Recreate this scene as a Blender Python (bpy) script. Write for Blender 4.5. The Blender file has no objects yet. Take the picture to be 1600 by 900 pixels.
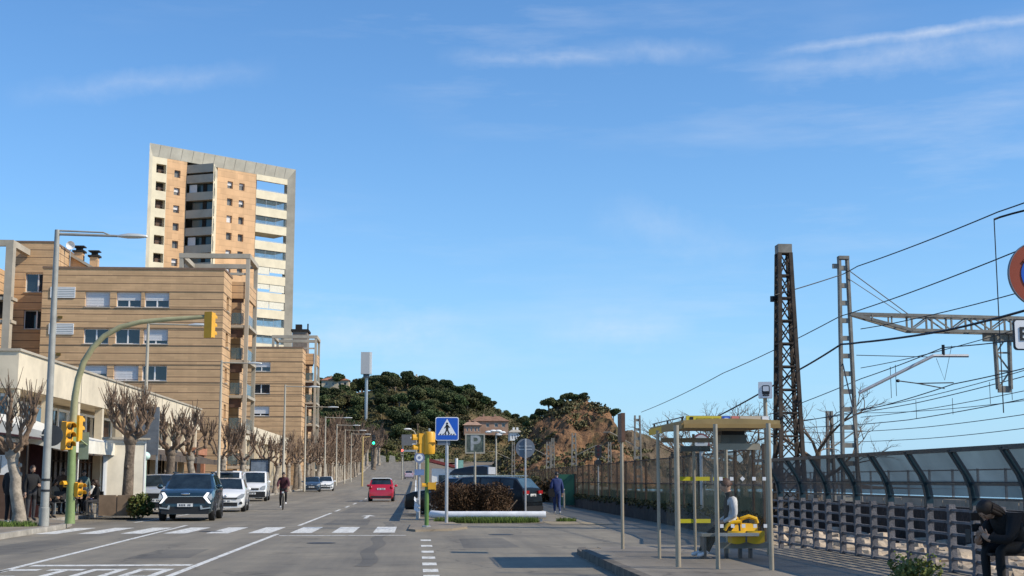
import bpy, bmesh, math, random
from mathutils import Vector, Matrix, noise as mnoise
R = math.radians
PI = math.pi
rnd = random.Random(7)
scene = bpy.context.scene
C = scene.collection

# ---------------------------------------------------------------- camera model
EYE = 1.4
F = 2150.0
TH = math.atan(300/2150.0)
PSI = math.atan(0.0691)
_f = Vector((math.sin(PSI)*math.cos(TH), math.cos(PSI)*math.cos(TH), math.sin(TH)))
_r = Vector((math.cos(PSI), -math.sin(PSI), 0))
_u = _r.cross(_f)
CAM = Vector((0, 0, EYE))
def ray(px, py): return _f*F + _r*(px-800) + _u*(450-py)
def G(px, py, z=0.0):
    d = ray(px, py); t = (z-EYE)/d.z; return CAM + d*t
def atY(px, py, Y):
    d = ray(px, py); return CAM + d*(Y/d.y)
def atX(px, py, X):
    d = ray(px, py); return CAM + d*(X/d.x)
def XY(px, Y, py=750): return atY(px, py, Y).x
def ZY(py, Y, px=650): return atY(px, py, Y).z
def YX(px, X, py=750): return atX(px, py, X).y

def lerp(a, b, t): return a+(b-a)*t
def interp(x, pts):
    if x <= pts[0][0]: return pts[0][1]
    for (a, b), (c, d) in zip(pts, pts[1:]):
        if x <= c: return lerp(b, d, (x-a)/(c-a))
    return pts[-1][1]
HP = [(-50, 0), (80, 0), (120, .12), (160, .4), (210, .9), (270, 1.7), (330, 3.4), (400, 6.4), (450, 8.5), (600, 14)]
def h(Y): return interp(Y, HP)

# ---------------------------------------------------------------- materials
MATS = {}
def mat(name, col, rough=.6, metal=0.0, var=.12, scale=3.0, bump=0.0, bscale=40.0, spec=.5, coat=0.0, emit=None, detail=5):
    if name in MATS: return MATS[name]
    m = bpy.data.materials.new(name); m.use_nodes = True
    nt = m.node_tree; b = nt.nodes['Principled BSDF']
    b.inputs['Roughness'].default_value = rough; b.inputs['Metallic'].default_value = metal
    b.inputs['Specular IOR Level'].default_value = spec
    b.inputs['Coat Weight'].default_value = coat
    tc = nt.nodes.new('ShaderNodeTexCoord')
    c4 = (*col, 1)
    if var > 0:
        n = nt.nodes.new('ShaderNodeTexNoise'); n.inputs['Scale'].default_value = scale; n.inputs['Detail'].default_value = detail
        n.inputs['Roughness'].default_value = .65
        nt.links.new(tc.outputs['Object'], n.inputs['Vector'])
        r = nt.nodes.new('ShaderNodeValToRGB')
        r.color_ramp.elements[0].position = .28; r.color_ramp.elements[1].position = .72
        r.color_ramp.elements[0].color = (*[max(0, x*(1-var*1.6)) for x in col], 1)
        r.color_ramp.elements[1].color = (*[min(1, x*(1+var)) for x in col], 1)
        nt.links.new(n.outputs['Fac'], r.inputs['Fac']); nt.links.new(r.outputs['Color'], b.inputs['Base Color'])
    else: b.inputs['Base Color'].default_value = c4
    if bump > 0:
        n2 = nt.nodes.new('ShaderNodeTexNoise'); n2.inputs['Scale'].default_value = bscale; n2.inputs['Detail'].default_value = 6
        nt.links.new(tc.outputs['Object'], n2.inputs['Vector'])
        bp = nt.nodes.new('ShaderNodeBump'); bp.inputs['Strength'].default_value = bump; bp.inputs['Distance'].default_value = .05
        nt.links.new(n2.outputs['Fac'], bp.inputs['Height']); nt.links.new(bp.outputs['Normal'], b.inputs['Normal'])
    if emit:
        b.inputs['Emission Color'].default_value = (*emit[:3], 1); b.inputs['Emission Strength'].default_value = emit[3]
    MATS[name] = m; return m

def glass(name, col=(.02, .03, .035), rough=.03, spec=.8):
    return mat(name, col, rough, var=0, spec=spec, coat=.3)
def seethrough(name, col, alpha, rough=.3, stripe=0):
    if name in MATS: return MATS[name]
    m = bpy.data.materials.new(name); m.use_nodes = True
    nt = m.node_tree; b = nt.nodes['Principled BSDF']; out = nt.nodes['Material Output']
    b.inputs['Base Color'].default_value = (*col, 1); b.inputs['Roughness'].default_value = rough
    t = nt.nodes.new('ShaderNodeBsdfTransparent'); mx = nt.nodes.new('ShaderNodeMixShader')
    mx.inputs[0].default_value = alpha
    nt.links.new(t.outputs[0], mx.inputs[1]); nt.links.new(b.outputs[0], mx.inputs[2]); nt.links.new(mx.outputs[0], out.inputs['Surface'])
    tc = nt.nodes.new('ShaderNodeTexCoord'); n = nt.nodes.new('ShaderNodeTexNoise'); n.inputs['Scale'].default_value = 1.2; n.inputs['Detail'].default_value = 6
    nt.links.new(tc.outputs['Object'], n.inputs['Vector'])
    mr = nt.nodes.new('ShaderNodeMapRange'); mr.inputs['To Min'].default_value = alpha*.75; mr.inputs['To Max'].default_value = min(1, alpha*1.25)
    mr.inputs['From Min'].default_value = .3; mr.inputs['From Max'].default_value = .7
    nt.links.new(n.outputs['Fac'], mr.inputs['Value']); nt.links.new(mr.outputs[0], mx.inputs[0])
    MATS[name] = m; return m

# ---------------------------------------------------------------- mesh builder
class MB:
    def __init__(s): s.v = []; s.f = []; s.mi = []; s.cur = 0
    def vert(s, p): s.v.append(tuple(p)); return len(s.v)-1
    def face(s, idx): s.f.append(tuple(idx)); s.mi.append(s.cur)
    def poly(s, pts): s.face([s.vert(p) for p in pts]); return s
    def box(s, x0, x1, y0, y1, z0, z1):
        i = len(s.v)
        for z in (z0, z1):
            for x, y in ((x0, y0), (x1, y0), (x1, y1), (x0, y1)): s.v.append((x, y, z))
        for f in ((0, 3, 2, 1), (4, 5, 6, 7), (0, 1, 5, 4), (1, 2, 6, 5), (2, 3, 7, 6), (3, 0, 4, 7)): s.face([i+k for k in f])
        return s
    def cbox(s, c, sx, sy, sz): return s.box(c[0]-sx/2, c[0]+sx/2, c[1]-sy/2, c[1]+sy/2, c[2]-sz/2, c[2]+sz/2)
    def obox(s, c, ax, ay, az):       # oriented box: half axes vectors
        c = Vector(c); ax, ay, az = Vector(ax), Vector(ay), Vector(az); i = len(s.v)
        for k in (-1, 1):
            for a, b in ((-1, -1), (1, -1), (1, 1), (-1, 1)): s.v.append(tuple(c+ax*a+ay*b+az*k))
        for f in ((0, 3, 2, 1), (4, 5, 6, 7), (0, 1, 5, 4), (1, 2, 6, 5), (2, 3, 7, 6), (3, 0, 4, 7)): s.face([i+k for k in f])
        return s
    def beam(s, p, q, w, t=None):     # square bar between two points
        t = t or w; p, q = Vector(p), Vector(q); d = (q-p)
        if d.length < 1e-6: return s
        a = d.normalized(); up = Vector((0, 0, 1)) if abs(a.z) < .95 else Vector((0, 1, 0))
        x = a.cross(up).normalized(); y = x.cross(a).normalized()
        return s.obox((p+q)/2, d/2, x*w/2, y*t/2)
    def tube(s, pts, rad, n=8, cap=True):
        pts = [Vector(p) for p in pts]
        if not hasattr(rad, '__len__'): rad = [rad]*len(pts)
        rings = []; prev = None
        for k, p in enumerate(pts):
            a = (pts[min(k+1, len(pts)-1)]-pts[max(k-1, 0)])
            a = a.normalized() if a.length > 1e-9 else Vector((0, 0, 1))
            if prev is None:
                ref = Vector((0, 0, 1)) if abs(a.z) < .9 else Vector((1, 0, 0))
                x = a.cross(ref).normalized()
            else:
                x = (prev - a*prev.dot(a))
                x = x.normalized() if x.length > 1e-6 else a.orthogonal().normalized()
            prev = x; y = a.cross(x); i = len(s.v)
            for j in range(n):
                t = 2*PI*j/n; s.v.append(tuple(p+(x*math.cos(t)+y*math.sin(t))*rad[k]))
            rings.append(i)
        for a, b in zip(rings, rings[1:]):
            for j in range(n): s.face((a+j, a+(j+1) % n, b+(j+1) % n, b+j))
        if cap and n > 2: s.face([rings[0]+j for j in range(n)][::-1]); s.face([rings[-1]+j for j in range(n)])
        return s
    def cyl(s, p, q, r, r2=None, n=12): return s.tube([p, q], [r, r if r2 is None else r2], n)
    def lathe(s, prof, c=(0, 0, 0), axis='z', n=20, cap=True):   # prof: (radius, height)
        rings = []
        for r, z in prof:
            i = len(s.v)
            for j in range(n):
                t = 2*PI*j/n; a, b = r*math.cos(t), r*math.sin(t)
                p = {'z': (a, b, z), 'x': (z, a, b), 'y': (a, z, b)}[axis]
                s.v.append((c[0]+p[0], c[1]+p[1], c[2]+p[2]))
            rings.append(i)
        for a, b in zip(rings, rings[1:]):
            for j in range(n): s.face((a+j, a+(j+1) % n, b+(j+1) % n, b+j))
        if cap: s.face([rings[0]+j for j in range(n)]); s.face([rings[-1]+j for j in range(n)])
        return s
    def ball(s, c, rx, ry=None, rz=None, n=12, m=8):
        ry = ry or rx; rz = rz or rx
        i0 = len(s.v); 
        for a in range(m+1):
            ph = PI*a/m
            for b in range(n):
                t = 2*PI*b/n
                s.v.append((c[0]+rx*math.sin(ph)*math.cos(t), c[1]+ry*math.sin(ph)*math.sin(t), c[2]+rz*math.cos(ph)))
        for a in range(m):
            for b in range(n):
                s.face((i0+a*n+b, i0+(a+1)*n+b, i0+(a+1)*n+(b+1) % n, i0+a*n+(b+1) % n))
        return s
    def prism(s, pts, vec):           # planar polygon swept by vec
        vec = Vector(vec); i = len(s.v); n = len(pts)
        for p in pts: s.v.append(tuple(p))
        for p in pts: s.v.append(tuple(Vector(p)+vec))
        s.face([i+k for k in range(n)][::-1]); s.face([i+n+k for k in range(n)])
        for k in range(n): s.face((i+k, i+(k+1) % n, i+n+(k+1) % n, i+n+k))
        return s
    def build(s, name, m, parent=None, smooth=False, loc=None, recalc=True, angle=None):
        me = bpy.data.meshes.new(name); me.from_pydata(s.v, [], s.f); 
        ms = m if isinstance(m, (list, tuple)) else [m]
        for x in ms: me.materials.append(x)
        if len(ms) > 1: me.polygons.foreach_set('material_index', s.mi)
        if recalc:
            bm = bmesh.new(); bm.from_mesh(me); bmesh.ops.remove_doubles(bm, verts=bm.verts, dist=1e-5) if smooth else None
            bmesh.ops.recalc_face_normals(bm, faces=bm.faces); bm.to_mesh(me); bm.free()
        if smooth:
            me.polygons.foreach_set('use_smooth', [True]*len(me.polygons))
            try: me.set_sharp_from_angle(angle=R(angle or 38))
            except Exception: pass
        o = bpy.data.objects.new(name, me); C.objects.link(o)
        if parent: o.parent = parent
        if loc is not None: o.location = loc
        return o

def tag(o, label=None, cat=None, group=None, kind=None):
    if label: o['label'] = label
    if cat: o['category'] = cat
    if group: o['group'] = group
    if kind: o['kind'] = kind
    return o
def thing(name, label, cat, loc=(0, 0, 0), rz=0, group=None):
    o = bpy.data.objects.new(name, None); C.objects.link(o); o.empty_display_size = .2
    o.location = loc; o.rotation_euler = (0, 0, rz)
    return tag(o, label, cat, group)
def struct(o): o['kind'] = 'structure'; return o
def copy_tree(o, loc=None, rz=None, label=None, parent=None, scale=None):
    c = o.copy(); C.objects.link(c)
    if parent: c.parent = parent
    for ch in o.children: copy_tree(ch, parent=c)
    if loc is not None: c.location = loc
    if rz is not None: c.rotation_euler = (0, 0, rz)
    if label: c['label'] = label
    if scale is not None: c.scale = (scale,)*3 if not hasattr(scale, '__len__') else scale
    return c

def text_mesh(body, size, depth=.004, bold=False):
    cu = bpy.data.curves.new('t', 'FONT'); cu.body = body; cu.size = size; cu.extrude = depth; cu.align_x = 'CENTER'; cu.align_y = 'CENTER'
    if bold: cu.offset = size*.02
    o = bpy.data.objects.new('t', cu); C.objects.link(o); dg = bpy.context.evaluated_depsgraph_get(); dg.update()
    me = bpy.data.meshes.new_from_object(o.evaluated_get(dg)); bpy.data.objects.remove(o); return me
def text(name, body, size, m, parent, loc, rot, depth=.004, bold=False, sx=1):
    me = text_mesh(body, size, depth, bold); me.materials.clear(); me.materials.append(m)
    o = bpy.data.objects.new(name, me); C.objects.link(o); o.parent = parent; o.location = loc; o.rotation_euler = rot; o.scale = (sx, 1, 1); return o

# ---------------------------------------------------------------- camera, sun, sky
cd = bpy.data.cameras.new('camera'); cam = bpy.data.objects.new('camera', cd); C.objects.link(cam)
cam.location = CAM; cam.rotation_euler = (PI/2+TH, 0, -PSI)
cd.sensor_width = 36; cd.lens = F/1600*36; cd.clip_start = .1; cd.clip_end = 20000
scene.camera = cam
SUN_EL = R(38); SUN_AZ = R(111)     # clockwise from +Y
to_sun = Vector((math.sin(SUN_AZ)*math.cos(SUN_EL), math.cos(SUN_AZ)*math.cos(SUN_EL), math.sin(SUN_EL)))
sl = bpy.data.lights.new('sun', 'SUN'); so = bpy.data.objects.new('sun', sl); C.objects.link(so)
sl.energy = 5.0; sl.angle = R(.5); sl.color = (1, .90, .74)
so.rotation_euler = to_sun.to_track_quat('Z', 'Y').to_euler(); so.location = (40, -10, 60)

w = bpy.data.worlds.new('World'); scene.world = w; w.use_nodes = True
nt = w.node_tree; bg = nt.nodes['Background']; bg.inputs['Strength'].default_value = .12
sk = nt.nodes.new('ShaderNodeTexSky'); sk.sky_type = 'NISHITA'; sk.sun_disc = False
sk.sun_elevation = SUN_EL; sk.sun_rotation = SUN_AZ; sk.air_density = 1.0; sk.dust_density = .15; sk.ozone_density = 2.2; sk.altitude = 0
tc = nt.nodes.new('ShaderNodeTexCoord')
sep = nt.nodes.new('ShaderNodeSeparateXYZ'); nt.links.new(tc.outputs['Generated'], sep.inputs[0])
def M(op, a, b=None, c=None, clamp=False):
    n = nt.nodes.new('ShaderNodeMath'); n.operation = op; n.use_clamp = clamp
    for i, x in enumerate((a, b, c)):
        if x is None: continue
        if isinstance(x, (int, float)): n.inputs[i].default_value = x
        else: nt.links.new(x, n.inputs[i])
    return n.outputs[0]
def wnoise(vec, scale, detail=6, rough=.6):
    n = nt.nodes.new('ShaderNodeTexNoise'); n.inputs['Scale'].default_value = scale; n.inputs['Detail'].default_value = detail; n.inputs['Roughness'].default_value = rough
    nt.links.new(vec, n.inputs['Vector']); return n.outputs['Fac']
def dotc(v):
    n = nt.nodes.new('ShaderNodeVectorMath'); n.operation = 'DOT_PRODUCT'; nt.links.new(tc.outputs['Generated'], n.inputs[0]); n.inputs[1].default_value = v
    return n.outputs['Value']
mp = nt.nodes.new('ShaderNodeMapping'); mp.inputs['Scale'].default_value = (2.2, 2.2, 14); mp.inputs['Rotation'].default_value = (R(6), R(-9), 0)
nt.links.new(tc.outputs['Generated'], mp.inputs['Vector'])
n1 = wnoise(mp.outputs[0], 2.3, 8, .62)
mp2 = nt.nodes.new('ShaderNodeMapping'); mp2.inputs['Scale'].default_value = (1, 1, 2.5); mp2.inputs['Location'].default_value = (3.1, .4, .2)
nt.links.new(tc.outputs['Generated'], mp2.inputs['Vector'])
n2 = wnoise(mp2.outputs[0], 3.0, 3, .5)
thin = M('MULTIPLY', M('MULTIPLY_ADD', n1, 3.2, -1.55, True), M('MULTIPLY_ADD', n2, 3.5, -1.35, True))
veil = M('MULTIPLY', thin, .32)
def streak(p, q, width, soft, amp, seedloc):
    a, b = ray(*p).normalized(), ray(*q).normalized(); n = a.cross(b).normalized(); mid = (a+b).normalized(); ax = (b-a).normalized()
    half = (b-a).length/2
    mpx = nt.nodes.new('ShaderNodeMapping'); mpx.inputs['Location'].default_value = seedloc; nt.links.new(tc.outputs['Generated'], mpx.inputs['Vector'])
    wob = M('MULTIPLY_ADD', wnoise(mpx.outputs[0], 40, 4), width*1.6, -width*.8)
    d = M('ABSOLUTE', M('ADD', dotc(n), wob))
    prof = M('SUBTRACT', 1, M('DIVIDE', d, width), clamp=True)
    along = M('SUBTRACT', 1, M('POWER', M('DIVIDE', M('ABSOLUTE', dotc(ax - mid*ax.dot(mid))), half*soft), 2.0), clamp=True)
    br = M('MULTIPLY_ADD', wnoise(mpx.outputs[0], 18, 5, .7), 2.2, -.45, True)
    front = M('GREATER_THAN', dotc(mid), 0)
    return M('MULTIPLY', M('MULTIPLY', M('MULTIPLY', prof, along), M('MULTIPLY', br, front)), amp)
st = [streak((1190, 84), (1720, 14), .0048, 1.0, .52, (0, 0, 0)), streak((1150, 112), (1750, 48), .016, 1.0, .26, (1, 2, 0)),
      streak((690, 88), (960, 92), .008, 1.1, .28, (4, 0, 2)), streak((930, 330), (1180, 400), .02, 1.1, .16, (2, 5, 0)), streak((20, 150), (420, 110), .012, 1.1, .22, (7, 1, 0)),
      streak((900, 80), (1140, 80), .010, 1.1, .22, (3, 9, 0)), streak((430, 525), (760, 515), .02, 1.1, .3, (8, 3, 1)), streak((840, 525), (1080, 512), .016, 1.1, .24, (5, 5, 1))]
fac = veil
for s_ in st: fac = M('ADD', fac, s_, clamp=True)
hs = nt.nodes.new('ShaderNodeHueSaturation'); hs.inputs['Saturation'].default_value = 1.0; hs.inputs['Value'].default_value = 1.0
wb = nt.nodes.new('ShaderNodeMixRGB'); wb.blend_type = 'MULTIPLY'; wb.inputs[0].default_value = 1; wb.inputs[2].default_value = (.74, 1.13, 1.46, 1)
nt.links.new(sk.outputs[0], wb.inputs[1]); hz_ = M('POWER', M('SUBTRACT', 1, M('ABSOLUTE', sep.outputs[2]), clamp=True), 9.0)   # pale band of thick air low over the horizon
hm = nt.nodes.new('ShaderNodeMixRGB'); nt.links.new(M('MULTIPLY', hz_, .85), hm.inputs[0]); nt.links.new(wb.outputs[0], hm.inputs[1]); hm.inputs[2].default_value = (3.5, 5.6, 8.1, 1)
nt.links.new(hm.outputs[0], hs.inputs['Color'])
mix = nt.nodes.new('ShaderNodeMixRGB'); nt.links.new(fac, mix.inputs[0]); nt.links.new(hs.outputs[0], mix.inputs[1]); mix.inputs[2].default_value = (7.2, 7.6, 8.2, 1)
nt.links.new(mix.outputs[0], bg.inputs['Color'])
scene.view_settings.view_transform = 'Standard'; scene.view_settings.look = 'None'; scene.view_settings.exposure = 0; scene.view_settings.gamma = 1
scene.view_settings.use_curve_mapping = False
scene.cycles.max_bounces = 6; scene.cycles.transparent_max_bounces = 16
# ================================================================ ground, road, markings
def asphalt_mat(name, col, patches=.5):
    m = bpy.data.materials.new(name); m.use_nodes = True; n = m.node_tree; b = n.nodes['Principled BSDF']; b.inputs['Roughness'].default_value = .75
    tc = n.nodes.new('ShaderNodeTexCoord')
    def ns(scale, vec=None, det=6, sc3=None):
        t = n.nodes.new('ShaderNodeTexNoise'); t.inputs['Scale'].default_value = scale; t.inputs['Detail'].default_value = det; t.inputs['Roughness'].default_value = .65
        if sc3:
            mp = n.nodes.new('ShaderNodeMapping'); mp.inputs['Scale'].default_value = sc3; n.links.new(tc.outputs['Object'], mp.inputs['Vector']); n.links.new(mp.outputs[0], t.inputs['Vector'])
        else: n.links.new(tc.outputs['Object'], t.inputs['Vector'])
        return t.outputs['Fac']
    def ramp(x, p0, c0, p1, c1):
        r = n.nodes.new('ShaderNodeValToRGB'); e = r.color_ramp.elements
        e[0].position = p0; e[1].position = p1; e[0].color = (*c0, 1); e[1].color = (*c1, 1); n.links.new(x, r.inputs['Fac']); return r.outputs['Color']
    def mul(a, c):
        x = n.nodes.new('ShaderNodeMixRGB'); x.blend_type = 'MULTIPLY'; x.inputs[0].default_value = 1; n.links.new(a, x.inputs[1]); n.links.new(c, x.inputs[2]); return x.outputs[0]
    c = ramp(ns(60), .3, [x*.75 for x in col], .7, [x*1.25 for x in col])
    c = mul(c, ramp(ns(.35), .35, (.78, .78, .78), .65, (1.12, 1.1, 1.06)))
    c = mul(c, ramp(ns(1, sc3=(1.1, .05, 1)), .38, (.8, .8, .8), .62, (1.08, 1.08, 1.06)))        # wheel-track wear along the road
    c = mul(c, ramp(ns(.9, det=2), .62, (1, 1, 1), .67, (.8, .8, .79)))                      # oil and patch stains
    v = n.nodes.new('ShaderNodeTexVoronoi'); v.feature = 'DISTANCE_TO_EDGE'; v.inputs['Scale'].default_value = .22
    wv = n.nodes.new('ShaderNodeTexNoise'); wv.inputs['Scale'].default_value = 1.2; n.links.new(tc.outputs['Object'], wv.inputs['Vector'])
    ad = n.nodes.new('ShaderNodeVectorMath'); ad.operation = 'ADD'; n.links.new(tc.outputs['Object'], ad.inputs[0]); n.links.new(wv.outputs['Color'], ad.inputs[1]); n.links.new(ad.outputs[0], v.inputs['Vector'])
    c = mul(c, ramp(v.outputs['Distance'], .002, (.6, .6, .6), .006, (1, 1, 1)))               # cracks
    n.links.new(c, b.inputs['Base Color'])
    bp = n.nodes.new('ShaderNodeBump'); bp.inputs['Strength'].default_value = .35; bp.inputs['Distance'].default_value = .02
    n.links.new(ns(90), bp.inputs['Height']); n.links.new(bp.outputs[0], b.inputs['Normal'])
    MATS[name] = m; return m
m_road = asphalt_mat('road_asphalt', (.225, .197, .152))
m_lot = asphalt_mat('lot_asphalt', (.232, .203, .155))
m_pave = asphalt_mat('pavement_concrete', (.26, .215, .16))
m_earth = mat('dry_earth', (.2, .155, .1), .95, var=.35, scale=.6, bump=.5, bscale=8)
m_kerb = mat('kerb_concrete', (.36, .33, .28), .85, var=.3, scale=2, bump=.3)
m_sea = mat('sea_water', (.03, .09, .16), .15, var=.2, scale=.02, bump=.4, bscale=.6)
def paint_mat(name, col):
    m = mat(name, col, .7, var=.0)
    n = m.node_tree; b = n.nodes['Principled BSDF']; out = n.nodes['Material Output']
    tc = n.nodes.new('ShaderNodeTexCoord'); t = n.nodes.new('ShaderNodeTexNoise'); t.inputs['Scale'].default_value = 6; t.inputs['Detail'].default_value = 8; t.inputs['Roughness'].default_value = .75
    n.links.new(tc.outputs['Object'], t.inputs['Vector'])
    r = n.nodes.new('ShaderNodeMapRange'); r.inputs['From Min'].default_value = .38; r.inputs['From Max'].default_value = .5; r.inputs['To Min'].default_value = .25; r.inputs['To Max'].default_value = .95
    n.links.new(t.outputs['Fac'], r.inputs['Value'])
    tr = n.nodes.new('ShaderNodeBsdfTransparent'); mx = n.nodes.new('ShaderNodeMixShader'); n.links.new(r.outputs[0], mx.inputs[0]); n.links.new(tr.outputs[0], mx.inputs[1]); n.links.new(b.outputs[0], mx.inputs[2]); n.links.new(mx.outputs[0], out.inputs['Surface'])
    return m
m_paint = paint_mat('worn_white_road_paint', (.72, .71, .66))
YS = [-30, 0, 10, 20, 30, 40, 50, 60, 70, 80, 100, 120, 140, 160, 185, 210, 240, 270, 300, 330, 365, 400, 425, 450]
def strip(mb, x0, x1, ys, dz=0.0):
    for a, b in zip(ys, ys[1:]):
        fx = lambda x, y: x(y) if callable(x) else x
        mb.poly([(fx(x0, a), a, h(a)+dz), (fx(x1, a), a, h(a)+dz), (fx(x1, b), b, h(b)+dz), (fx(x0, b), b, h(b)+dz)])
    return mb
# land: one sheet, climbing inland with the road, dropping to the shore on the right
mb = MB(); xs = [-4000, -900, -300, -120, -60, -40, -20, -10, 0, 8, 9, 24, 26, 30, 44, 60]
ysl = [-400]+YS+[520, 600, 900, 2000]
def landz(x, y):
    z = h(y) if x < 24 else h(y)*max(0, 1-(x-24)/20)
    z -= .03
    if x > 24: z -= interp(x, [(24, 0), (26, .3), (44, 2.0), (60, 3.6)])
    return z
for i in range(len(xs)-1):
    for j in range(len(ysl)-1):
        mb.poly([(x, y, landz(x, y)) for x, y in ((xs[i], ysl[j]), (xs[i+1], ysl[j]), (xs[i+1], ysl[j+1]), (xs[i], ysl[j+1]))])
struct(mb.build('ground', m_earth, smooth=True))
struct(MB().poly([(-200, -600, -3.2), (9000, -600, -3.2), (9000, 15000, -3.2), (-200, 15000, -3.2)]).build('sea', m_sea))
struct(strip(MB(), -12.2, .15, YS).build('road', m_road))
# junction apron, parking and walkway on the right share one tarmac surface
yr = [-30, 0, 10, 20, 30, 40, 50, 60, 70, 80, 100, 120, 140, 160]
struct(strip(MB(), .15, 8.4, yr, .0).build('side_tarmac', m_lot))
# left pavement, with kerb bulging out before the crossing
def kx(y): return interp(y, [(-30, -9.6), (20, -9.7), (34, -9.85), (41, -10.1), (44, -10.6), (47, -12.0), (60, -12.2), (500, -12.2)])
yk = sorted(set(YS+[34, 37, 41, 42.5, 44, 45.5, 47]))
mb = MB(); strip(mb, -16.4, lambda y: kx(y)-.15, yk, .13); struct(mb.build('pavement', m_pave))
mb = MB()
for a, b in zip(yk, yk[1:]):
    n_ = max(1, int((b-a)/1.0)) if b <= 100 else 1
    for i in range(n_):
        ya, yb = lerp(a, b, i/n_)+.006, lerp(a, b, (i+1)/n_)-.006
        p = [(kx(ya)-.15, ya), (kx(ya), ya), (kx(yb), yb), (kx(yb)-.15, yb)]
        mb.prism([(x, y, h(y)-.02) for x, y in p], (0, 0, .153))
struct(mb.build('kerb', m_kerb))
# right bus stop platform with its own kerb
def kr(y): return interp(y, [(-30, 2.95), (21, 3.0), (24.5, 3.02), (26.4, 3.06), (27.3, 3.2), (27.7, 3.55)])
yp = [-30, 0, 10, 16, 20, 22, 24, 25.5, 26.5, 27.2, 27.7]
mb = MB()
for a, b in zip(yp, yp[1:]):
    za = .13 if a < 26 else lerp(.13, .03, (a-26)/1.7); zb = .13 if b < 26 else lerp(.13, .03, (b-26)/1.7)
    mb.poly([(kr(a)+.15, a, za), (7.9, a, za), (7.9, b, zb), (kr(b)+.15, b, zb)])
mb.poly([(kr(27.7)+.15, 27.7, .03), (7.9, 27.7, .03), (7.9, 29.5, .003), (kr(27.7)+.3, 29.5, .003)])
struct(mb.build('bus_stop_pavement', asphalt_mat('stop_pavement', (.235, .205, .165))))
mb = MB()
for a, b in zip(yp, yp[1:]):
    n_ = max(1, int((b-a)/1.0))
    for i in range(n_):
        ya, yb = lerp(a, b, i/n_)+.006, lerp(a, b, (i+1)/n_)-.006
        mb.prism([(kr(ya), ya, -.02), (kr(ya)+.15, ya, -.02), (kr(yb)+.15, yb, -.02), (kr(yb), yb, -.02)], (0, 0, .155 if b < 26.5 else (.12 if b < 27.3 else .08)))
struct(mb.build('bus_stop_kerb', mat('dark_kerb', (.15, .13, .105), .9, var=.4, scale=3, bump=.3)))  # darker, blotchier concrete than the left kerb

# painted markings
Z1 = .004
def rect(mb, x0, x1, y0, y1, z=Z1): mb.poly([(x0, y0, z+h(y0)), (x1, y0, z+h(y0)), (x1, y1, z+h(y1)), (x0, y1, z+h(y1))])
mb = MB()
for k in range(9):
    cx = -.85-1.1*k; y0 = 37.6-.05*k; y1 = y0+4.6
    rect(mb, cx-.29, cx+.29, y0, y1)
tag(mb.build('crosswalk_marking', m_paint), kind='structure')
mb = MB(); rect(mb, -3.45, -.25, 35.6, 35.85); struct(mb.build('road_marking', m_paint))
mb = MB(); mb.poly([(-6.37, 20, Z1), (-6.25, 20, Z1), (-7.05, 44, Z1), (-7.17, 44, Z1)]); mb.poly([(-6.0, 8, Z1), (-5.88, 8, Z1), (-6.25, 20, Z1), (-6.37, 20, Z1)]); struct(mb.build('lane_edge_line', m_paint))
mb = MB(); rect(mb, -3.66, -3.54, 8, 36.9); yy = 47
rect(mb, -3.66, -3.54, 43.5, 60)
for k in range(20): rect(mb, -3.66, -3.54, 63+9*k, 67+9*k)
struct(mb.build('centre_line', m_paint))
mb = MB(); rect(mb, -6.3, -3.7, 23.35, 23.75); struct(mb.build('stop_line', m_paint))
mb = MB()
for y in (32.4, 29.6, 27.2, 25.1, 23.2, 21.5, 20.1, 18.7): rect(mb, .12, .36, y-.0, y+.75)
struct(mb.build('junction_line', m_paint))
mb = MB()
for y0, y1, x0 in ((47, 330, -9.35),): rect(mb, x0, x0+.1, y0, 80); 
struct(mb.build('parking_line', m_paint))
mb = MB(); ax_ = -1.85; rect(mb, ax_-.07, ax_+.07, 51.5, 54.6); mb.poly([(ax_-.3, 54.6, Z1), (ax_+.3, 54.6, Z1), (ax_, 56.4, Z1)]); struct(mb.build('lane_arrow', m_paint))
# repair patches, a trench scar and manhole covers
mb = MB()
for x0, x1, y0, y1 in ((-2.9, -1.5, 44, 50), (-8.9, -7.4, 27, 33.5), (-5.2, -4.1, 25.5, 29), (-3.3, -.3, 60, 72), (1.0, 2.2, 29, 34)): mb.poly([(x0, y0, .002), (x1, y0+.2, .002), (x1-.1, y1, .002), (x0+.05, y1-.3, .002)])
struct(mb.build('asphalt_patch', asphalt_mat('patch_asphalt', (.16, .143, .115))))
mb = MB()
for k in range(24): y = 23+k*1.0; mb.poly([(-1.0+.08*math.sin(k), y, .003), (-.72+.08*math.sin(k), y, .003), (-.72+.08*math.sin(k+1), y+1.0, .003), (-1.0+.08*math.sin(k+1), y+1.0, .003)])
struct(mb.build('trench_scar', MATS['patch_asphalt']))
m_iron = mat('cast_iron', (.07, .065, .06), .55, .6, var=.3, scale=9)
for x, y in ((-2.1, 31.5), (-5.6, 38.8), (-7.6, 22.5), (2.2, 36.0), (-1.6, 76)):
    mb = MB(); mb.lathe([(.01, .004), (.31, .004), (.33, .001)], (0, 0, 0), 'z', 24, False); o_ = mb.build('manhole_cover', m_iron, loc=(x, y, .004)); struct(o_)
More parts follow.
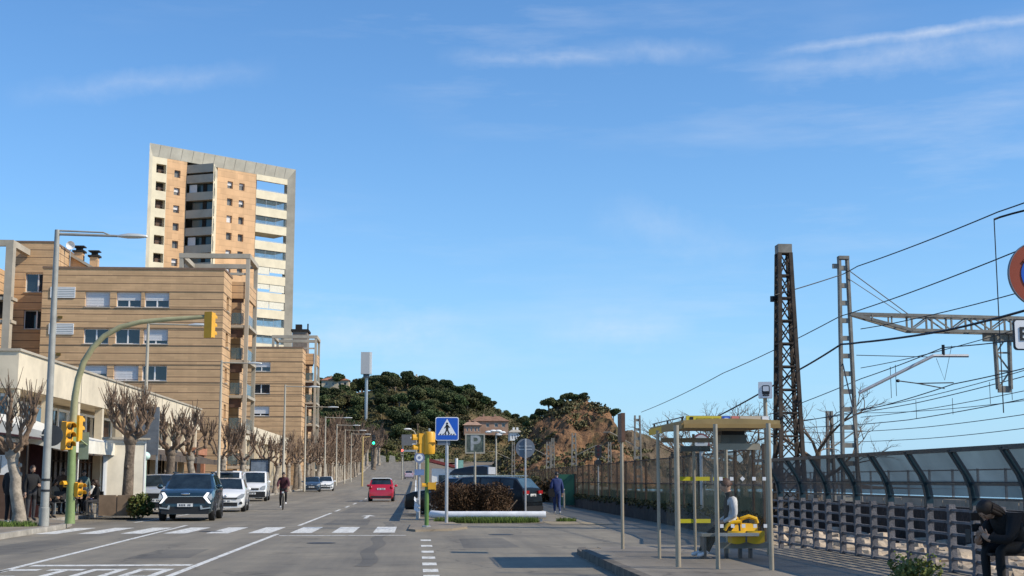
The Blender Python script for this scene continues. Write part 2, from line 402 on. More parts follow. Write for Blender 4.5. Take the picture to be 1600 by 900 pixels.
# STOP lettering, letters drawn as strokes, 3.4 m long
mb = MB(); L0, L1 = 19.0, 22.6; LL = L1-L0; sw = .13
def stroke(x0, x1, y0, y1): rect(mb, x0, x1, L0+LL*y0, L0+LL*y1)
lx = [-6.42, -5.68, -5.08, -4.36]; lw = .55
x = lx[0]; stroke(x, x+lw, .9, 1); stroke(x, x+sw, .58, .9); stroke(x, x+lw, .48, .58); stroke(x+lw-sw, x+lw, .1, .48); stroke(x, x+lw, 0, .1)
x = lx[1]; stroke(x-.05, x+lw-.05, .9, 1); stroke(x+lw/2-sw/2-.05, x+lw/2+sw/2-.05, 0, .9)
x = lx[2]; stroke(x, x+lw, .9, 1); stroke(x, x+sw, .1, .9); stroke(x+lw-sw, x+lw, .1, .9); stroke(x, x+lw, 0, .1)
x = lx[3]; stroke(x, x+lw, .9, 1); stroke(x, x+sw, 0, .9); stroke(x+lw-sw, x+lw, .55, .9); stroke(x+sw, x+lw, .45, .55)
struct(mb.build('stop_lettering', m_paint))
# ================================================================ buildings
def course_mat(name, col, step, joint, jcol, fine=True):
    """stone-faced wall in long courses: a dark joint every `step` metres and small tone changes per block"""
    m = bpy.data.materials.new(name); m.use_nodes = True; n = m.node_tree; b = n.nodes['Principled BSDF']; b.inputs['Roughness'].default_value = .85
    tc = n.nodes.new('ShaderNodeTexCoord'); sp = n.nodes.new('ShaderNodeSeparateXYZ'); n.links.new(tc.outputs['Object'], sp.inputs[0])
    def mm(op, a, b_=None, c_=None, cl=False):
        x = n.nodes.new('ShaderNodeMath'); x.operation = op; x.use_clamp = cl
        for i, v in enumerate((a, b_, c_)):
            if v is None: continue
            if isinstance(v, (int, float)): x.inputs[i].default_value = v
            else: n.links.new(v, x.inputs[i])
        return x.outputs[0]
    hor = mm('ADD', sp.outputs[0], sp.outputs[1])
    fr = mm('FRACT', mm('DIVIDE', sp.outputs[2], step))
    wob = n.nodes.new('ShaderNodeTexNoise'); wob.inputs['Scale'].default_value = .35; n.links.new(tc.outputs['Object'], wob.inputs['Vector'])
    j = mm('LESS_THAN', fr, mm('MULTIPLY_ADD', wob.outputs['Fac'], joint*.8, joint*.55))
    row = mm('FLOOR', mm('DIVIDE', sp.outputs[2], step/3)); colm = mm('FLOOR', mm('DIVIDE', mm('ADD', hor, mm('MULTIPLY', row, .37)), 1.1))
    cmb = n.nodes.new('ShaderNodeCombineXYZ'); n.links.new(colm, cmb.inputs[0]); n.links.new(row, cmb.inputs[1])
    wn = n.nodes.new('ShaderNodeTexWhiteNoise'); wn.noise_dimensions = '2D'; n.links.new(cmb.outputs[0], wn.inputs['Vector'])
    ns = n.nodes.new('ShaderNodeTexNoise'); ns.inputs['Scale'].default_value = .5; ns.inputs['Detail'].default_value = 7; n.links.new(tc.outputs['Object'], ns.inputs['Vector'])
    f2 = mm('FRACT', mm('DIVIDE', sp.outputs[2], step/3)); j2 = mm('LESS_THAN', f2, .12)
    val = mm('ADD', mm('MULTIPLY_ADD', wn.outputs['Value'], .16, .80), mm('MULTIPLY_ADD', ns.outputs['Fac'], .36, -.14))
    smp = n.nodes.new('ShaderNodeMapping'); smp.inputs['Scale'].default_value = (1.3, 1.3, .07); n.links.new(tc.outputs['Object'], smp.inputs['Vector'])
    stn = n.nodes.new('ShaderNodeTexNoise'); stn.inputs['Scale'].default_value = 1.0; stn.inputs['Detail'].default_value = 6; n.links.new(smp.outputs[0], stn.inputs['Vector'])
    val = mm('ADD', val, mm('MULTIPLY_ADD', stn.outputs['Fac'], .26, -.13))          # rain streaks
    val = mm('SUBTRACT', val, mm('MULTIPLY', j2, .10 if fine else .03))
    base = n.nodes.new('ShaderNodeMixRGB'); base.blend_type = 'MULTIPLY'; base.inputs[0].default_value = 1; base.inputs[1].default_value = (*col, 1); n.links.new(val, base.inputs[2])
    mx = n.nodes.new('ShaderNodeMixRGB'); n.links.new(j, mx.inputs[0]); n.links.new(base.outputs[0], mx.inputs[1]); mx.inputs[2].default_value = (*jcol, 1)
    n.links.new(mx.outputs[0], b.inputs['Base Color'])
    bp = n.nodes.new('ShaderNodeBump'); bp.inputs['Strength'].default_value = .6; bp.inputs['Distance'].default_value = .03; bp.invert = True
    n.links.new(mm('MAXIMUM', j, mm('MULTIPLY', j2, .3)), bp.inputs['Height']); n.links.new(bp.outputs[0], b.inputs['Normal'])
    MATS[name] = m; return m
m_gable = course_mat('tan_stone_courses', (.60, .385, .205), .64, .10, (.16, .10, .06))
m_orange = course_mat('orange_brick', (.66, .41, .22), 2.95, .012, (.42, .27, .16))
m_conc = mat('pale_concrete', (.42, .37, .29), .85, var=.16, scale=.5, bump=.15)
m_concd = mat('tower_concrete', (.40, .37, .30), .85, var=.18, scale=.35, bump=.15)
m_cream = mat('cream_render', (.66, .57, .42), .85, var=.14, scale=.6, bump=.1)
m_beige = mat('beige_render', (.52, .43, .30), .85, var=.16, scale=.6)
m_white = mat('white_paint', (.78, .77, .73), .5, var=.06)
m_whitef = mat('white_window_frame', (.74, .74, .72), .4, var=0)
m_shut = mat('roller_shutter', (.66, .66, .66), .5, var=.06, scale=8)
m_glass = glass('window_glass', (.015, .025, .035))
m_glassb = glass('balcony_glass', (.03, .07, .09), .06)
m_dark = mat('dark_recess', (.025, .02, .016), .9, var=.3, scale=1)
m_brownshade = mat('brown_blind', (.10, .055, .035), .8, var=.2, scale=3)
m_roof = mat('flat_roof_gravel', (.22, .2, .17), .95, var=.2)
m_metal = mat('galvanised_metal', (.42, .43, .42), .4, .6, var=.12, scale=4)
m_tile = mat('clay_tile', (.42, .17, .09), .85, var=.25, scale=2)

def wall(mb, O, ud, nd, u0, u1, z0, z1, holes=(), depth=.22, back=False):
    """flat wall with real openings and reveals; O origin, ud along, nd outward normal"""
    O, ud, nd = Vector(O), Vector(ud), Vector(nd)
    P = lambda u, z, d=0: O+ud*u+Vector((0, 0, z))-nd*d
    us = sorted({u0, u1}|{min(max(x, u0), u1) for hh in holes for x in hh[:2]}); zs = sorted({z0, z1}|{min(max(x, z0), z1) for hh in holes for x in hh[2:4]})
    for a, b in zip(us, us[1:]):
        for c, d in zip(zs, zs[1:]):
            m_, k_ = (a+b)/2, (c+d)/2
            if any(hh[0] < m_ < hh[1] and hh[2] < k_ < hh[3] for hh in holes): continue
            mb.poly([P(a, c), P(b, c), P(b, d), P(a, d)])
    for a, b, c, d in holes:
        for q in (((a, c), (b, c)), ((b, c), (b, d)), ((b, d), (a, d)), ((a, d), (a, c))):
            mb.poly([P(*q[0]), P(*q[1]), P(*q[1], depth), P(*q[0], depth)])
    return mb
def window(parent, O, ud, nd, hole, depth=.22, kind='half', panes=2, frame=m_whitef, name='window', sill=True, gm=None):
    O, ud, nd = Vector(O), Vector(ud), Vector(nd); a, b, c, d = hole
    P = lambda u, z, dd: O+ud*u+Vector((0, 0, z))-nd*dd
    fw = .07; mb = MB(); dm = depth-.06
    def bar(u0, u1, z0, z1, d0, d1):
        mb.obox(P((u0+u1)/2, (z0+z1)/2, (d0+d1)/2), ud*(u1-u0)/2, nd*(d1-d0)/2, Vector((0, 0, (z1-z0)/2)))
    bar(a, a+fw, c, d, dm, depth+.04); bar(b-fw, b, c, d, dm, depth+.04); bar(a+fw, b-fw, c, c+fw, dm, depth+.04); bar(a+fw, b-fw, d-fw, d, dm, depth+.04)
    for i in range(1, panes):
        u = a+(b-a)*i/panes; bar(u-fw*.8, u+fw*.8, c+fw, d-fw, dm+.01, depth+.03)
    f = mb.build(name, frame, parent)
    g = MB(); g.obox(P((a+b)/2, (c+d)/2, depth+.03), ud*((b-a)/2-.01), nd*.005, Vector((0, 0, (d-c)/2-.01))); g.build('pane', gm or m_glass, f)
    sh = {'half': .55, 'most': .8, 'full': .97, 'some': .3}.get(kind, 0)
    if sh:
        g = MB(); n_ = max(2, int((d-c)*sh/.12)); z = d-fw
        for i in range(n_):
            z0 = z-(d-c-2*fw)*sh/n_
            g.obox(P((a+b)/2, (z+z0)/2+.004, dm+.005-.012*(i % 2)), ud*((b-a)/2-fw-.004), nd*.02, Vector((0, 0, (z-z0)/2-.004))); z = z0
        g.build('roller_shutter', m_shut, f)
    if sill:
        g = MB(); g.obox(P((a+b)/2, c-.04, -.03+depth/2-.05), ud*((b-a)/2+.08), nd*(depth/2), Vector((0, 0, .035))); g.build('sill', m_conc, f)
    return f

# ---------------------------------------------------------------- tower block behind
TA = atY(228, 300, 222); TB = atY(458, 300, 240); TA.z = TB.z = 0
td = (TB-TA); TW = td.length; tu = td.normalized(); tn = Vector((tu.y, -tu.x, 0))
rz = math.atan2(tu.y, tu.x); tz0 = h(222)
tower = thing('apartment_tower', 'tall orange and grey concrete apartment tower behind the tan blocks', 'building', (TA.x, TA.y, tz0), rz)
def U(px):       # pixel column (row 300) to distance along the tower face
    d = ray(px, 300); a = Vector((d.x, d.y)); 
    # solve TA + u*tu = t*a
    det = tu.x*(-a.y)-tu.y*(-a.x); bx, by = -TA.x, -TA.y
    return (bx*(-a.y)-by*(-a.x))/det
X3, N3 = Vector((1, 0, 0)), Vector((0, -1, 0))
topz = 55.6-tz0; fl = 2.95; nfl = 17; z1c = 51.8-tz0
u = [U(p) for p in (228, 236.5, 259.5, 291, 333, 339, 400, 448.5, 458)]
m_band = mat('tower_parapet_concrete', (.43, .41, .34), .85, var=.2, scale=.5, bump=.2)
m_light = mat('tower_light_render', (.70, .62, .45), .85, var=.1, scale=.5)
base = MB()
body_top = topz-1.9
# splayed concrete picture frame round the face
fr = MB(); q = .7
ip = [(u[1], 0), (u[1], body_top), (u[7], body_top), (u[7], 0)]; op = [(0, 0), (0, topz), (TW, topz), (TW, 0)]
Pz = lambda p, y: (p[0], y, p[1])
BX = 13.0                                     # the flank runs back obliquely, so the plan is a trapezium
fr.poly([Pz(op[0], -q), Pz(op[1], -q), Pz(ip[1], -.02), Pz(ip[0], -.02)])
fr.poly([(0, -q, 0), (0, -q, topz), (BX, 12, topz), (BX, 12, 0)])
fr.poly([(0, -q, topz), (TW, -q, topz), (TW, 4.2, topz), (u[6]+1, 12, topz), (BX, 12, topz)]); fr.poly([(BX, 12, 0), (u[6], 12, 0), (u[6], 12, topz), (BX, 12, topz)])
fr.poly([(u[6], 4.2, body_top), (TW, 4.2, body_top), (TW, 4.2, topz), (u[6], 4.2, topz)]); fr.poly([(TW, -q, body_top), (TW, 4.2, body_top), (TW, 4.2, topz), (TW, -q, topz)])
fr.poly([(u[6], .3, body_top), (u[7], .3, body_top), (TW, 4.2, body_top), (u[6], 4.2, body_top)])
fr.build('concrete_frame', mat('tower_frame_pale', (.52, .48, .385), .85, var=.14, scale=.4, bump=.1), tower)
fr = MB(); fr.poly([Pz(op[1], -q), Pz(op[2], -q), Pz(ip[2], -.02), Pz(ip[1], -.02)]); fr.build('parapet_band', mat('tower_parapet_panel', (.54, .505, .415), .85, var=.14, scale=.4, bump=.1), tower)
fr = MB(); fr.poly([Pz(op[2], -q), Pz(op[3], -q), Pz(ip[3], -.02), Pz(ip[2], -.02)]); fr.poly([(TW, -q, 0), (TW, .9, 0), (TW, .9, body_top), (TW, -q, body_top)]); fr.poly([(u[7], -.02, 0), (u[7], .9, 0), (u[7], .9, body_top), (u[7], -.02, body_top)]); fr.poly([(u[7], .9, 0), (TW, .9, 0), (TW, .9, body_top), (u[7], .9, body_top)])
fr.build('corner_fin', m_concd, tower)
for k in range(1, 14):
    jn = MB(); uu = TW*k/14; uq = min(max(uu, u[1]), u[7]); jn.beam((uu, -q-.01, topz-.05), (uq, -.04, body_top+.05), .035); jn.build('panel_joint', mat('joint_tower', (.33, .30, .25), .9, var=0), tower)
mat('joint_dark', (.14, .13, .11), .9, var=0)
zc = [z1c-fl*k for k in range(nfl)]
# left light column with dark loggia openings
hl = [(lerp(u[1], u[2], .28), lerp(u[1], u[2], .96), z-.72, z+.78) for z in zc]
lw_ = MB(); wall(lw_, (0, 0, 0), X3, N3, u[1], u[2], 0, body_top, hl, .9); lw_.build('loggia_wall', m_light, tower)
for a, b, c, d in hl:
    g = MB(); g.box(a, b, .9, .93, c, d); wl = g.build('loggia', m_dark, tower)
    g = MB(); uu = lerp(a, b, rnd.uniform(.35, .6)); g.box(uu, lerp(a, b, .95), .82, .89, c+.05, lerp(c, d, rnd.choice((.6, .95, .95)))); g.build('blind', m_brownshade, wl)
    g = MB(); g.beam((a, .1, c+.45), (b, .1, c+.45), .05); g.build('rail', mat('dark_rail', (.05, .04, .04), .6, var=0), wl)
# orange strip with small windows
def small(ul, ur, zs, shift=0, seed=1, parent=tower):
    r_ = random.Random(seed); holes = [(ul, ur, z-.62+shift, z+.62+shift) for z in zs]
    return holes, [r_.choice(('none', 'none', 'none', 'some', 'half', 'full')) for _ in zs]
s1, k1 = small(lerp(u[2], u[3], .38), lerp(u[2], u[3], .68), zc, -.4, 3)
ow = MB(); wall(ow, (0, 0, 0), X3, N3, u[2], u[3], 0, body_top, s1, .45); ow.build('orange_wall', m_orange, tower)
for hh, k in zip(s1, k1): window(tower, (0, 0, 0), X3, N3, hh, .45, k, 1, sill=False, frame=mat('aluminium_frame', (.45, .43, .38), .5, .2, var=0), gm=mat('small_window_glass', (.16, .16, .15), .3, var=.3, scale=.4))
# wedge-shaped balcony stack: one flank with parapets and glazing turned left, a pale wall with slots turned right
m_bal = mat('balcony_grey_concrete', (.40, .375, .31), .85, var=.12, scale=.5)
Sx, Nx, Ny, Ex = u[3], u[3]+2.38, -4.45, u[5]
sd = Vector((Nx-Sx, Ny, 0)).normalized(); sn = Vector((sd.y, -sd.x, 0)); SL = math.hypot(Nx-Sx, Ny)
if sn.x > 0: sn = -sn
ed_ = Vector((Ex-Nx, -Ny, 0)); EL = ed_.length; ed_.normalize(); en = Vector((ed_.y, -ed_.x, 0))
def tri(mb, z0, z1, ins=0.0): mb.prism([(Sx+ins*.8, -.01, z0), (Nx-.02, Ny+ins, z0), (Ex-ins, -.01, z0)], (0, 0, z1-z0))
zt_st = body_top-.55
g = MB(); tri(g, zt_st-1.4, zt_st); g.build('stack_cap', m_bal, tower)
sl_h = [(EL*.30, EL*.52, z-.75, z+.55) for z in zc]
g = MB(); wall(g, (Nx, Ny, 0), ed_, en, 0, EL, 0, zt_st, sl_h, .25); g.build('white_pier', m_light, tower, recalc=False)
for k, z in enumerate(zc):
    zb = z-1.45
    g = MB(); tri(g, zb-.3, zb, .02); g.build('balcony_slab', m_bal, tower)
    A, B = Vector((Sx, -.02, 0)), Vector((Nx, Ny, 0))
    g = MB(); c = (A+B)/2-sn*.08; g.obox(c+Vector((0, 0, zb+.52)), sd*(SL/2-.02), sn*.07, Vector((0, 0, .515))); g.build('balcony_parapet', m_bal, tower)
    g = MB(); c2 = A.lerp(B, .52)-sn*1.1; g.obox(c2+Vector((0, 0, zb+1.3)), sd*SL*.40, sn*.03, Vector((0, 0, 1.28))); f = g.build('balcony_door', glass('balcony_glazing', (.05, .085, .09), .15, .4), tower)
    g = MB(); g.obox(A.lerp(B, .58)-sn*1.0+Vector((0, 0, zb+1.3)), sd*SL*.07, sn*.03, Vector((0, 0, 1.28))); g.build('frame', m_dark, f)
    if k % 3 == 1: g = MB(); g.obox(A.lerp(B, .2)-sn*.5+Vector((0, 0, zb+1.75)), sd*SL*.14, sn*.02, Vector((0, 0, .7))); g.build('wind_screen', m_shut, f)
    h_ = sl_h[k]; g = MB(); g.obox(Vector((Nx, Ny, 0))+ed_*(h_[0]+h_[1])/2-en*.28+Vector((0, 0, (h_[2]+h_[3])/2)), ed_*(h_[1]-h_[0])/2, en*.02, Vector((0, 0, .65))); g.build('slot_window', m_glass, tower)
# orange wall with two window columns
s2, k2 = small(lerp(u[5], u[6], .26), lerp(u[5], u[6], .40), zc, -.75, 5); s3, k3 = small(lerp(u[5], u[6], .56), lerp(u[5], u[6], .70), zc, -.75, 9)
ow = MB(); wall(ow, (0, 0, 0), X3, N3, u[5], u[6], 0, body_top, s2+s3, .45); ow.build('orange_wall', m_orange, tower)
for hh, k in zip(s2+s3, k2+k3): window(tower, (0, 0, 0), X3, N3, hh, .45, k, 1, sill=False, frame=mat('aluminium_frame', (.45, .43, .38), .5, .2, var=0), gm=mat('small_window_glass', (.16, .16, .15), .3, var=.3, scale=.4))
# right corner terraces: parapets, glass and shutters
rb = MB(); 
for k, z in enumerate(zc):
    zb = z-1.9
    rb.box(u[6], u[7], -.06, .3, zb-.35, zb+1.15)
    rb.box(u[6], u[7]+.1, .3, 4.0, zb-.3, zb-.1)
rb.box(u[6], u[7], -.06, .3, zc[0]+.95, body_top+.02)
rb.build('terrace_parapet', m_light, tower)
g = MB(); um = lerp(u[6], u[7], .42); g.poly([(u[6], 4, 0), (um, 4, 0), (um, 4, body_top), (u[6], 4, body_top)]); g.poly([(u[6], .3, 0), (u[6], 12, 0), (u[6], 12, body_top), (u[6], .3, body_top)]); g.poly([(um, 4, 0), (um, 9, 0), (um, 9, body_top), (um, 4, body_top)]); g.build('terrace_back_wall', m_conc, tower)
m_tglass = seethrough('terrace_glass', (.10, .14, .15), .38, .05)
for k, z in enumerate(zc):
    zb = z-1.9; a, b = u[6]+.15, u[7]-.1
    if k in (5, 6, 7):
        for i in (0, 1):
            g = MB(); uu = (a, (a+b)/2-.05) if i == 0 else ((a+b)/2+.05, b); g.box(uu[0], uu[1], .05, .11, zb+(1.35 if (k+i) % 3 else 1.7), zb+2.6); g.build('roller_blind', mat('cream_blind', (.68, .64, .52), .6, var=.1), tower)
    g = MB(); g.box(a, um-.3, 3.9, 3.97, zb, zb+2.3); f = g.build('terrace_door', m_glassb, tower)
    g = MB(); g.box(a+.3, a+1.2, 3.84, 3.89, zb, zb+2.3); g.build('curtain', m_whitef if k % 2 else m_shut, f)
    if k not in (0, 3, 5, 6, 7):
        g = MB(); g.box(a, b, .12, .15, zb+1.15, zb+2.6); f = g.build('terrace_glazing', m_tglass, tower)
        g = MB()
        for i in range(4): uu = lerp(a, b, i/3); g.box(uu-.02, uu+.02, .07, .11, zb+1.16, zb+2.6)
        g.build('frame', m_metal, f)
    g = MB(); g.box(a, b, .08, .12, zb+1.27, zb+1.32); g.build('hand_rail', m_metal, tower)

# ---------------------------------------------------------------- striped tan blocks along the street
def gable_block(name, label, Y0, Xs, x_left, ztop, rows, cols, seed, rightcols=(), wsize=(2.0, 1.25), length=17, vents=True):
    r_ = random.Random(seed); z0 = h(Y0)
    root = thing(name, label, 'building', (Xs, Y0, z0))
    W = Xs-x_left; ht = ztop-z0
    holes = [(c-wsize[0]/2, c+wsize[0]/2, z-wsize[1]/2, z+wsize[1]/2) for z in rows for c in cols]
    vh = []
    mb = MB(); O = (-W, 0, 0); wall(mb, O, X3, N3, 0, W, 0, ht, holes, .28)
    side = Vector((1, 0, 0)); ud = Vector((0, 1, 0)); sh = []
    for z in rows+[rows[-1]-3]:
        sh.append((2.0, 3.4, z-.6, z+.6))
    wall(mb, (0, 0, 0), ud, side, 0, 5, 0, ht, sh, .28)
    wall(mb, (-W, 0, 0), ud, Vector((-1, 0, 0)), 0, length, 0, ht)
    wall(mb, (-W, length, 0), X3, Vector((0, 1, 0)), 0, W, 0, ht)
    wall(mb, (0, 5, 0), Vector((-1, 0, 0)), Vector((0, 1, 0)), 0, 2.2, 0, ht)
    wall(mb, (-2.2, 5, 0), ud, side, 0, 6.5, 0, ht); wall(mb, (-2.2, 11.5, 0), X3, N3, 0, 2.2, 0, ht); wall(mb, (0, 11.5, 0), ud, side, 0, length-11.5, 0, ht)
    mb.build('wall', m_gable, root, recalc=False)
    g = MB(); g.box(-W-.06, .06, -.06, .25, ht-.02, ht+.16); g.box(-.2, .06, .25, 5.05, ht-.02, ht+.16); g.build('coping', mat('coping_brown', (.2, .13, .085), .8), root)
    g = MB(); g.box(-W+.2, -2.25, .3, length-.3, ht-.35, ht-.2); g.build('roof', m_roof, root)
    kinds = ['full', 'half', 'half', 'none', 'none', 'most', 'half', 'full', 'none']
    for i, hh in enumerate(holes): window(root, O, X3, N3, hh, .28, kinds[i % 9], 2)
    for i, hh in enumerate(sh): window(root, (0, 0, 0), ud, side, hh, .28, r_.choice(('none', 'half', 'none')), 2, frame=m_orange)
    # bands of projecting lintel course above and below the windows
    g = MB()
    for z in rows: 
        for zz in (z+wsize[1]/2+.03, z-wsize[1]/2-.15): g.box(-W-.03, .035, -.035, -.004, zz, zz+.07); g.box(.004, .035, 0, 5, zz, zz+.07)
    g.build('string_course', mat('course_brown', (.26, .17, .10), .85), root)
    # balcony bay with concrete frame in front of the recess
    bx = 1.5; yb, ye = 5.0, 11.3; ft = ht+2.2
    f = MB()
    for x, y in ((bx-.4, yb), (bx-.4, ye-.4), (-4.6, yb), (-4.6, ye-.4)):
        zl = 0 if x > 0 else ht-.2
        f.box(x+.04, x+.36, y+.03, y+.37, zl, ft-.4)
    f.box(-4.6, bx, yb, yb+.4, ft-.4, ft); f.box(-4.6, bx, ye-.4, ye, ft-.4, ft); f.box(bx-.4, bx, yb+.4, ye-.4, ft-.4, ft); f.box(-4.6, -4.2, yb+.4, ye-.4, ft-.4, ft)
    f.box(-4.2, bx-.4, yb+.08, yb+.3, ht+.35, ht+.55)
    f.build('pergola_frame', m_conc, root)
    for i, z in enumerate(rows+[rows[-1]-3, rows[-1]-6]):
        zz = z-1.45
        if zz < 1: continue
        s = MB(); s.box(-2.2, bx-.42, yb+.06, ye-.06, zz-.25, zz); s.box(bx-.42, bx+.06, yb+.42, ye-.42, zz-.25, zz); sl_ = s.build('balcony', m_conc, root)
        s = MB(); s.box(bx-.25, bx-.21, yb+.45, ye-.45, zz+.1, zz+1.05); s.box(.05, bx-.45, yb+.18, yb+.22, zz+.1, zz+1.05); s.build('glass_rail', seethrough('balcony_rail_glass', (.10, .15, .16), .6, .1), sl_)
        s = MB(); s.box(-2.16, -2.12, yb+1.2, ye-1.5, zz, zz+2.2); s.build('balcony_door', m_glassb, sl_)
        s = MB(); s.box(-2.1, -1.4, yb+.5, yb+.56, zz+2.05, zz+2.65); s.box(-.7, bx-.5, yb+.3, yb+.35, zz+1.95, zz+2.68); s.build('awning', m_brownshade, sl_)
        for k in range(2):
            s = MB(); cx = r_.uniform(-1.2, .8); s.cbox((cx, yb+.8, zz+.45), .45, .4, .06); s.cbox((cx, yb+.98, zz+.75), .45, .05, .55)
            for a in (-.18, .18):
                for b in (-.15, .15): s.cbox((cx+a, yb+.8+b, zz+.21), .04, .04, .42)
            s.build('balcony_chair', r_.choice((m_white, m_dark, m_metal)), sl_)
    # top parapet of the bay
    s = MB(); s.box(-2.2, bx-.42, yb+.1, yb+.3, ht-1.7, ht-.25); s.box(bx-.3, bx-.1, yb+.42, ye-.42, ht-1.7, ht-.25); s.build('bay_parapet', m_gable, root)
    return root
rows1 = [ZY(472, 114)-h(114), ZY(528.5, 114)-h(114), ZY(585, 114)-h(114)]
Wd = -16-XY(64, 114, 500)
cols1 = [XY(p, 114, 500)-XY(64, 114, 500) for p in (151, 200, 244)]
blk = gable_block('apartment_block', 'nearer tan striped apartment block with concrete pergola over its corner balconies', 114, -16, XY(64, 114, 500), ZY(425, 114), rows1, cols1, 3)
# louvred grilles at the left of the gable
for k, zpx in enumerate((462, 518)):
    zz = ZY(zpx, 114)-h(114); g = MB(); x0, x1 = XY(77, 114, 500)+16, XY(116, 114, 500)+16
    g.box(x0, x1, -.08, -.01, zz-.45, zz-.38); g.box(x0, x1, -.08, -.01, zz+.38, zz+.45); g.box(x0, x0+.07, -.08, -.01, zz-.38, zz+.38); g.box(x1-.07, x1, -.08, -.01, zz-.38, zz+.38)
    for i in range(5): g.box(x0+.07, x1-.07, -.07, -.02, zz-.32+.145*i, zz-.24+.145*i)
    if k: g.box((x0+x1)/2-.5, (x0+x1)/2-.4, -.09, -.01, zz-.38, zz+.38)
    o = g.build('louvre_grille', m_whitef, blk)
    g = MB(); g.box(x0+.07, x1-.07, -.008, -.004, zz-.38, zz+.38); g.build('duct', m_metal, o)
for zpx in (500, 557):
    g = MB(); zz = ZY(zpx, 114)-h(114); x0 = XY(94, 114, 500)+16; g.box(x0-.18, x0+.18, -.12, -.01, zz-.09, zz+.09); g.build('vent', mat('brass_vent', (.2, .13, .03), .5, .6), blk)
# rooftop: stair house with small sloped roof, chimneys and dish
g = MB(); x0 = XY(97, 122, 400)+16; x1 = XY(140, 122, 400)+16; zt = ZY(425, 114)-h(114)
zA = ZY(398, 122)-h(114); zB = ZY(424, 122)-h(114)
g.prism([(x0, 8, zt-.4), (x1, 8, zt-.4), (x1, 8, zB), (x0, 8, zA)], (0, 6, 0)); sthouse = g.build('stair_house', m_orange, blk)
g = MB(); g.prism([(x0-.2, 7.6, zA+.05), (x1+.4, 7.6, zB-.15), (x1+.4, 7.6, zB+.1), (x0-.2, 7.6, zA+.32)], (0, 7, 0)); g.build('sloped_roof', m_conc, sthouse)
for px, py, w_ in ((124, 401, .75), (148, 408, .7)):
    x = XY(px, 124, 400)+16; zz = ZY(py, 124)-h(114)
    g = MB(); g.cbox((x, 10, (zt+zz)/2-.2), w_, w_, zz-zt+.4); ch = g.build('chimney', m_orange, blk)
    g = MB(); g.cbox((x, 10, zz+.1), w_+.3, w_+.3, .16); g.cbox((x, 10, zz+.35), w_*.7, w_*.7, .3); g.cbox((x, 10, zz+.55), w_+.25, w_+.25, .1); g.build('cowl', m_dark, ch)
g = MB(); x = XY(109, 120, 400)+16; zz = ZY(389, 120)-h(114); g.lathe([(.05, 0), (.3, .05), (.55, .16), (.68, .3), (.66, .3), (.5, .14), (.02, .02)], (0, 0, 0), 'y', 20); d_ = g.build('satellite_dish', m_white, blk, smooth=True); d_.scale = (.55, .55, .55); d_.location = (x, 6, zz); d_.rotation_euler = (R(-15), 0, R(200))
g = MB(); g.cyl((x, 6.1, zt), (x, 6.1, zz), .04); g.build('dish_mast', m_metal, blk)

# second block farther on
Y2 = 181
rows2 = [ZY(p, Y2)-h(Y2) for p in (574, 608.5, 643)]
cols2 = [XY(p, Y2, 600)-(-31.0) for p in (352, 408)]
blk2 = gable_block('apartment_block', 'farther tan striped apartment block standing past the pergola corner', Y2, XY(472, Y2, 600), -31.0, ZY(545, Y2), rows2, cols2, 8, wsize=(2.3, 1.25))
g = MB(); x0 = XY(457, 196, 520)-XY(472, Y2, 600); x1 = XY(480, 196, 520)-XY(472, Y2, 600); zt = ZY(545, Y2)-h(Y2); zz = ZY(519, 196)-h(Y2)
g.box(x0, x1, 15, 19, zt-.4, zz); pl = g.build('plant_room', mat('plant_room_brown', (.24, .19, .15), .9, var=.2), blk2)
g = MB(); g.box(x0-.2, x1+.2, 14.8, 19.2, zz, zz+.3); g.cbox((x0+.8, 16, zz+.7), .9, .9, .7); g.cbox((x0+2.0, 17, zz+.6), .2, .2, 1.4); g.build('roof_cap', m_dark, pl)

# left wing set back, taller
YL = 117; xr = XY(64.5, 114, 500)+.02
wing = thing('apartment_wing', 'taller tan stone wing at the far left with two dark windows', 'building', (xr, YL, h(YL)))
wz = ZY(386, YL)-h(YL); wl_ = XY(18, YL, 450)-xr
O = (wl_, 0, 0); hz = []
for zpx in (446.5, 503):
    zz = ZY(zpx, YL)-h(YL); hz.append((XY(39, YL, 450)-xr-wl_, -.25-wl_, zz-.85, zz+.75))
mb = MB(); wall(mb, O, X3, N3, 0, -wl_, 0, wz, hz, .3); wall(mb, (0, 0, 0), Vector((0, 1, 0)), Vector((1, 0, 0)), 0, 8, 0, wz); wall(mb, O, Vector((0, 1, 0)), Vector((-1, 0, 0)), 0, 8, 0, wz)
x2 = XY(95, YL+2, 400)-xr
mb.box(.01, x2, 2, 8, 0, wz-.1)
mb.build('wall', m_gable, wing, recalc=False)
for hh in hz: window(wing, O, X3, N3, hh, .3, 'none', 2)
g = MB(); g.box(wl_-.05, .05, -.05, 8, wz, wz+.15); g.box(.06, x2+.05, 1.95, 8, wz-.1, wz+.05); g.build('coping', MATS['coping_brown'], wing)
fx = XY(18, 112, 450)-xr; fx0 = XY(6, 112, 450)-xr
f = MB(); zf = ZY(382, 112)-h(YL); zb = ZY(552, 112)-h(YL)
f.box(fx0, fx-.02, -5, -4.6, zb-6, zf-.5); f.box(fx0-9, fx-.02, -5, -4.6, zf-.5, zf); f.box(fx-.5, fx-.02, -4.6, -.1, zf-.5, zf)
f.box(fx-.5, fx-.02, -4.6, -4.2, zb-6, zf-.5)
f.build('pergola_frame', m_conc, wing)
g = MB(); g.box(wl_-9, wl_-.02, -3.5, 6, 0, ZY(424, 113)-h(YL)); g.build('balcony_bay', m_gable, wing)
for zpx in (505, 560, 470):
    zz = ZY(zpx, 112)-h(YL); g = MB(); g.box(fx0-9, fx+.1, -4.95, -3.55, zz-.2, zz+.05); g.build('balcony', m_conc, wing)
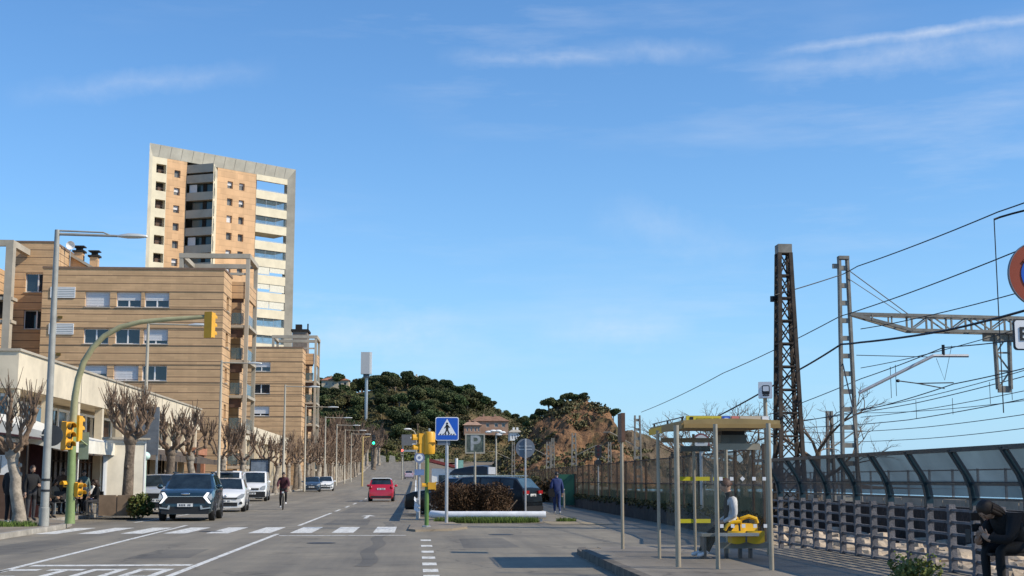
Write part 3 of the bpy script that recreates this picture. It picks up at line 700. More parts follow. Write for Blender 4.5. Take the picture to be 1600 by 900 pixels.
g = MB(); g.box(fx0-9, fx-.6, -3.6, -3.52, ZY(500, 112)-h(YL), ZY(462, 112)-h(YL)); g.build('balcony_opening', m_dark, wing)

# ---------------------------------------------------------------- low cream arcade of shops in front
SX = -16.0; Ya, Yb = 56.5, 104.0
zt, zs_ = 6.55, 5.05
shop = thing('shop_arcade', 'long low cream shop building with deep blank parapet beside the terrace', 'building', (SX, Ya, 0))
LN = Yb-Ya
mb = MB(); mb.box(-24, 0, 0, LN, zs_, zt); mb.build('parapet', m_cream, shop)
g = MB(); g.box(-24, .08, -.08, LN+.08, zt, zt+.1); g.build('coping', m_conc, shop)
mb = MB(); mb.box(-24, -1.6, .6, LN-.1, 0, zs_-.003); mb.build('wall', m_beige, shop)
# panel joints in the parapet
for i in range(1, 9): g = MB(); y = LN*i/9; g.box(.002, .012, y-.02, y+.02, zs_+.02, zt-.02); g.build('panel_joint', MATS['joint_dark'], shop)
# upper glazing band under the parapet, facing the street, and the end face
for i in range(12):
    y0 = .3+LN*i/12; y1 = y0+LN/12-.25
    g = MB(); g.box(-1.58, -1.5, y0, y1, 3.5, zs_-.3); f = g.build('shop_window', m_glass if i % 3 else m_glassb, shop)
    g = MB(); g.box(-1.5, -1.42, y0, y0+.12, 3.4, zs_-.2); g.box(-1.5, -1.42, (y0+y1)/2-.06, (y0+y1)/2+.06, 3.5, zs_-.3); g.box(-1.5, -1.42, y0+.12, y1, 3.4, 3.52); g.box(-1.5, -1.42, y0+.12, y1, zs_-.32, zs_-.2); g.build('frame', m_white, f)
g = MB(); g.box(-1.6, -.05, .05, LN-.05, 3.05, 3.3); g.build('arcade_slab', m_cream, shop)
for i in range(10):
    y = .2+LN*i/9.4
    g = MB(); g.box(-.42, -.04, y, y+.38, .13, 3.05); g.box(-.42, -.04, y, y+.38, 3.3, zs_-.003); g.build('column', m_cream, shop)
for i in range(9):
    y0 = .9+LN*i/9.4; g = MB(); g.box(-1.59, -1.52, y0, y0+3.9, .3, 2.9); f = g.build('shop_front', mat('shop_front_dark', (.03, .025, .022), .2, var=.3, scale=.8), shop)
    g = MB()
    for k in range(5): g.box(-1.52, -1.46, y0+k*.97-.03, y0+k*.97+.03, .15, 2.95)
    g.box(-1.52, -1.46, y0, y0+3.9, 2.3, 2.36); g.build('frame', m_dark if i % 3 else m_brownshade, f)
# end face windows (towards the camera)
for x0, x1 in ((-1.45, -.25), (-3.0, -1.9), (-7, -3.6)):
    g = MB(); g.box(x0, x1, .52, .58, 3.5, 4.75); f = g.build('end_window', m_glassb, shop)
    g = MB(); g.box(x0-.1, x1+.1, .44, .52, 4.75, 4.87); g.box(x0-.1, x1+.1, .44, .52, 3.38, 3.5); g.box(x0-.1, x0, .44, .52, 3.5, 4.75); g.box(x1, x1+.1, .44, .52, 3.5, 4.75); g.build('frame', m_white, f)
g = MB(); g.box(-24, -3.4, .3, .58, 0, 3.05); g.build('end_wall', m_cream, shop)
# second arcade under the farther block
sh2 = thing('shop_arcade', 'far low cream shop row below the second striped block', 'building', (-15.9, 127, h(127)))
mb = MB(); mb.box(-12, 0, 0, 50, 5.0, 6.4); mb.build('parapet', m_cream, sh2)
mb = MB(); mb.box(-12, -.6, .2, 49.9, 0, 4.997); mb.build('wall', m_beige, sh2)
for i in range(10):
    g = MB(); g.box(-.58, -.52, 1+5*i-.4, 1+5*i+3.4, .3, 3.2); g.build('shop_front', m_glass if i % 2 else m_white, sh2)
    g = MB(); g.box(-.5, -.1, 5*i, 5*i+.4, 0, 4.997); g.build('column', m_cream, sh2)
# rows of houses further along the left, glimpsed behind the bare trees
for i, (y0, ln, ht_, c_, lab) in enumerate(((218, 22, 5.6, m_cream, 'pale two storey house beyond the striped blocks behind bare trees'), (246, 26, 4.9, m_beige, 'beige low house farther up the street behind bare trees'), (280, 30, 5.2, m_conc, 'grey house at the top of the street behind bare trees'))):
    hs_ = thing('street_house', lab, 'house', (-15.5, y0, h(y0)))
    holes = [(y, y+1.4, z, z+1.1) for z in (1.0, 3.3) for y in [2+3.4*k for k in range(int(ln/3.6))]]
    mb = MB(); wall(mb, (0, 0, 0), Vector((0, 1, 0)), Vector((1, 0, 0)), 0, ln, 0, ht_, holes, .2); wall(mb, (-10, 0, 0), X3, N3, 0, 10, 0, ht_); wall(mb, (-10, ln, 0), X3, Vector((0, 1, 0)), 0, 10, 0, ht_); wall(mb, (-10, 0, 0), Vector((0, 1, 0)), Vector((-1, 0, 0)), 0, ln, 0, ht_); mb.build('wall', c_, hs_, recalc=False)
    g = MB(); g.prism([(.4, -.3, ht_), (-10.4, -.3, ht_), (-5, -.3, ht_+1.8)], (0, ln+.6, 0)); g.build('roof', m_tile, hs_)
    for hh in holes: window(hs_, (0, 0, 0), Vector((0, 1, 0)), Vector((1, 0, 0)), hh, .2, rnd.choice(('none', 'half')), 2, sill=False)
# ================================================================ vehicles
m_tyre = mat('tyre_rubber', (.018, .018, .018), .8, var=.1)
m_rim = mat('alloy_rim', (.33, .34, .35), .3, .9, var=0)
m_blackpl = mat('black_plastic', (.015, .015, .016), .5, var=0)
m_lampglass = mat('headlamp_glass', (.55, .58, .6), .1, .2, var=0, spec=1)
m_redlamp = mat('tail_lamp_red', (.30, .008, .01), .2, var=0)
m_plate = mat('number_plate_white', (.72, .72, .7), .5, var=0)
m_chrome = mat('chrome_trim', (.7, .7, .7), .15, 1, var=0)
m_carglass = mat('car_glass', (.018, .028, .034), .05, var=.5, scale=1.6, spec=.8)
m_intl = mat('plate_characters', (.03, .03, .04), .6, var=0)
def paint(name, col, rough=.28, metal=.2): return mat(name, col, rough, metal, var=.05, scale=1.5, coat=.8)

def make_car(root, P, body_m, roof_m=None):
    """P: L W H, clearance, stations [(t, z_belt, z_roof, wscale)], intervals: kind of each station gap"""
    L, W, H = P['L'], P['W'], P['H']; zb0 = P.get('clear', .2); roofw = P.get('roofw', .74)
    S = P['stations']; kinds = P['kinds']; hw = W/2
    mbs = {'body': MB(), 'roof': MB(), 'windscreen': MB(), 'side_window': MB(), 'rear_window': MB()}
    rows = []
    for t, zb, zr, ws in S:
        y = t*L; w_ = hw*ws; gh = zr > zb+.06
        # belt dips towards nose and tail undersides
        lo = zb0+P.get('lift', {}).get(t, 0)
        pts = [(0, lo), (w_*.86, lo), (w_*.975, lo+.10), (w_, lo+(zb-lo)*.5), (w_*.99, zb-.10), (w_*.955, zb)]
        if gh:
            rw = w_*lerp(.95, roofw, (zr-zb)/(H-zb if H > zb else 1)) if zr < H-.02 else w_*roofw
            k = (zr-zb)
            pts += [(rw+.02, zr-.07*min(1, k/.4)), (rw*.9, zr-.015), (0, zr)]
        else: pts += [(w_*.9, zb+.012), (w_*.82, zb+.025), (0, zb+.05)]
        rows.append([(x, y, z) for x, z in pts])
    def cat(kind, seg):
        if kind == 'ws': return 'windscreen' if seg == 7 else ('body' if seg <= 6 else 'body')
        if kind == 'side': return 'side_window' if seg == 5 else ('roof' if seg >= 6 else 'body')
        if kind == 'pillar': return 'roof' if seg >= 6 else 'body'
        if kind == 'rear': return 'rear_window' if seg == 7 else 'body'
        return 'body'
    for i, k in enumerate(kinds):
        a, b = rows[i], rows[i+1]
        for seg in range(8):
            for sg in (1, -1):
                ck = cat(k, seg)
                mb = mbs[ck] if ck != 'side_window' else mbs.setdefault(('side_window', i, sg), MB())
                q = [(sg*x, y, z) for x, y, z in (a[seg], b[seg], b[seg+1], a[seg+1])]
                mb.poly(q if sg > 0 else q[::-1])
    for r_ in (rows[0], rows[-1]):
        mbs['body'].poly(r_+[(-x, y, z) for x, y, z in r_[-2:0:-1]])
    mats = {'body': body_m, 'roof': roof_m or body_m, 'windscreen': m_carglass, 'side_window': m_carglass, 'rear_window': P.get('rearm', m_carglass)}
    objs = {}
    for k, mb in mbs.items():
        if mb.f:
            kn = k if isinstance(k, str) else k[0]; o = mb.build(kn, mats[kn], root, smooth=True, angle=32); objs[k] = o
            if P.get('subsurf', True) and k in ('body', 'roof'): pass
    # wheels
    wr = P.get('wr', .33)
    for wy in P['axles']:
        for sg in (1, -1):
            x = sg*(hw*P.get('wtrack', .985))
            g = MB(); t_ = .2
            g.lathe([(wr-.09, -t_/2), (wr-.02, -t_/2), (wr, -t_/2+.03), (wr, t_/2-.03), (wr-.02, t_/2), (wr-.09, t_/2)], (0, 0, 0), 'x', 24)
            wo = g.build('wheel', m_tyre, root, smooth=True, loc=(x-sg*t_/2+sg*.01, wy*L, wr))
            g = MB(); g.lathe([(wr-.085, -.03), (wr-.085, .0), (wr-.12, .012), (.02, .03)], (0, 0, 0), 'x', 20)
            if sg < 0: g.v = [(-a, b, c) for a, b, c in g.v]
            for k in range(5):
                an = 2*PI*k/5; g.obox((sg*.035, math.cos(an)*(wr-.1)*.55, math.sin(an)*(wr-.1)*.55), (.012, 0, 0), Vector((0, math.cos(an), math.sin(an)))*(wr-.1)*.5, Vector((0, -math.sin(an), math.cos(an)))*.03)
            rim = g.build('rim', P.get('rim', m_rim), wo, loc=(sg*(t_/2-.02), 0, 0))
            # dark arch lip round the wheel, set a little proud of the flank
            g = MB(); n_ = 14
            for k in range(n_):
                a0, a1 = PI*k/n_, PI*(k+1)/n_; r0, r1 = wr+.015, wr+P.get('arch', .07)
                xx = sg*(hw+.004)
                q = [(xx, wy*L+math.cos(a)*r, wr+math.sin(a)*r) for a, r in ((a0, r0), (a1, r0), (a1, r1), (a0, r1))]
                g.prism(q, (-sg*.25, 0, 0))
            g.build('wheel_arch', P.get('archm', m_blackpl), root)
    # mirrors
    my, mz = P['mirror']
    for sg in (1, -1):
        g = MB(); g.ball((0, 0, 0), .11, .07, .085, 10, 6); g.build('wing_mirror', P.get('mirm', body_m), root, smooth=True, loc=(sg*(hw*.955+.12), my*L, mz))
    for sg in (1, -1):
        for wy in P.get('handles', ()):
            g = MB(); g.box(sg*(hw*.985), sg*(hw*.985+.03), wy*L, wy*L+.17, P['hz'], P['hz']+.035); g.build('door_handle', P.get('mirm', body_m), root)
        for wy in P.get('seams', ()):
            g = MB(); g.box(sg*(hw*.9), sg*(hw+.003), wy*L-.006, wy*L+.006, zb0+.18, P['hz']+.06); g.build('door_seam', m_blackpl, root)
    return objs
def part_box(root, name, m, *b): g = MB(); g.box(*b); return g.build(name, m, root)
def plate(root, y, z, rear=False, x=0, txt=None):
    s = -1 if not rear else 1
    p = part_box(root, 'number_plate', m_plate, x-.26, x+.26, y-.012, y+.012, z-.055, z+.055)
    g = MB()
    for i in range(7):
        if i == 4: continue
        xx = x-.2+.058*i; yy = y+s*.015; g.box(xx, xx+.035, yy-.002, yy+.002, z-.032, z+.032)
    g.build('plate_characters', m_intl, p); return p
def lamp_poly(root, name, m, pts, y, d=.05):
    g = MB(); g.prism([(x, y, z) for x, z in pts], (0, d, 0)); return g.build(name, m, root)

HATCH = dict(L=3.9, W=1.7, H=1.5, clear=.19, roofw=.74, wr=.31, arch=.05,
    stations=[(0, .62, .62, .80), (.025, .72, .72, .92), (.10, .84, .84, .985), (.235, .95, .95, 1), (.245, .96, .985, 1), (.43, .97, 1.46, 1), (.45, .97, 1.47, 1), (.645, .98, 1.5, 1), (.665, .98, 1.5, 1), (.83, 1.0, 1.47, 1), (.87, 1.0, 1.45, .99), (.955, 1.02, 1.09, .96), (.965, 1.0, 1.0, .95), (1, .62, .62, .90)],
    kinds=['body', 'body', 'body', 'body', 'ws', 'pillar', 'side', 'pillar', 'side', 'pillar', 'rear', 'body', 'body'],
    axles=(.2, .84), mirror=(.3, 1.0), handles=(.52, .74), seams=(.44, .655, .26), hz=.82)
SUVP = dict(L=4.5, W=1.88, H=1.66, clear=.24, roofw=.75, wr=.37, arch=.10,
    stations=[(0, .72, .72, .84), (.02, .92, .92, .94), (.07, 1.02, 1.02, .985), (.24, 1.1, 1.1, 1), (.25, 1.1, 1.12, 1), (.40, 1.11, 1.61, 1), (.42, 1.11, 1.63, 1), (.61, 1.12, 1.66, 1), (.625, 1.12, 1.66, 1), (.80, 1.15, 1.62, 1), (.86, 1.17, 1.6, .99), (.955, 1.19, 1.26, .96), (.965, 1.15, 1.15, .96), (1, .72, .72, .90)],
    kinds=['body', 'body', 'body', 'body', 'ws', 'pillar', 'side', 'pillar', 'side', 'pillar', 'rear', 'body', 'body'],
    axles=(.185, .81), mirror=(.29, 1.17), handles=(.5, .71), seams=(.42, .62, .25), hz=.98)
ESTATE = dict(SUVP, L=4.65, W=1.86, H=1.54, clear=.2, wr=.34, arch=.05,
    stations=[(0, .62, .62, .84), (.02, .8, .8, .94), (.08, .9, .9, .985), (.25, 1.0, 1.0, 1), (.26, 1.0, 1.02, 1), (.40, 1.0, 1.5, 1), (.42, 1.0, 1.52, 1), (.58, 1.02, 1.54, 1), (.595, 1.02, 1.54, 1), (.76, 1.04, 1.52, 1), (.775, 1.04, 1.52, 1), (.89, 1.06, 1.48, .99), (.91, 1.06, 1.46, .99), (.97, 1.08, 1.13, .96), (.978, 1.06, 1.06, .96), (1, .62, .62, .9)],
    kinds=['body', 'body', 'body', 'body', 'ws', 'pillar', 'side', 'pillar', 'side', 'pillar', 'side', 'pillar', 'rear', 'body', 'body'], mirror=(.3, 1.06), hz=.86, handles=(.5, .68), seams=(.42, .59, .26))
VAN = dict(L=4.6, W=1.9, H=1.95, clear=.22, roofw=.84, wr=.33, arch=.06,
    stations=[(0, .72, .72, .86), (.02, .9, .9, .95), (.08, 1.05, 1.05, .99), (.17, 1.17, 1.17, 1), (.175, 1.17, 1.2, 1), (.33, 1.17, 1.86, 1), (.345, 1.17, 1.9, 1), (.5, 1.17, 1.95, 1), (.515, 1.17, 1.95, 1), (.965, 1.2, 1.93, .99), (.975, 1.2, 1.9, .98), (.992, 1.2, 1.28, .97), (1, .7, .7, .95)],
    kinds=['body', 'body', 'body', 'body', 'ws', 'pillar', 'side', 'pillar', 'pillar', 'pillar', 'rear', 'body'],
    axles=(.19, .82), mirror=(.24, 1.25), handles=(.44,), seams=(.34, .51, .19), hz=1.0)

def front_car(root, P, grille=True):
    pass
W_PAINT = paint('white_car_paint', (.78, .78, .76), .3, .0)
# ---- dark blue-green SUV facing us, waiting before the crossing
suv = thing('suv', 'dark blue green SUV facing us with angular white running lights', 'car', (XY(293, 48.5)-.02, 48.3, 0), R(0))
suv.rotation_euler[2] = R(3)
dk = paint('petrol_blue_paint', (.022, .055, .075), .22, .5)
make_car(suv, dict(SUVP, rim=mat('dark_rim', (.12, .12, .13), .35, .8, var=0), mirm=dk), dk)
part_box(suv, 'grille', m_blackpl, -.68, .68, -.03, .1, .60, .80)
part_box(suv, 'lower_grille', m_blackpl, -.80, .80, -.02, .1, .26, .50)
part_box(suv, 'grille_trim', m_chrome, -.66, .66, -.04, .02, .83, .85)
for sg in (1, -1):
    lamp_poly(suv, 'running_light', mat('running_light', (.9, .9, .9), .3, var=0, emit=(1, 1, 1, .7)), [(sg*x, z) for x, z in ((.72, .98), (.60, .82), (.78, .62), (.86, .60), (.72, .82), (.80, .97))], -.05, .14)
    lamp_poly(suv, 'headlight', m_lampglass, [(sg*x, z) for x, z in ((.86, .94), (.74, .83), (.86, .70), (.90, .80))], -.03, .2)
    lamp_poly(suv, 'fog_trim', m_chrome, [(sg*x, z) for x, z in ((.52, .40), (.86, .44), (.86, .48), (.60, .45), (.56, .54), (.50, .54))], -.05, .12)
    part_box(suv, 'roof_rail', m_blackpl, sg*.66-.02, sg*.66+.02, 1.95, 3.5, 1.64, 1.69)
g = MB(); g.ball((0, -.02, .93), .16, .03, .04, 14, 6); g.build('emblem', m_chrome, suv, smooth=True)
plate(suv, -.05, .55)
# ---- white parked hatchback half hidden behind the hedge
def hatch_front(root, body, H=1):
    make_car(root, HATCH, body)
    part_box(root, 'grille', m_blackpl, -.5, .5, -.03, .06, .56, .62)
    part_box(root, 'lower_grille', m_blackpl, -.52, .52, -.02, .06, .26, .42)
    for sg in (1, -1):
        lamp_poly(root, 'headlight', m_lampglass, [(sg*x, z) for x, z in ((.46, .64), (.56, .60), (.79, .66), (.83, .80), (.70, .80))], -.02, .32)
        lamp_poly(root, 'fog_lamp', m_blackpl, [(sg*x, z) for x, z in ((.58, .34), (.74, .36), (.72, .46), (.62, .44))], -.02, .12)
    g = MB(); g.ball((0, -.02, .69), .07, .02, .05, 12, 6); g.build('emblem', m_chrome, root, smooth=True)
    plate(root, -.04, .48)
hb = thing('hatchback', 'white hatchback facing us directly behind the dark SUV', 'car', (XY(362, 62)-.25, 62, 0), R(4))
hatch_front(hb, W_PAINT)
pc = thing('parked_car', 'silver white parked car between the hedge and the dark SUV', 'car', (XY(246, 58)-.1, 58, 0), R(2))
make_car(pc, dict(SUVP, L=4.3, W=1.8), paint('silver_paint', (.55, .56, .56), .3, .3))
part_box(pc, 'grille', m_blackpl, -.62, .62, -.03, .06, .66, .86); part_box(pc, 'lower_grille', m_blackpl, -.66, .66, -.02, .06, .28, .48)
for sg in (1, -1): lamp_poly(pc, 'headlight', m_lampglass, [(sg*x, z) for x, z in ((.55, .84), (.84, .88), (.86, .98), (.60, .95))], -.02, .25)
plate(pc, -.045, .57)
# ---- white vans parked beyond
def van_front(root, body):
    make_car(root, VAN, body)
    part_box(root, 'bumper', m_blackpl, -.86, .86, -.05, .12, .26, .62)
    part_box(root, 'grille', m_blackpl, -.45, .45, -.03, .06, .74, .84)
    for sg in (1, -1): lamp_poly(root, 'headlight', m_lampglass, [(sg*x, z) for x, z in ((.52, .76), (.86, .78), (.88, 1.02), (.66, .98))], -.02, .3)
    plate(root, -.065, .5)
v1 = thing('van', 'white van with roof light bar just behind the white hatchback', 'van', (-11.15, 82, h(82)), R(2)); van_front(v1, W_PAINT)
g = MB(); g.box(-.35, .35, 1.2, 1.4, 1.88, 1.96); g.build('roof_bar', m_blackpl, v1)
v2 = thing('van', 'white van with black bumper parked farthest along, beside the cyclist', 'van', (-10.6, 91, h(91)), R(3)); van_front(v2, W_PAINT)
# ---- blue grey car parked farther along
bc = thing('parked_car', 'blue grey hatchback parked under the far bare trees', 'car', (XY(487, 137), 137, h(137)), R(3)); hatch_front(bc, paint('blue_grey_paint', (.07, .11, .16), .25, .5))
wc = thing('parked_car', 'small white car tucked behind the blue grey hatchback', 'car', (XY(508, 143), 143.5, h(143)), R(3)); hatch_front(wc, W_PAINT)
# ---- red city car driving away
def rear_fit(root, red=True, zl=.75, P=HATCH):
    L = P['L']
    for sg in (1, -1): g = MB(); g.ball((sg*.66, L*.972, zl+.12), .10, .08, .13, 10, 6); g.build('tail_light', m_redlamp, root, smooth=True)
    part_box(root, 'rear_bumper', m_blackpl, -.66, .66, L-.06, L+.02, .24, .36)
    plate(root, L*.99+.02, zl+.05, True)
rc = thing('city_car', 'small red city car with white roof driving away from us', 'car', (XY(596, 93), 92, h(92)), R(180))
rc.location = (XY(596, 90), 93.2, h(90))
redp = paint('red_paint', (.50, .012, .03), .25, .1)
RP = dict(HATCH, L=3.6, W=1.66, H=1.49, roofw=.76)
make_car(rc, RP, redp, W_PAINT); rear_fit(rc, P=RP); part_box(rc, 'spoiler', W_PAINT, -.56, .56, RP['L']*.80, RP['L']*.90, 1.455, 1.515)
fc = thing('distant_car', 'small pale car with dark rear window far up the road', 'car', (XY(639, 262), 265, h(265)), R(180)); make_car(fc, HATCH, paint('pale_mauve_paint', (.45, .36, .42), .3, .1)); rear_fit(fc)
# ---- the parking place on the right
bp = paint('black_paint', (.006, .007, .009), .32, .0); bp.node_tree.nodes['Principled BSDF'].inputs['Coat Weight'].default_value = .1; bp.node_tree.nodes['Principled BSDF'].inputs['Specular IOR Level'].default_value = .3
a = R(60)     # cars stand obliquely, noses to the road
def parked(name, label, x, y, P, pm, roof=None, ang=62):
    r_ = thing(name, label, 'car', (x, y, h(y)), R(ang)); make_car(r_, dict(P, rearm=mat('tinted_rear_glass', (.05, .085, .09), .08, var=.3, scale=2, spec=.8)), pm, roof); return r_
LX, LY = 4.3, 52.4      # rear corner nearest us
L = ESTATE['L']; ang = 90-28
def nose(xr, yr, ang, L): return xr-L*(-math.sin(R(ang))), yr-L*math.cos(R(ang))
# local +y is the rear; heading of local y = (-sin a, cos a)
ang = -62
sx, sy = 4.05-L*math.sin(R(62)), 53.3+L*math.cos(R(62))-0.0
bk1 = parked('estate_car', 'black estate car with its tail towards us behind the brown hedge', sx, sy, ESTATE, bp, ang=180+62)
bk1.location = (4.5-L*.883, 52.9+L*.469, 0)
def estate_rear(root, P):
    L = P['L']
    for sg in (1, -1):
        g = MB(); g.box(min(sg*.45, sg*.86), max(sg*.45, sg*.86), L*.975, L+.0, .88, 1.0); g.build('tail_light', m_redlamp, root)
        part_box(root, 'reversing_light', m_lampglass, min(sg*.55, sg*.7), max(sg*.55, sg*.7), L*.98, L+.005, .84, .875)
    part_box(root, 'rear_bumper', m_blackpl, -.82, .82, L-.1, L+.03, .24, .42)
    part_box(root, 'chrome_strip', m_chrome, -.7, .7, L-.02, L+.02, .55, .57)
    plate(root, L*.985+.03, .82, True)
    for sg in (1, -1):
        g = MB(); g.tube([(sg*.90, L*.27, 1.0), (sg*.905, L*.9, 1.07)], .012, 5); g.build('window_trim', m_chrome, root)
    for sg in (1, -1): part_box(root, 'roof_rail', m_chrome, sg*.68-.02, sg*.68+.02, L*.42, L*.88, 1.54, 1.58)
estate_rear(bk1, ESTATE)
bk2 = parked('estate_car', 'black estate car with silver roof and a roof box just past the other black estate', 0, 0, dict(ESTATE, W=1.84), bp, paint('silver_roof_paint', (.42, .46, .5), .3, .5), ang=180+62)
bk2.location = (4.0-L*.883, 55.9+L*.469, 0); estate_rear(bk2, ESTATE)
rb_ = thing('roof_box', 'black roof box with grey tail riding on the black estate', 'roof box', (0, 0, 0))
dirv = Vector((-.883, .469, 0)); pos = bk2.location+Vector((.883, -.469, 0))*2.75
rb_.location = (pos.x, pos.y, 1.6); rb_.rotation_euler = (0, 0, R(180+62))
g = MB(); rows_ = []
for t, w_, z_ in ((-.95, .25, .12), (-.7, .36, .27), (0, .40, .38), (.6, .40, .4), (.8, .38, .36)):
    rows_.append([(x*w_, t, z*z_) for x, z in ((-1, .0), (-1, .5), (-.8, .9), (0, 1), (.8, .9), (1, .5), (1, 0))])
for a_, b_ in zip(rows_, rows_[1:]):
    for k in range(6): g.poly([a_[k], a_[k+1], b_[k+1], b_[k]])
    g.poly([a_[0], b_[0], b_[6], a_[6]])
g.poly(rows_[0])
g.poly(rows_[-1]); g.build('shell', mat('roof_box_black', (.02, .02, .022), .35, var=0), rb_, smooth=True)
g = MB(); g.box(-.34, .34, .81, .86, .03, .32); g.build('tail_panel', mat('roof_box_grey', (.35, .36, .38), .4, var=0), rb_)
for y in (-.45, .35): part_box(rb_, 'crossbar', m_metal, -.66, .66, y, y+.06, -.045, -.005)
bk3 = parked('parked_car', 'dark car glimpsed at the left end of the brown hedge', -0.2+.9, 63, HATCH, paint('charcoal_paint', (.04, .042, .045), .25, .4), ang=180+62)
bk3.location = (1.9-3.4, 64+1.8, 0); bk3.location = (.9, 68, 0); rear_fit(bk3)
# ================================================================ left side street furniture and trees
m_bark = mat('plane_bark', (.19, .145, .105), .9, var=.45, scale=5, bump=.6, bscale=14)
m_bark2 = mat('plane_bark_pale', (.33, .28, .22), .9, var=.4, scale=3.5, bump=.5, bscale=10)
m_twig = mat('twig_bark', (.17, .115, .075), .9, var=.3, scale=6)
m_polegrey = mat('lamp_pole_grey', (.34, .335, .30), .5, .1, var=.15, scale=3)
m_polebeige = mat('lamp_pole_beige', (.40, .36, .28), .5, .1, var=.1)
m_green = mat('signal_post_green', (.20, .27, .10), .5, var=.2, scale=2)
m_olive = mat('signal_arm_olive', (.35, .33, .18), .5, var=.15)
m_yel = mat('signal_yellow', (.72, .36, .02), .45, var=.08)
m_lens = mat('dark_lens', (.03, .03, .03), .2, var=0)
def plane_tree(seed, trunk_h, top, spread, lean=(0, 0), tr=.17, twigs=9, knob=1.0, pale=True, simple=False):
    r_ = random.Random(seed); tk = MB(); cr = MB()
    n = 6; pts = []; rad = []
    for i in range(n+1):
        t = i/n; pts.append(Vector((lean[0]*t+r_.uniform(-.04, .04)*(0 < i), lean[1]*t+r_.uniform(-.04, .04)*(0 < i), trunk_h*t))); rad.append(tr*(1.25-.35*t+(.35 if i == 0 else 0)+(.2 if i == n else 0)))
    tk.tube(pts, rad, 10)
    tk.ball(pts[-1], tr*1.45, tr*1.4, tr*1.5, 10, 7)
    for k in range(2):
        z = r_.uniform(.4, .85)*trunk_h; a = r_.uniform(0, 6.28); tk.ball((pts[3].x+math.cos(a)*tr*.8, pts[3].y+math.sin(a)*tr*.8, z), tr*.35, tr*.35, tr*.45, 8, 6)
    nl = 6 if simple else 9
    for k in range(nl):
        a = 2*PI*k/nl+r_.uniform(-.4, .4); p = pts[-1].copy(); L_ = (top-trunk_h)*r_.uniform(.34, .68); out = spread*r_.uniform(.55, 1.0)
        lp = [p]; m_ = 5
        for i in range(1, m_+1):
            t = i/m_; rr = out*(1-(1-t)**1.5)*(1 if t < .7 else 1-.12*(t-.7)/.3); zz = trunk_h+L_*(t**1.25)
            lp.append(Vector((p.x+math.cos(a)*rr+r_.uniform(-.12, .12), p.y+math.sin(a)*rr+r_.uniform(-.12, .12), zz+r_.uniform(-.07, .07))))
        r0 = tr*r_.uniform(.42, .56)
        cr.tube(lp, [r0*(1-.45*i/m_) for i in range(m_+1)], 6 if simple else 8)
        for j in range(1, m_+1):
            if r_.random() < .75: 
                rr = r0*r_.uniform(.7, 1.15)*knob; o = lp[j]; cr.ball((o.x+r_.uniform(-.03, .03), o.y+r_.uniform(-.03, .03), o.z), rr, rr, rr*1.2, 7, 5)
        cr.ball(lp[-1], r0*r_.uniform(.7, 1.1)*knob, r0*r_.uniform(.7, 1.1)*knob, r0*r_.uniform(.8, 1.3)*knob, 7, 5)
        ends = [lp[-1], lp[-1], lp[-2]] if simple else [lp[-1], lp[-1], lp[-2], lp[-3]]
        for e in ends:
            for q in range(twigs):
                b = r_.uniform(0, 6.28); s = r_.uniform(.3, 1.0)*(top-trunk_h)*.42; sp = r_.uniform(.1, .6)*s
                m1 = e+Vector((math.cos(b)*sp*.6, math.sin(b)*sp*.6, s*.5)); m2 = e+Vector((math.cos(b)*sp, math.sin(b)*sp, s))
                cr.tube([e, m1, m2], [.019, .013, .006] if not simple else [.035, .025, .014], 4 if not simple else 3, cap=False)
                if r_.random() < .5: cr.tube([m1, m1+Vector((r_.uniform(-.3, .3)*s, r_.uniform(-.3, .3)*s, s*.4))], [.011, .005] if not simple else [.02, .012], 3, cap=False)
    return tk, cr
GP = 'pollarded plane trees along the left pavement'
def put_tree(tk, cr, label, loc, rz=0, pale=True):
    r_ = thing('plane_tree', label, 'tree', loc, rz, GP)
    tk.build('trunk', m_bark2 if pale else m_bark, r_, smooth=True, angle=60); cr.build('crown', mat('plane_limb', (.20, .135, .09), .9, var=.4, scale=5, bump=.5, bscale=12), r_, smooth=True, angle=60); return r_
t1 = put_tree(*plane_tree(11, 2.0, 4.3, .95, (-.25, 0), .15, 5, .85), 'nearest bare plane tree with pale mottled trunk beside the tall grey lamp', (XY(33, 40.4), 40.4, .13))
t2 = put_tree(*plane_tree(23, 2.75, 5.0, .95, (.12, 0), .18, 10, .8), 'bare plane tree rising from the brown planter before the white terrace screen', (XY(193, 52), 52.6, .13), 0, False)
tk, cr = plane_tree(5, 2.6, 5.0, 1.3, (.1, .1), .2, 6, simple=True)
t3 = put_tree(tk, cr, 'bare plane tree standing just past the white terrace screen', (XY(262, 68), 68, .13), 0, False)
labs = {77: 'bare plane tree rising above the rear of the dark SUV', 87: 'bare plane tree before the corner of the nearer tan block', 97: 'bare plane tree before the balcony recess of the nearer tan block', 112: 'leaning bare plane tree rising right of the dark advertising panel', 122: 'bare plane tree directly above the cyclist', 132: 'bare plane tree left of the blue grey parked car'}
tv = [plane_tree(s_, 2.5, 5.2, 1.4, (rnd.uniform(-.3, .3), 0), .19, 6, simple=True) for s_ in (31, 37, 41)]
proto = [t3]
for k, (tk, cr) in enumerate(tv): pass
protos = [t3]
for i, (y, lb) in enumerate(labs.items()):
    if i < 2: o = put_tree(*tv[i], lb, (-12.0+rnd.uniform(-.2, .2), y, h(y)+.13), rnd.uniform(0, 6)); protos.append(o)
    else: o = copy_tree(protos[i % 3], (-12.1+rnd.uniform(-.2, .2), y, h(y)+.13), rnd.uniform(0, 6), lb, scale=rnd.uniform(.92, 1.1))
for i in range(24):
    y = 142+7*i; o = copy_tree(protos[i % 3], (-12.2+rnd.uniform(-.3, .3), y, h(y)+.13), rnd.uniform(0, 6), 'small bare plane tree far up the left pavement beyond the blue grey car', scale=rnd.uniform(.95, 1.25))
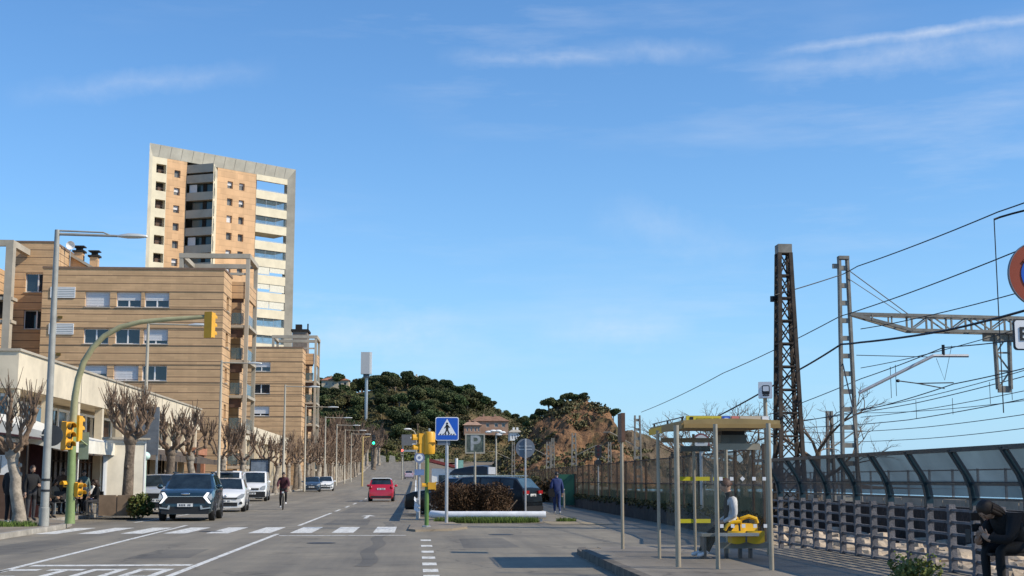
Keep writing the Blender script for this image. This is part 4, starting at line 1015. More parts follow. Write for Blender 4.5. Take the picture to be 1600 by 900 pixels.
for i in range(34):
    y = 190+6.5*i; o = copy_tree(protos[(i+1) % 3], (-15.0-rnd.uniform(0, 6)+ (y-205)*.035, y, h(y)+.1), rnd.uniform(0, 6), 'one of the taller bare trees massed behind the far street lamps', scale=rnd.uniform(1.5, 2.3))
    o['group'] = 'bare trees massed at the top of the street'

# ---- street lamps
def street_lamp(label, x, y, top, arm, m, z0=.13, brace=False, r0=.10, rings=False):
    z = h(y)+z0; r_ = thing('street_lamp', label, 'street lamp', (x, y, z), 0, 'arm street lamps along the left pavement'); ht = top-z
    g = MB(); g.tube([(0, 0, 0), (0, 0, .5), (0, 0, .52), (0, 0, ht)], [r0*1.2, r0*1.15, r0, r0*.62], 12); g.build('pole', m, r_, smooth=True)
    g = MB(); g.tube([(0, 0, ht-.12), (arm*.7, 0, ht-.16)], [.045, .035], 8)
    if brace: g.tube([(0, 0, ht-.02), (arm*.52, 0, ht-.06), (arm*.6, 0, ht-.14)], [.03, .025, .02], 6)
    g.build('arm', m, r_, smooth=True)
    g = MB(); rows = []
    for t, w_, hh in ((0, .05, .04), (.1, .09, .06), (.35, .15, .1), (.7, .14, .09), (.95, .07, .05), (1, .03, .03)):
        xx = arm*.68+t*arm*.34; rows.append([(xx, w_*math.cos(a), ht-.17+hh*math.sin(a)*(1 if math.sin(a) > 0 else .6)) for a in [2*PI*k/8 for k in range(8)]])
    for a, b in zip(rows, rows[1:]):
        for k in range(8): g.poly([a[k], a[(k+1) % 8], b[(k+1) % 8], b[k]])
    g.poly(rows[0]); g.poly(rows[-1]); g.build('lamp_head', mat('lamp_head_pale', (.52, .54, .52), .35, .2, var=0), r_, smooth=True)
    if rings:
        for zz in (.95, 1.25): g = MB(); g.lathe([(.13, 0), (.135, .01), (.135, .05), (.13, .06)], (0, 0, zz), 'z', 14); g.build('clamp_band', m_blackpl, r_)
    return r_
street_lamp('tall grey street lamp in the foreground beside the nearest plane tree', XY(68, 39.6, 826), 39.6, ZY(366, 39.6), 2.5, m_polegrey, brace=True, r0=.12, rings=True)
street_lamp('slim beige street lamp before the middle of the nearer tan block', XY(227, 62, 640), 62, ZY(505, 62), 2.6, m_polebeige)
street_lamp('slim beige street lamp at the corner of the nearer tan block', XY(344, 82, 650), 82, ZY(565, 82), 2.3, m_polebeige)
street_lamp('slim beige street lamp before the farther tan block', XY(444, 103, 680), 103, ZY(602, 103), 2.5, m_polebeige)
street_lamp('street lamp at the end of the farther tan block by its corner frame', XY(477, 131, 680), 131, ZY(634, 131), 3.0, m_polebeige)
for px, D, py, lb in ((507, 156, 651, 'first street lamp right of the farther tan block, standing clear before the hill'), (525, 177, 663, 'second street lamp right of the farther tan block, before the hill'), (538, 196, 671, 'third street lamp right of the farther tan block, before the hill'), (548, 214, 677, 'farthest street lamp of the row before the hill')):
    street_lamp(lb, XY(px, D), D, ZY(py, D), 2.9, m_polebeige)

# ---- signals
def signal_head(parent, name, loc, rz, n=3, s=.26, lit=None, m=None, visor=True):
    m = m or m_yel; g = MB(); hh = s*n; d = .2
    g.box(-s/2, s/2, -d/2, d/2, -hh/2, hh/2); g.box(-s/2-.0, s/2+.0, d/2+.001, d/2+.03, -hh/2-.02, hh/2+.02)
    hd = g.build(name, m, parent, loc=loc); hd.rotation_euler = (0, 0, rz)
    for i in range(n):
        z = hh/2-s*(i+.5); g = MB(); g.lathe([(s*.38, 0), (s*.34, -.015), (s*.02, -.03)], (0, -d/2, z), 'y', 14)
        lm = m_lens
        if lit and lit[0] == i: lm = mat('lit_'+lit[1], lit[2], .3, var=0, emit=(*lit[2], 6))
        g.build('lens', lm, hd)
        if visor:
            g = MB(); 
            for k in range(9):
                a0, a1 = PI*(-.1+1.2*k/9), PI*(-.1+1.2*(k+1)/9); r1 = s*.42
                g.prism([(r1*math.cos(a), -d/2, z+r1*math.sin(a)) for a in (a0, a1)]+[(r1*.93*math.cos(a), -d/2, z+r1*.93*math.sin(a)) for a in (a1, a0)], (0, -.17, 0))
            g.build('visor', m, hd)
    return hd
Y = 41.8
sg = thing('traffic_signal', 'green and olive traffic signal mast whose arm curves out over the road', 'traffic light', (XY(108, Y, 822), Y, .13))
gx = sg.location.x
pp = [(109, 822), (110, 790), (112, 720), (114, 660), (117, 620), (122, 592), (131, 565), (145, 543), (163, 525), (188, 511), (220, 503), (262, 499), (322, 495)]
pts = [atY(px, py, Y)-sg.location for px, py in pp]; pts[0].z = 0
g = MB(); g.tube(pts[:4], [.15, .13, .115, .11], 14); g.build('post', m_green, sg, smooth=True)
g = MB(); g.tube(pts[3:], [.11, .105, .10, .095, .09, .085, .08, .075, .07, .06], 12); g.build('arm', m_olive, sg, smooth=True)
p = atY(328, 508, Y)-sg.location; signal_head(sg, 'signal_head', p, R(160), 3, .25)
p = atY(110, 681, Y)-sg.location; signal_head(sg, 'signal_head', p+Vector((-.05, -.14, 0)), R(52), 3, .27)
p = atY(119, 672, Y)-sg.location; signal_head(sg, 'signal_head', p+Vector((-.02, .2, .05)), R(165), 3, .25)
p = atY(118, 764, Y)-sg.location; signal_head(sg, 'pedestrian_head', p+Vector((.06, 0, -.02)), R(60), 2, .2)
p = atY(106, 758, Y)-sg.location; signal_head(sg, 'pedestrian_head', p+Vector((.0, .05, .04)), R(-30), 1, .2)
g = MB(); g.box(-.14, .14, .16, .2, 2.2, 3.0); bb = g.build('backboard', mat('backboard_grey_green', (.20, .24, .17), .6), sg); bb.location = (.26, .1, -.32)
g = MB(); g.tube([(0, .1, 2.6), (.36, .25, 2.3)], .025, 6); g.build('bracket', m_green, sg)

# ---- terrace: awnings, screen, tables, sign, planters
m_awn = mat('white_awning_canvas', (.72, .68, .58), .8, var=.12, scale=2)
m_awnd = mat('shaded_awning_underside', (.09, .045, .035), .9, var=.2)
def awning(label, y0, y1, x0, x1, z0, z1, val=.28, m=None):
    a = thing('awning', label, 'awning', (x0, (y0+y1)/2, z0)); W = (y1-y0)/2
    g = MB(); N_ = 10
    for i in range(N_):
        for j in range(2):
            q = []
            for di, dj in ((0, 0), (1, 0), (1, 1), (0, 1)):
                t, v = (i+di)/N_, (j+dj)/2; q.append((lerp(0, x1-x0, t), lerp(-W, W, v), lerp(0, z1-z0, t)-.10*math.sin(PI*t)))
            g.poly(q)
    g.poly([(0, -W, 0), (x1-x0, -W, z1-z0), (x1-x0, -W, z1-z0-val), (0, -W, -val*1.6)])
    cvs = g.build('canvas', m or m_awn, a, recalc=False)
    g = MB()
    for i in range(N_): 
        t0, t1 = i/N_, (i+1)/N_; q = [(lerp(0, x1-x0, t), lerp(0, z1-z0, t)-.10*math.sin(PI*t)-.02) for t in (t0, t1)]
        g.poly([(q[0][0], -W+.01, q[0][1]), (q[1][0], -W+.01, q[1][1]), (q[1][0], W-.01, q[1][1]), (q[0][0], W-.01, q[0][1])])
    g.build('underside_sheet', m_awnd, cvs, recalc=False)  # dark sheet under the canvas, shade put into its colour
    g = MB(); g.box(x1-x0+.002, x1-x0+.03, -W, W, z1-z0-val, z1-z0+.03); g.box(0, x1-x0, -W-.03, -W-.002, z1-z0-val*.6, z1-z0-.02) if 0 else None; g.build('valance', m or m_awn, a)
    g = MB(); g.box(0, .06, -W, W, -.12, -.02); g.build('cassette', m_white, a)
    for y in (-W+.1, W-.1): g = MB(); g.tube([(0, y, -.5), ((x1-x0)*.5, y, (z1-z0)*.5-.2), (x1-x0, y, z1-z0-.06)], .025, 6); g.build('arm', m_metal, a); g = MB(); g.cyl((x1-x0-.08, y, .13-z0), (x1-x0-.08, y, z1-z0-.05), .03, n=8); g.build('post', m_white, a)
    return a
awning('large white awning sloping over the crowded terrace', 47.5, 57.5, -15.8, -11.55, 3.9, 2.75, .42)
awning('long dark brown awning added to shade the arcade past the terrace screen', 58.5, 101, -15.95, -13.9, 3.3, 2.75, .3, mat('brown_shading_awning', (.10, .075, .055), .85, var=.2))  # extra awning, added to keep the arcade ground floor in shade
# dark burgundy parasol closed canopy at the left
kx0 = XY(56, 46)
ps = thing('parasol_canopy', 'dark burgundy terrace canopy in shadow left of the tall grey lamp', 'canopy', (-13.0, 46.6, .13))
g = MB(); g.prism([(-1.4, -.9, 2.85), (.55, -.9, 2.6), (.55, -.9, 2.66), (-1.4, -.9, 2.92)], (0, 3.2, 0)); g.build('canvas', mat('burgundy_canvas', (.045, .010, .012), .85, var=.25), ps)
for x in (-1.3, .45):
    for y in (-.8, 2.2): g = MB(); g.cyl((x, y, 0), (x, y, 2.5), .035, n=8); g.build('post', m_dark, ps)
g = MB(); g.box(-1.3, .4, 2.26, 2.3, .0, 2.6); g.build('rear_shade_sheet', MATS['burgundy_canvas'], ps)  # sheet closing the open back, interior shade put into its dark colour
# white shop counter with white valance, far left
ct = thing('kiosk', 'white kiosk with plank front and white valance at the far left edge', 'kiosk', (XY(6, 47), 47, .13))
g = MB(); g.box(-2.5, .28, 0, 2.2, 0, 2.5); g.build('wall', m_brownshade, ct)
g = MB(); g.box(-2.6, .36, -.35, -.30, ZY(742, 47)-.13, ZY(712, 47)-.13); v_ = g.build('valance', m_white, ct)
for k in range(7): g = MB(); x = .32-.33*k; g.box(x-.02, x, -.37, -.352, 1.5, 2.05); g.build('plank_gap', MATS['joint_dark'], v_)
g = MB(); g.box(-2.7, .44, -.5, 2.3, 2.5, 2.62); g.build('roof', m_white, ct)
# white wind screen at the end of the terrace
X0, X1 = XY(163, 53.9, 780), XY(221, 53.9, 780)
sc = thing('wind_screen', 'tall white two panel terrace screen with cream panels behind the brown planter', 'terrace screen', (X0, 53.9, .13), R(20))
ws_ = (X1-X0)*1.07; zt_ = ZY(688, 54.2)-.13
for k, (a, b) in enumerate(((0, ws_*.60), (ws_*.64, ws_))):
    g = MB(); g.box(a+.05, b-.05, -.02, .02, .42, zt_-.12); pn = g.build('panel', mat('cream_panel', (.70, .64, .52), .6, var=.12, scale=1.2), sc)
    g = MB(); g.box(a, a+.06, -.04, .04, 0, zt_); g.box(b-.06, b, -.04, .04, 0, zt_); g.box(a+.06, b-.06, -.04, .04, .34, .42); g.box(a+.06, b-.06, -.04, .04, zt_-.12, zt_); g.build('frame', m_white, pn)
g = MB(); g.box(-.12, ws_*.66, -.2, .5, zt_+.003, zt_+.09); g.box(ws_*.68, ws_+.12, -.2, .5, zt_+.003, zt_+.07); g.build('top_board', m_conc, sc)
g = MB(); g.box(-.09, -.003, -.06, .12, 0, zt_+.05); g.build('side_post', mat('pale_blue_post', (.66, .70, .74), .5, var=.05), sc)
# planter and hedge
pl_ = thing('planter', 'brown concrete planter box around the foot of a bare plane tree', 'planter', (XY(191, 51.6, 790), 51.6, .13))
m_pl = mat('brown_planter', (.24, .165, .105), .85, var=.2, scale=2); wp = .62
g = MB(); g.box(-wp, -.03, -1.0, -.9, 0, ZY(773, 51)-.13); g.box(.03, wp, -1.0, -.9, 0, ZY(773, 51)-.13); g.box(-wp, -wp+.1, -.9, 1.6, 0, .68); g.box(wp-.1, wp, -.9, 1.6, 0, .68); g.box(-wp+.1, wp-.1, 1.5, 1.6, 0, .68); g.box(-.03, .03, -.98, -.9, 0, .66); g.build('box', m_pl, pl_)
g = MB(); g.box(-wp+.1, wp-.1, -.9, 1.5, .3, .6); g.build('soil', m_earth, pl_)
def leafy(mb, c, rx, ry, rz, n, size, r_, shell=.45, flat=0.0):
    for _ in range(n):
        while True:
            v = Vector((r_.uniform(-1, 1), r_.uniform(-1, 1), r_.uniform(-1, 1)))
            if shell < v.length < 1: break
        p = Vector((c[0]+v.x*rx, c[1]+v.y*ry, c[2]+v.z*rz)); s = size*r_.uniform(.6, 1.3)
        a = Vector((r_.uniform(-1, 1), r_.uniform(-1, 1), r_.uniform(-1, 1))).normalized(); b = a.orthogonal().normalized(); c2 = a.cross(b)
        mb.poly([p-b*s-c2*s*.6, p+b*s-c2*s*.6, p+b*s*.7+c2*s*.7, p-b*s*.7+c2*s*.7])
def leafmat(name, col, var=.35, trans=.3):
    m = mat(name, col, .7, var=var, scale=1.3, detail=3, spec=.25); return m
m_hedge = leafmat('hedge_leaf', (.10, .12, .03)); m_hedgeb = leafmat('hedge_leaf_bronze', (.20, .13, .03))
hd = thing('hedge_shrub', 'small clipped green and bronze shrub beside the brown planter', 'shrub', (XY(219, 50.6, 790), 50.3, .05)); hd.scale = (.85, .85, .95)
g = MB(); r_ = random.Random(4)
for k in range(6): leafy(g, (r_.uniform(-.2, .25), r_.uniform(-.3, .9), .45+r_.uniform(-.1, .15)), .36, .4, .4, 260, .05, r_, .5)
g.build('foliage', m_hedge, hd, recalc=False)
g = MB(); leafy(g, (-.18, -.35, .45), .26, .12, .40, 240, .045, r_, .2); g.build('bronze_foliage', m_hedgeb, hd, recalc=False)
g = MB(); g.cyl((0, 0, 0), (0, .1, .5), .05, .03, 6); g.build('stem', m_bark, hd)
m_grass = leafmat('grass_blade', (.10, .15, .03))
def tuft(name, label, loc, rx, ry, n, hh, seed, cat='grass tuft', stuff=False, m=None):
    g = MB(); r_ = random.Random(seed)
    for _ in range(n):
        a = r_.uniform(0, 6.28); q = math.sqrt(r_.random()); x, y = rx*q*math.cos(a), ry*q*math.sin(a); b = r_.uniform(0, 6.28); l = hh*r_.uniform(.4, 1)
        d = Vector((math.cos(b), math.sin(b), 0))*.012; e = Vector((r_.uniform(-.5, .5)*l, r_.uniform(-.5, .5)*l, l))
        p = Vector((x, y, 0)); g.poly([p-d, p+d, p+e+d*.3, p+e-d*.3])
    o = g.build(name, m or m_grass, recalc=False); o.location = loc
    if stuff: tag(o, label, cat, kind='stuff')
    else: tag(o, label, cat)
    return o
tuft('grass', 'grass growing round the foot of the nearest plane tree', (XY(22, 39.9, 828), 39.6, .13), .75, .6, 900, .16, 1, 'grass', True)
# dark sign board, mint lamp, round sign
bd = thing('sign_board', 'tall dark grey slatted board standing behind the bare planter tree', 'board', (XY(229, 60, 690), 60, .13))
z0, z1 = ZY(716, 60), ZY(642, 60)
g = MB(); x_ = .5
for k in range(8): zz = lerp(z0, z1, k/8); g.box(-x_, x_, -.05+.008*(k % 2), .05, zz, zz+(z1-z0)/8-.004)
g.build('slats', mat('board_grey', (.14, .15, .16), .6, var=.15), bd)
g = MB(); g.box(-x_+.02, -x_+.1, .06, .12, 0, z1); g.box(x_-.1, x_-.02, .06, .12, 0, z1); g.build('legs', m_metal, bd)
ml = thing('garden_lamp', 'small mint globe lamp on a pale post left of the parked silver car', 'lamp', (XY(226, 56, 740), 56, .13))
zz = ZY(713, 56)-.13
g = MB(); g.cyl((0, 0, 0), (0, 0, zz-.15), .06, n=10); g.build('post', mat('mint_post', (.55, .68, .58), .5, var=0), ml)
g = MB(); g.ball((0, 0, zz), .2, .2, .17, 14, 8); g.build('globe', mat('mint_globe', (.6, .82, .74), .3, var=0), ml, smooth=True)
rs = thing('round_sign', 'dark round sign seen from behind on the tall grey lamp post', 'sign', (XY(84, 40.2, 690), 40.0, ZY(682, 40.2)))
g = MB(); g.lathe([(.02, -.015), (.30, -.015), (.30, .015), (.02, .015)], (0, 0, 0), 'y', 24); g.build('disc', mat('sign_back_dark', (.06, .065, .07), .5, .3), rs)
g = MB(); g.tube([(0, .02, 0), (-.3, -.15, 0)], .02, 6); g.build('bracket', m_metal, rs)
# advertising panel behind the vans
ad = thing('advertising_panel', 'framed glass advertising panel with sky reflection in its colour behind the white vans', 'billboard', (XY(406, 100, 725), 100, h(100)))
xw = (421-391)/2*100/2150; za, zb = ZY(717, 100)-h(100), ZY(736, 100)-h(100)-.5
g = MB(); g.box(-xw, xw, -.1, .1, za-.08, za); g.box(-xw, xw, -.1, .1, zb, zb+.08); g.box(-xw, -xw+.08, -.1, .1, zb+.08, za-.08); g.box(xw-.08, xw, -.1, .1, zb+.08, za-.08); g.build('frame', m_blackpl, ad)
g = MB(); g.box(-xw+.08, xw-.08, -.03, .03, zb+.08, za-.08); g.build('glass', mat('advert_sky_glass', (.22, .27, .33), .15, var=.35, scale=1.5), ad)  # pane toned grey-blue, the sky reflection put into the colour
g = MB(); g.box(-.25, .25, -.08, .08, 0, zb); g.build('pedestal', m_blackpl, ad)
# yellow and terracotta shop signs glimpsed behind the trees
ss = thing('shop_entrance', 'terracotta framed shop doorway with dark door beyond the plane trees', 'doorway', (-15.6, 102, h(102)+.13))
g = MB(); g.box(-.5, 0, -2.2, -1.6, 0, 3.0); g.box(-.5, 0, 1.6, 2.2, 0, 3.0); g.box(-.55, .1, -2.3, 2.3, 3.0, 3.5); g.build('frame', mat('terracotta_paint', (.40, .17, .09), .8, var=.2), ss)
g = MB(); g.box(-.3, -.25, -1.6, 1.6, 0, 3.0); g.build('door', m_dark, ss)

# ---- terrace tables and chairs
def cafe_chair(label, x, y, rz, m):
    c = thing('cafe_chair', label, 'chair', (x, y, .13), rz, 'cafe chairs on the terrace')
    g = MB(); g.box(-.21, .21, -.21, .21, .43, .46); g.build('seat', m, c)
    g = MB(); g.box(-.21, .21, .19, .22, .55, .85); g.build('backrest', m, c)
    for a in (-.19, .19):
        for b, top in ((-.19, .43), (.205, .85)): g = MB(); g.box(a-.015, a+.015, b-.015, b+.015, 0, top if b < 0 else .55); g.build('leg', m_metal, c)
    return c
def cafe_table(label, x, y):
    c = thing('cafe_table', label, 'table', (x, y, .13), 0, 'cafe tables on the terrace')
    g = MB(); g.lathe([(.02, .70), (.36, .70), (.36, .735), (.02, .735)], (0, 0, 0), 'z', 20); g.build('tabletop', m_metal, c)
    g = MB(); g.cyl((0, 0, .03), (0, 0, .70), .03, n=8); g.build('pedestal', m_dark, c)
    g = MB(); g.lathe([(.25, 0), (.25, .02), (.03, .05)], (0, 0, 0), 'z', 16); g.build('foot', m_dark, c)
    return c
CH = []
for px, y, rz, lb in ((96, 53.0, 20, 'dark cafe chair right beside the tall grey lamp'), (127, 53.5, 190, 'dark cafe chair under the woman with pale sleeves'), (146, 52.8, 95, 'dark cafe chair next to the white terrace screen'), (104, 55.4, -80, 'dark cafe chair behind the person in a brown jacket')):
    CH.append((px, y)); cafe_chair(lb, XY(px, y), y, R(rz), mat('chair_weave', (.05, .052, .055), .7, var=.2))
cafe_table('round cafe table left of the green signal post', XY(86, 54.2), 54.2); cafe_table('round cafe table right of the green signal post', XY(138, 54.6), 54.6)
# ================================================================ right hand side
m_steel = mat('brushed_steel', (.37, .32, .24), .45, .2, var=.1, scale=5)
m_gal = mat('galvanised_post', (.50, .50, .50), .45, .5, var=.1, scale=6)
m_rail = mat('guard_rail_white', (.72, .73, .74), .45, .0, var=.12, scale=3)
m_blue = mat('sign_blue', (.012, .10, .50), .4, var=.05)
m_signw = mat('sign_white', (.80, .80, .80), .4, var=0)
m_black = mat('sign_black', (.012, .012, .014), .5, var=0)
m_signred = mat('sign_red', (.50, .03, .02), .45, var=.1)
m_back = mat('sign_back', (.17, .19, .22), .5, .3, var=.1)
# ---- guard rail: along the road and round the corner in front of the hedge
def wbeam(parent, pts, name='rail'):
    prof = [(0, .31), (.04, .28), (.075, .22), (.04, .17), (.015, .155), (.04, .14), (.075, .09), (.04, .03), (0, 0)]
    g = MB(); rows = []
    for k, p in enumerate(pts):
        a = (Vector(pts[min(k+1, len(pts)-1)])-Vector(pts[max(k-1, 0)])).normalized(); n = Vector((a.y, -a.x, 0))
        rows.append([Vector(p)+n*(-d)+Vector((0, 0, z)) for d, z in prof])
    for a, b in zip(rows, rows[1:]):
        for k in range(len(prof)-1): g.poly([a[k], a[k+1], b[k+1], b[k]])
    return g.build(name, m_rail, parent, recalc=False)
gr = thing('guard_rail', 'white crash barrier running along the road and curving round before the brown hedge', 'crash barrier', (0, 45, 0))
pts = [(-.06, y-45, h(y)+.42) for y in (230, 200, 170, 150, 130, 110, 95, 80, 70, 60, 53)]
for k in range(9):
    a = PI+PI/2*k/8; pts.append((-.06+.9+.9*math.cos(a), 3.2+.9*math.sin(a), lerp(.42, .12, k/8)))
pts = pts[:15]
wbeam(gr, pts[:11]+pts[11:])
for x, y in [(.06, y) for y in range(50, 200, 4)]: g = MB(); g.box(x-.05, x+.05, y-45-.03, y-45+.03, h(y)-.02, h(y)+(.7 if x < 1 else .5)); g.build('post', m_gal, gr)
# second rounded white wheel stop in front of the hedge continuing to the car
wsx = thing('bumper_rail', 'long low white rounded rail on the ground in front of the brown hedge', 'rail', (.55, 47.2, 0))
g = MB(); g.tube([(0, .5, .24), (.25, .12, .23), (.6, 0, .22), (3.86, 0, .22)], [.13]*4, 12); g.build('tube', m_rail, wsx, smooth=True)
for x in (.8, 1.9, 3.0, 3.7): g = MB(); g.box(x-.04, x+.04, -.04, .04, 0, .12); g.build('foot', m_gal, wsx)
tuft('grass', 'strip of green grass and weeds below the low white rail', (2.35, 46.2, 0), 1.75, .75, 5000, .2, 3, 'grass', True)
dr = struct(MB().poly([(.55, 45.3, .006), (4.2, 45.3, .006), (4.2, 47.4, .006), (.55, 47.4, .006)]).build('verge', m_earth))
isl = MB(); 
isl.prism([(.0, 38.2, 0), (1.0, 38.9, 0), (1.5, 40.5, 0), (1.2, 45, 0), (.2, 46, 0), (-.12, 44, 0), (-.2, 39.0, 0)], (0, 0, .06)); struct(isl.build('traffic_island', m_pave))
tuft('grass_clump', 'small grass clump at the walkway corner near the man in blue', (XY(884, 47.5), 47.5, 0), .35, .3, 350, .14, 8)
struct(MB().poly([(4.25, 43.6, .008), (6.3, 43.6, .008), (5.6, 46.6, .008), (4.3, 47.3, .008)]).build('sandy_patch', mat('sandy_patch', (.30, .24, .15), .95, var=.3, scale=2)))
# ---- brown hedge
m_hbrown = leafmat('dry_brown_leaf', (.088, .050, .024), .5); m_hbrown2 = leafmat('dry_rust_leaf', (.10, .052, .024), .4)
hgx = thing('brown_hedge', 'clipped rust brown hedge behind the low white rail', 'hedge', (2.2, 49.4, 0))
g = MB(); g2 = MB(); r_ = random.Random(12)
for k in range(26):
    c = (-1.40+2.38*(k % 13)/12, r_.uniform(-.35, .4), .62+.5*(k//13)*.62+r_.uniform(-.06, .06)-(0.12 if k % 13 in (12,) else 0))
    leafy(g if k % 3 else g2, c, .30, .48, .40, 850, .024, r_, .35)
g.build('foliage', m_hbrown, hgx, recalc=False); g2.build('rust_foliage', m_hbrown2, hgx, recalc=False)
for k in range(5): g = MB(); g.cyl((-1.3+.52*k, 0, 0), (-1.4+.7*k, 0, .7), .04, .02, 6); g.build('stem', m_bark, hgx)

# ---- signs
def post_sign(name, label, x, y, ztop, r=.035, m=m_gal, cat='road sign', base=0.0):
    t = thing(name, label, cat, (x, y, base)); g = MB(); g.cyl((0, 0, 0), (0, 0, ztop-base), r, n=10); g.build('post', m, t, smooth=True)
    return t
def rrect(w_, hh, r, n=5):
    pts = []
    for cx, cz, a0 in ((w_/2-r, hh/2-r, 0), (-w_/2+r, hh/2-r, PI/2), (-w_/2+r, -hh/2+r, PI), (w_/2-r, -hh/2+r, 1.5*PI)):
        for k in range(n+1): a = a0+PI/2*k/n; pts.append((cx+r*math.cos(a), cz+r*math.sin(a)))
    return pts
def panel(parent, name, pts, y0, y1, m, loc):
    g = MB(); g.prism([(x, y0, z) for x, z in pts], (0, y1-y0, 0)); return g.build(name, m, parent, loc=loc)
# pedestrian crossing sign
D = 44.0; x = XY(698, D, 740); zc_ = ZY(670, D); s_ = .74
pz = post_sign('crossing_sign', 'blue square pedestrian crossing sign with walking figure on a grey post', x, D, zc_+.35, .055)
pn = panel(pz, 'panel', rrect(s_, s_, .06), -.09, -.065, m_signw, (0, 0, zc_))
p2 = panel(pn, 'blue_field', rrect(s_-.05, s_-.05, .045), -.096, -.0905, m_blue, (0, 0, 0))
panel(pn, 'triangle', [(-.295, -.20), (.295, -.20), (0, .315)], -.102, -.0965, m_signw, (0, 0, 0))
g = MB(); y0 = -.107; yd = (0, .0045, 0)
def st(a, b, w_):
    a, b = Vector((a[0], 0, a[1])), Vector((b[0], 0, b[1])); d = (b-a).normalized(); n_ = Vector((-d.z, 0, d.x))*w_/2
    g.prism([p+Vector((0, y0, 0)) for p in (a-n_, b-n_, b+n_, a+n_)], yd)
g.prism([(.035*math.cos(2*PI*k/12), y0, .165+.035*math.sin(2*PI*k/12)) for k in range(12)], yd)
st((0, .125), (.005, -.02), .075); st((-.01, .11), (-.08, .02), .03); st((.015, .11), (.085, .035), .03); st((-.005, -.02), (-.07, -.17), .04); st((.01, -.02), (.075, -.17), .04)
for k in range(6): xx = -.235+.085*k; g.prism([(xx, y0, -.19), (xx+.045, y0, -.19), (xx+.055, y0, -.155), (xx+.02, y0, -.155)], yd)
g.build('walking_figure', m_black, pn)
panel(pz, 'bracket_plate', rrect(.40, .14, .02), -.05, -.03, m_back, (-.1, 0, ZY(692, D)))
# small yellow pedestrian signal on a green post
D = 40.2; x = XY(667, D, 760); ps_ = thing('pedestrian_signal', 'yellow signal heads seen from behind on a green post left of the blue sign', 'traffic light', (x, D, .06))
g = MB(); g.cyl((0, 0, 0), (0, 0, ZY(705, D)-.06), .06, n=12); g.build('post', mat('post_green', (.10, .20, .045), .5, var=.15), ps_, smooth=True)
g = MB(); g.lathe([(.13, 0), (.13, .03), (.07, .05)], (0, 0, 0), 'z', 12); g.build('base', m_metal, ps_)
zc_ = ZY(692, D)-.06
g = MB(); g.lathe([(.02, -.33), (.15, -.32), (.17, -.25), (.17, .27), (.14, .32), (.02, .33)], (0, 0, 0), 'z', 16); hd_ = g.build('signal_housing', m_yel, ps_, smooth=True, loc=(.06, 0, zc_))
g = MB(); g.box(-.002, .19, -.175, .0, -.02, .02); g.build('seam', mat('yellow_dark', (.35, .17, .01), .5, var=0), hd_)
g = MB(); g.cyl((0, 0, .33), (0, 0, .42), .03, n=8); g.build('cap', m_metal, hd_)
signal_head(ps_, 'signal_head', (-.17, .05, zc_+.12), R(-78), 1, .3); signal_head(ps_, 'signal_head', (-.15, .05, zc_-.16), R(-78), 1, .28)
signal_head(ps_, 'pedestrian_head', (.13, .0, ZY(757, D)-.1), R(-90), 1, .2)
# blue round sign on its own post just behind, and a pole with small blue plate
rp = post_sign('round_sign', 'small pale round sign with blue ring on a grey post behind the yellow signal', XY(655, 52), 52, ZY(708, 52), .05)
g = MB(); g.lathe([(.01, -.02), (.2, -.02), (.2, .0), (.01, .0)], (0, 0, 0), 'y', 20); dd = g.build('disc', mat('faded_ring', (.20, .24, .36), .6, var=.2), rp, loc=(0, -.05, ZY(715, 52)))
g = MB(); g.lathe([(.01, -.026), (.13, -.026), (.13, -.0205), (.01, -.0205)], (0, 0, 0), 'y', 20); g.build('field', m_signw, dd)
g = MB(); g.lathe([(.01, -.031), (.055, -.031), (.055, -.0265), (.01, -.0265)], (0, 0, 0), 'y', 14); g.build('dot', MATS['faded_ring'], dd)
panel(rp, 'blue_plate', rrect(.36, .22, .02), -.07, -.05, mat('plate_blue_grey', (.16, .24, .42), .5), (0, 0, ZY(738, 52)))
# P sign with a dark mottled face
D = 50.2; x = XY(742, D); zc_ = ZY(693, D); pp_ = post_sign('parking_sign', 'worn parking sign with white letter P in a beige frame above the brown hedge', x, D, zc_-.3, .045, m_polebeige)
w_ = .72; g = MB(); g.box(-w_/2, w_/2, -.03, .02, -w_/2, -w_/2+.05); g.box(-w_/2, w_/2, -.03, .02, w_/2-.05, w_/2); g.box(-w_/2, -w_/2+.05, -.03, .02, -w_/2+.05, w_/2-.05); g.box(w_/2-.05, w_/2, -.03, .02, -w_/2+.05, w_/2-.05); g.build('frame', m_polebeige, pp_, loc=(0, 0, zc_))
g = MB(); g.box(-w_/2+.051, w_/2-.051, -.012, .01, -w_/2+.051, w_/2-.051); fld = g.build('field', mat('faded_sign_field', (.10, .12, .09), .35, var=.5, scale=6), pp_, loc=(0, 0, zc_))
text('letter_p', 'P', .78, mat('faded_white', (.34, .36, .36), .5, var=.3, scale=5), fld, (.0, -.016, 0), (PI/2, 0, 0), .003, True)
# back of a round sign
D = 51.4; x = XY(821, D); zc_ = ZY(700, D); bs = post_sign('round_sign', 'grey back of a round road sign on a thin post before the black estate', x, D, zc_+.35, .035)
g = MB(); g.lathe([(.01, 0), (.36, 0), (.36, .025), (.01, .025)], (0, 0, 0), 'y', 28); g.build('disc', m_back, bs, loc=(0, .05, zc_))
g = MB(); g.box(-.25, .25, .035, .05, -.06, -.03); g.box(-.25, .25, .035, .05, .06, .09); g.build('bracket', m_gal, bs, loc=(0, 0, zc_))
# edge-on sign post by the shelter
D = 26.2; es = post_sign('stop_post', 'thin grey post with a brown edge-on plate left of the bus shelter', XY(972, D, 760), D, ZY(647, D), .032, m_steel, 'sign post', .08)
g = MB(); g.box(-.035, .035, -.25, .25, ZY(690, D)-.08, ZY(645, D)-.08); g.build('plate', mat('brown_plate', (.14, .07, .04), .6, var=.2), es)
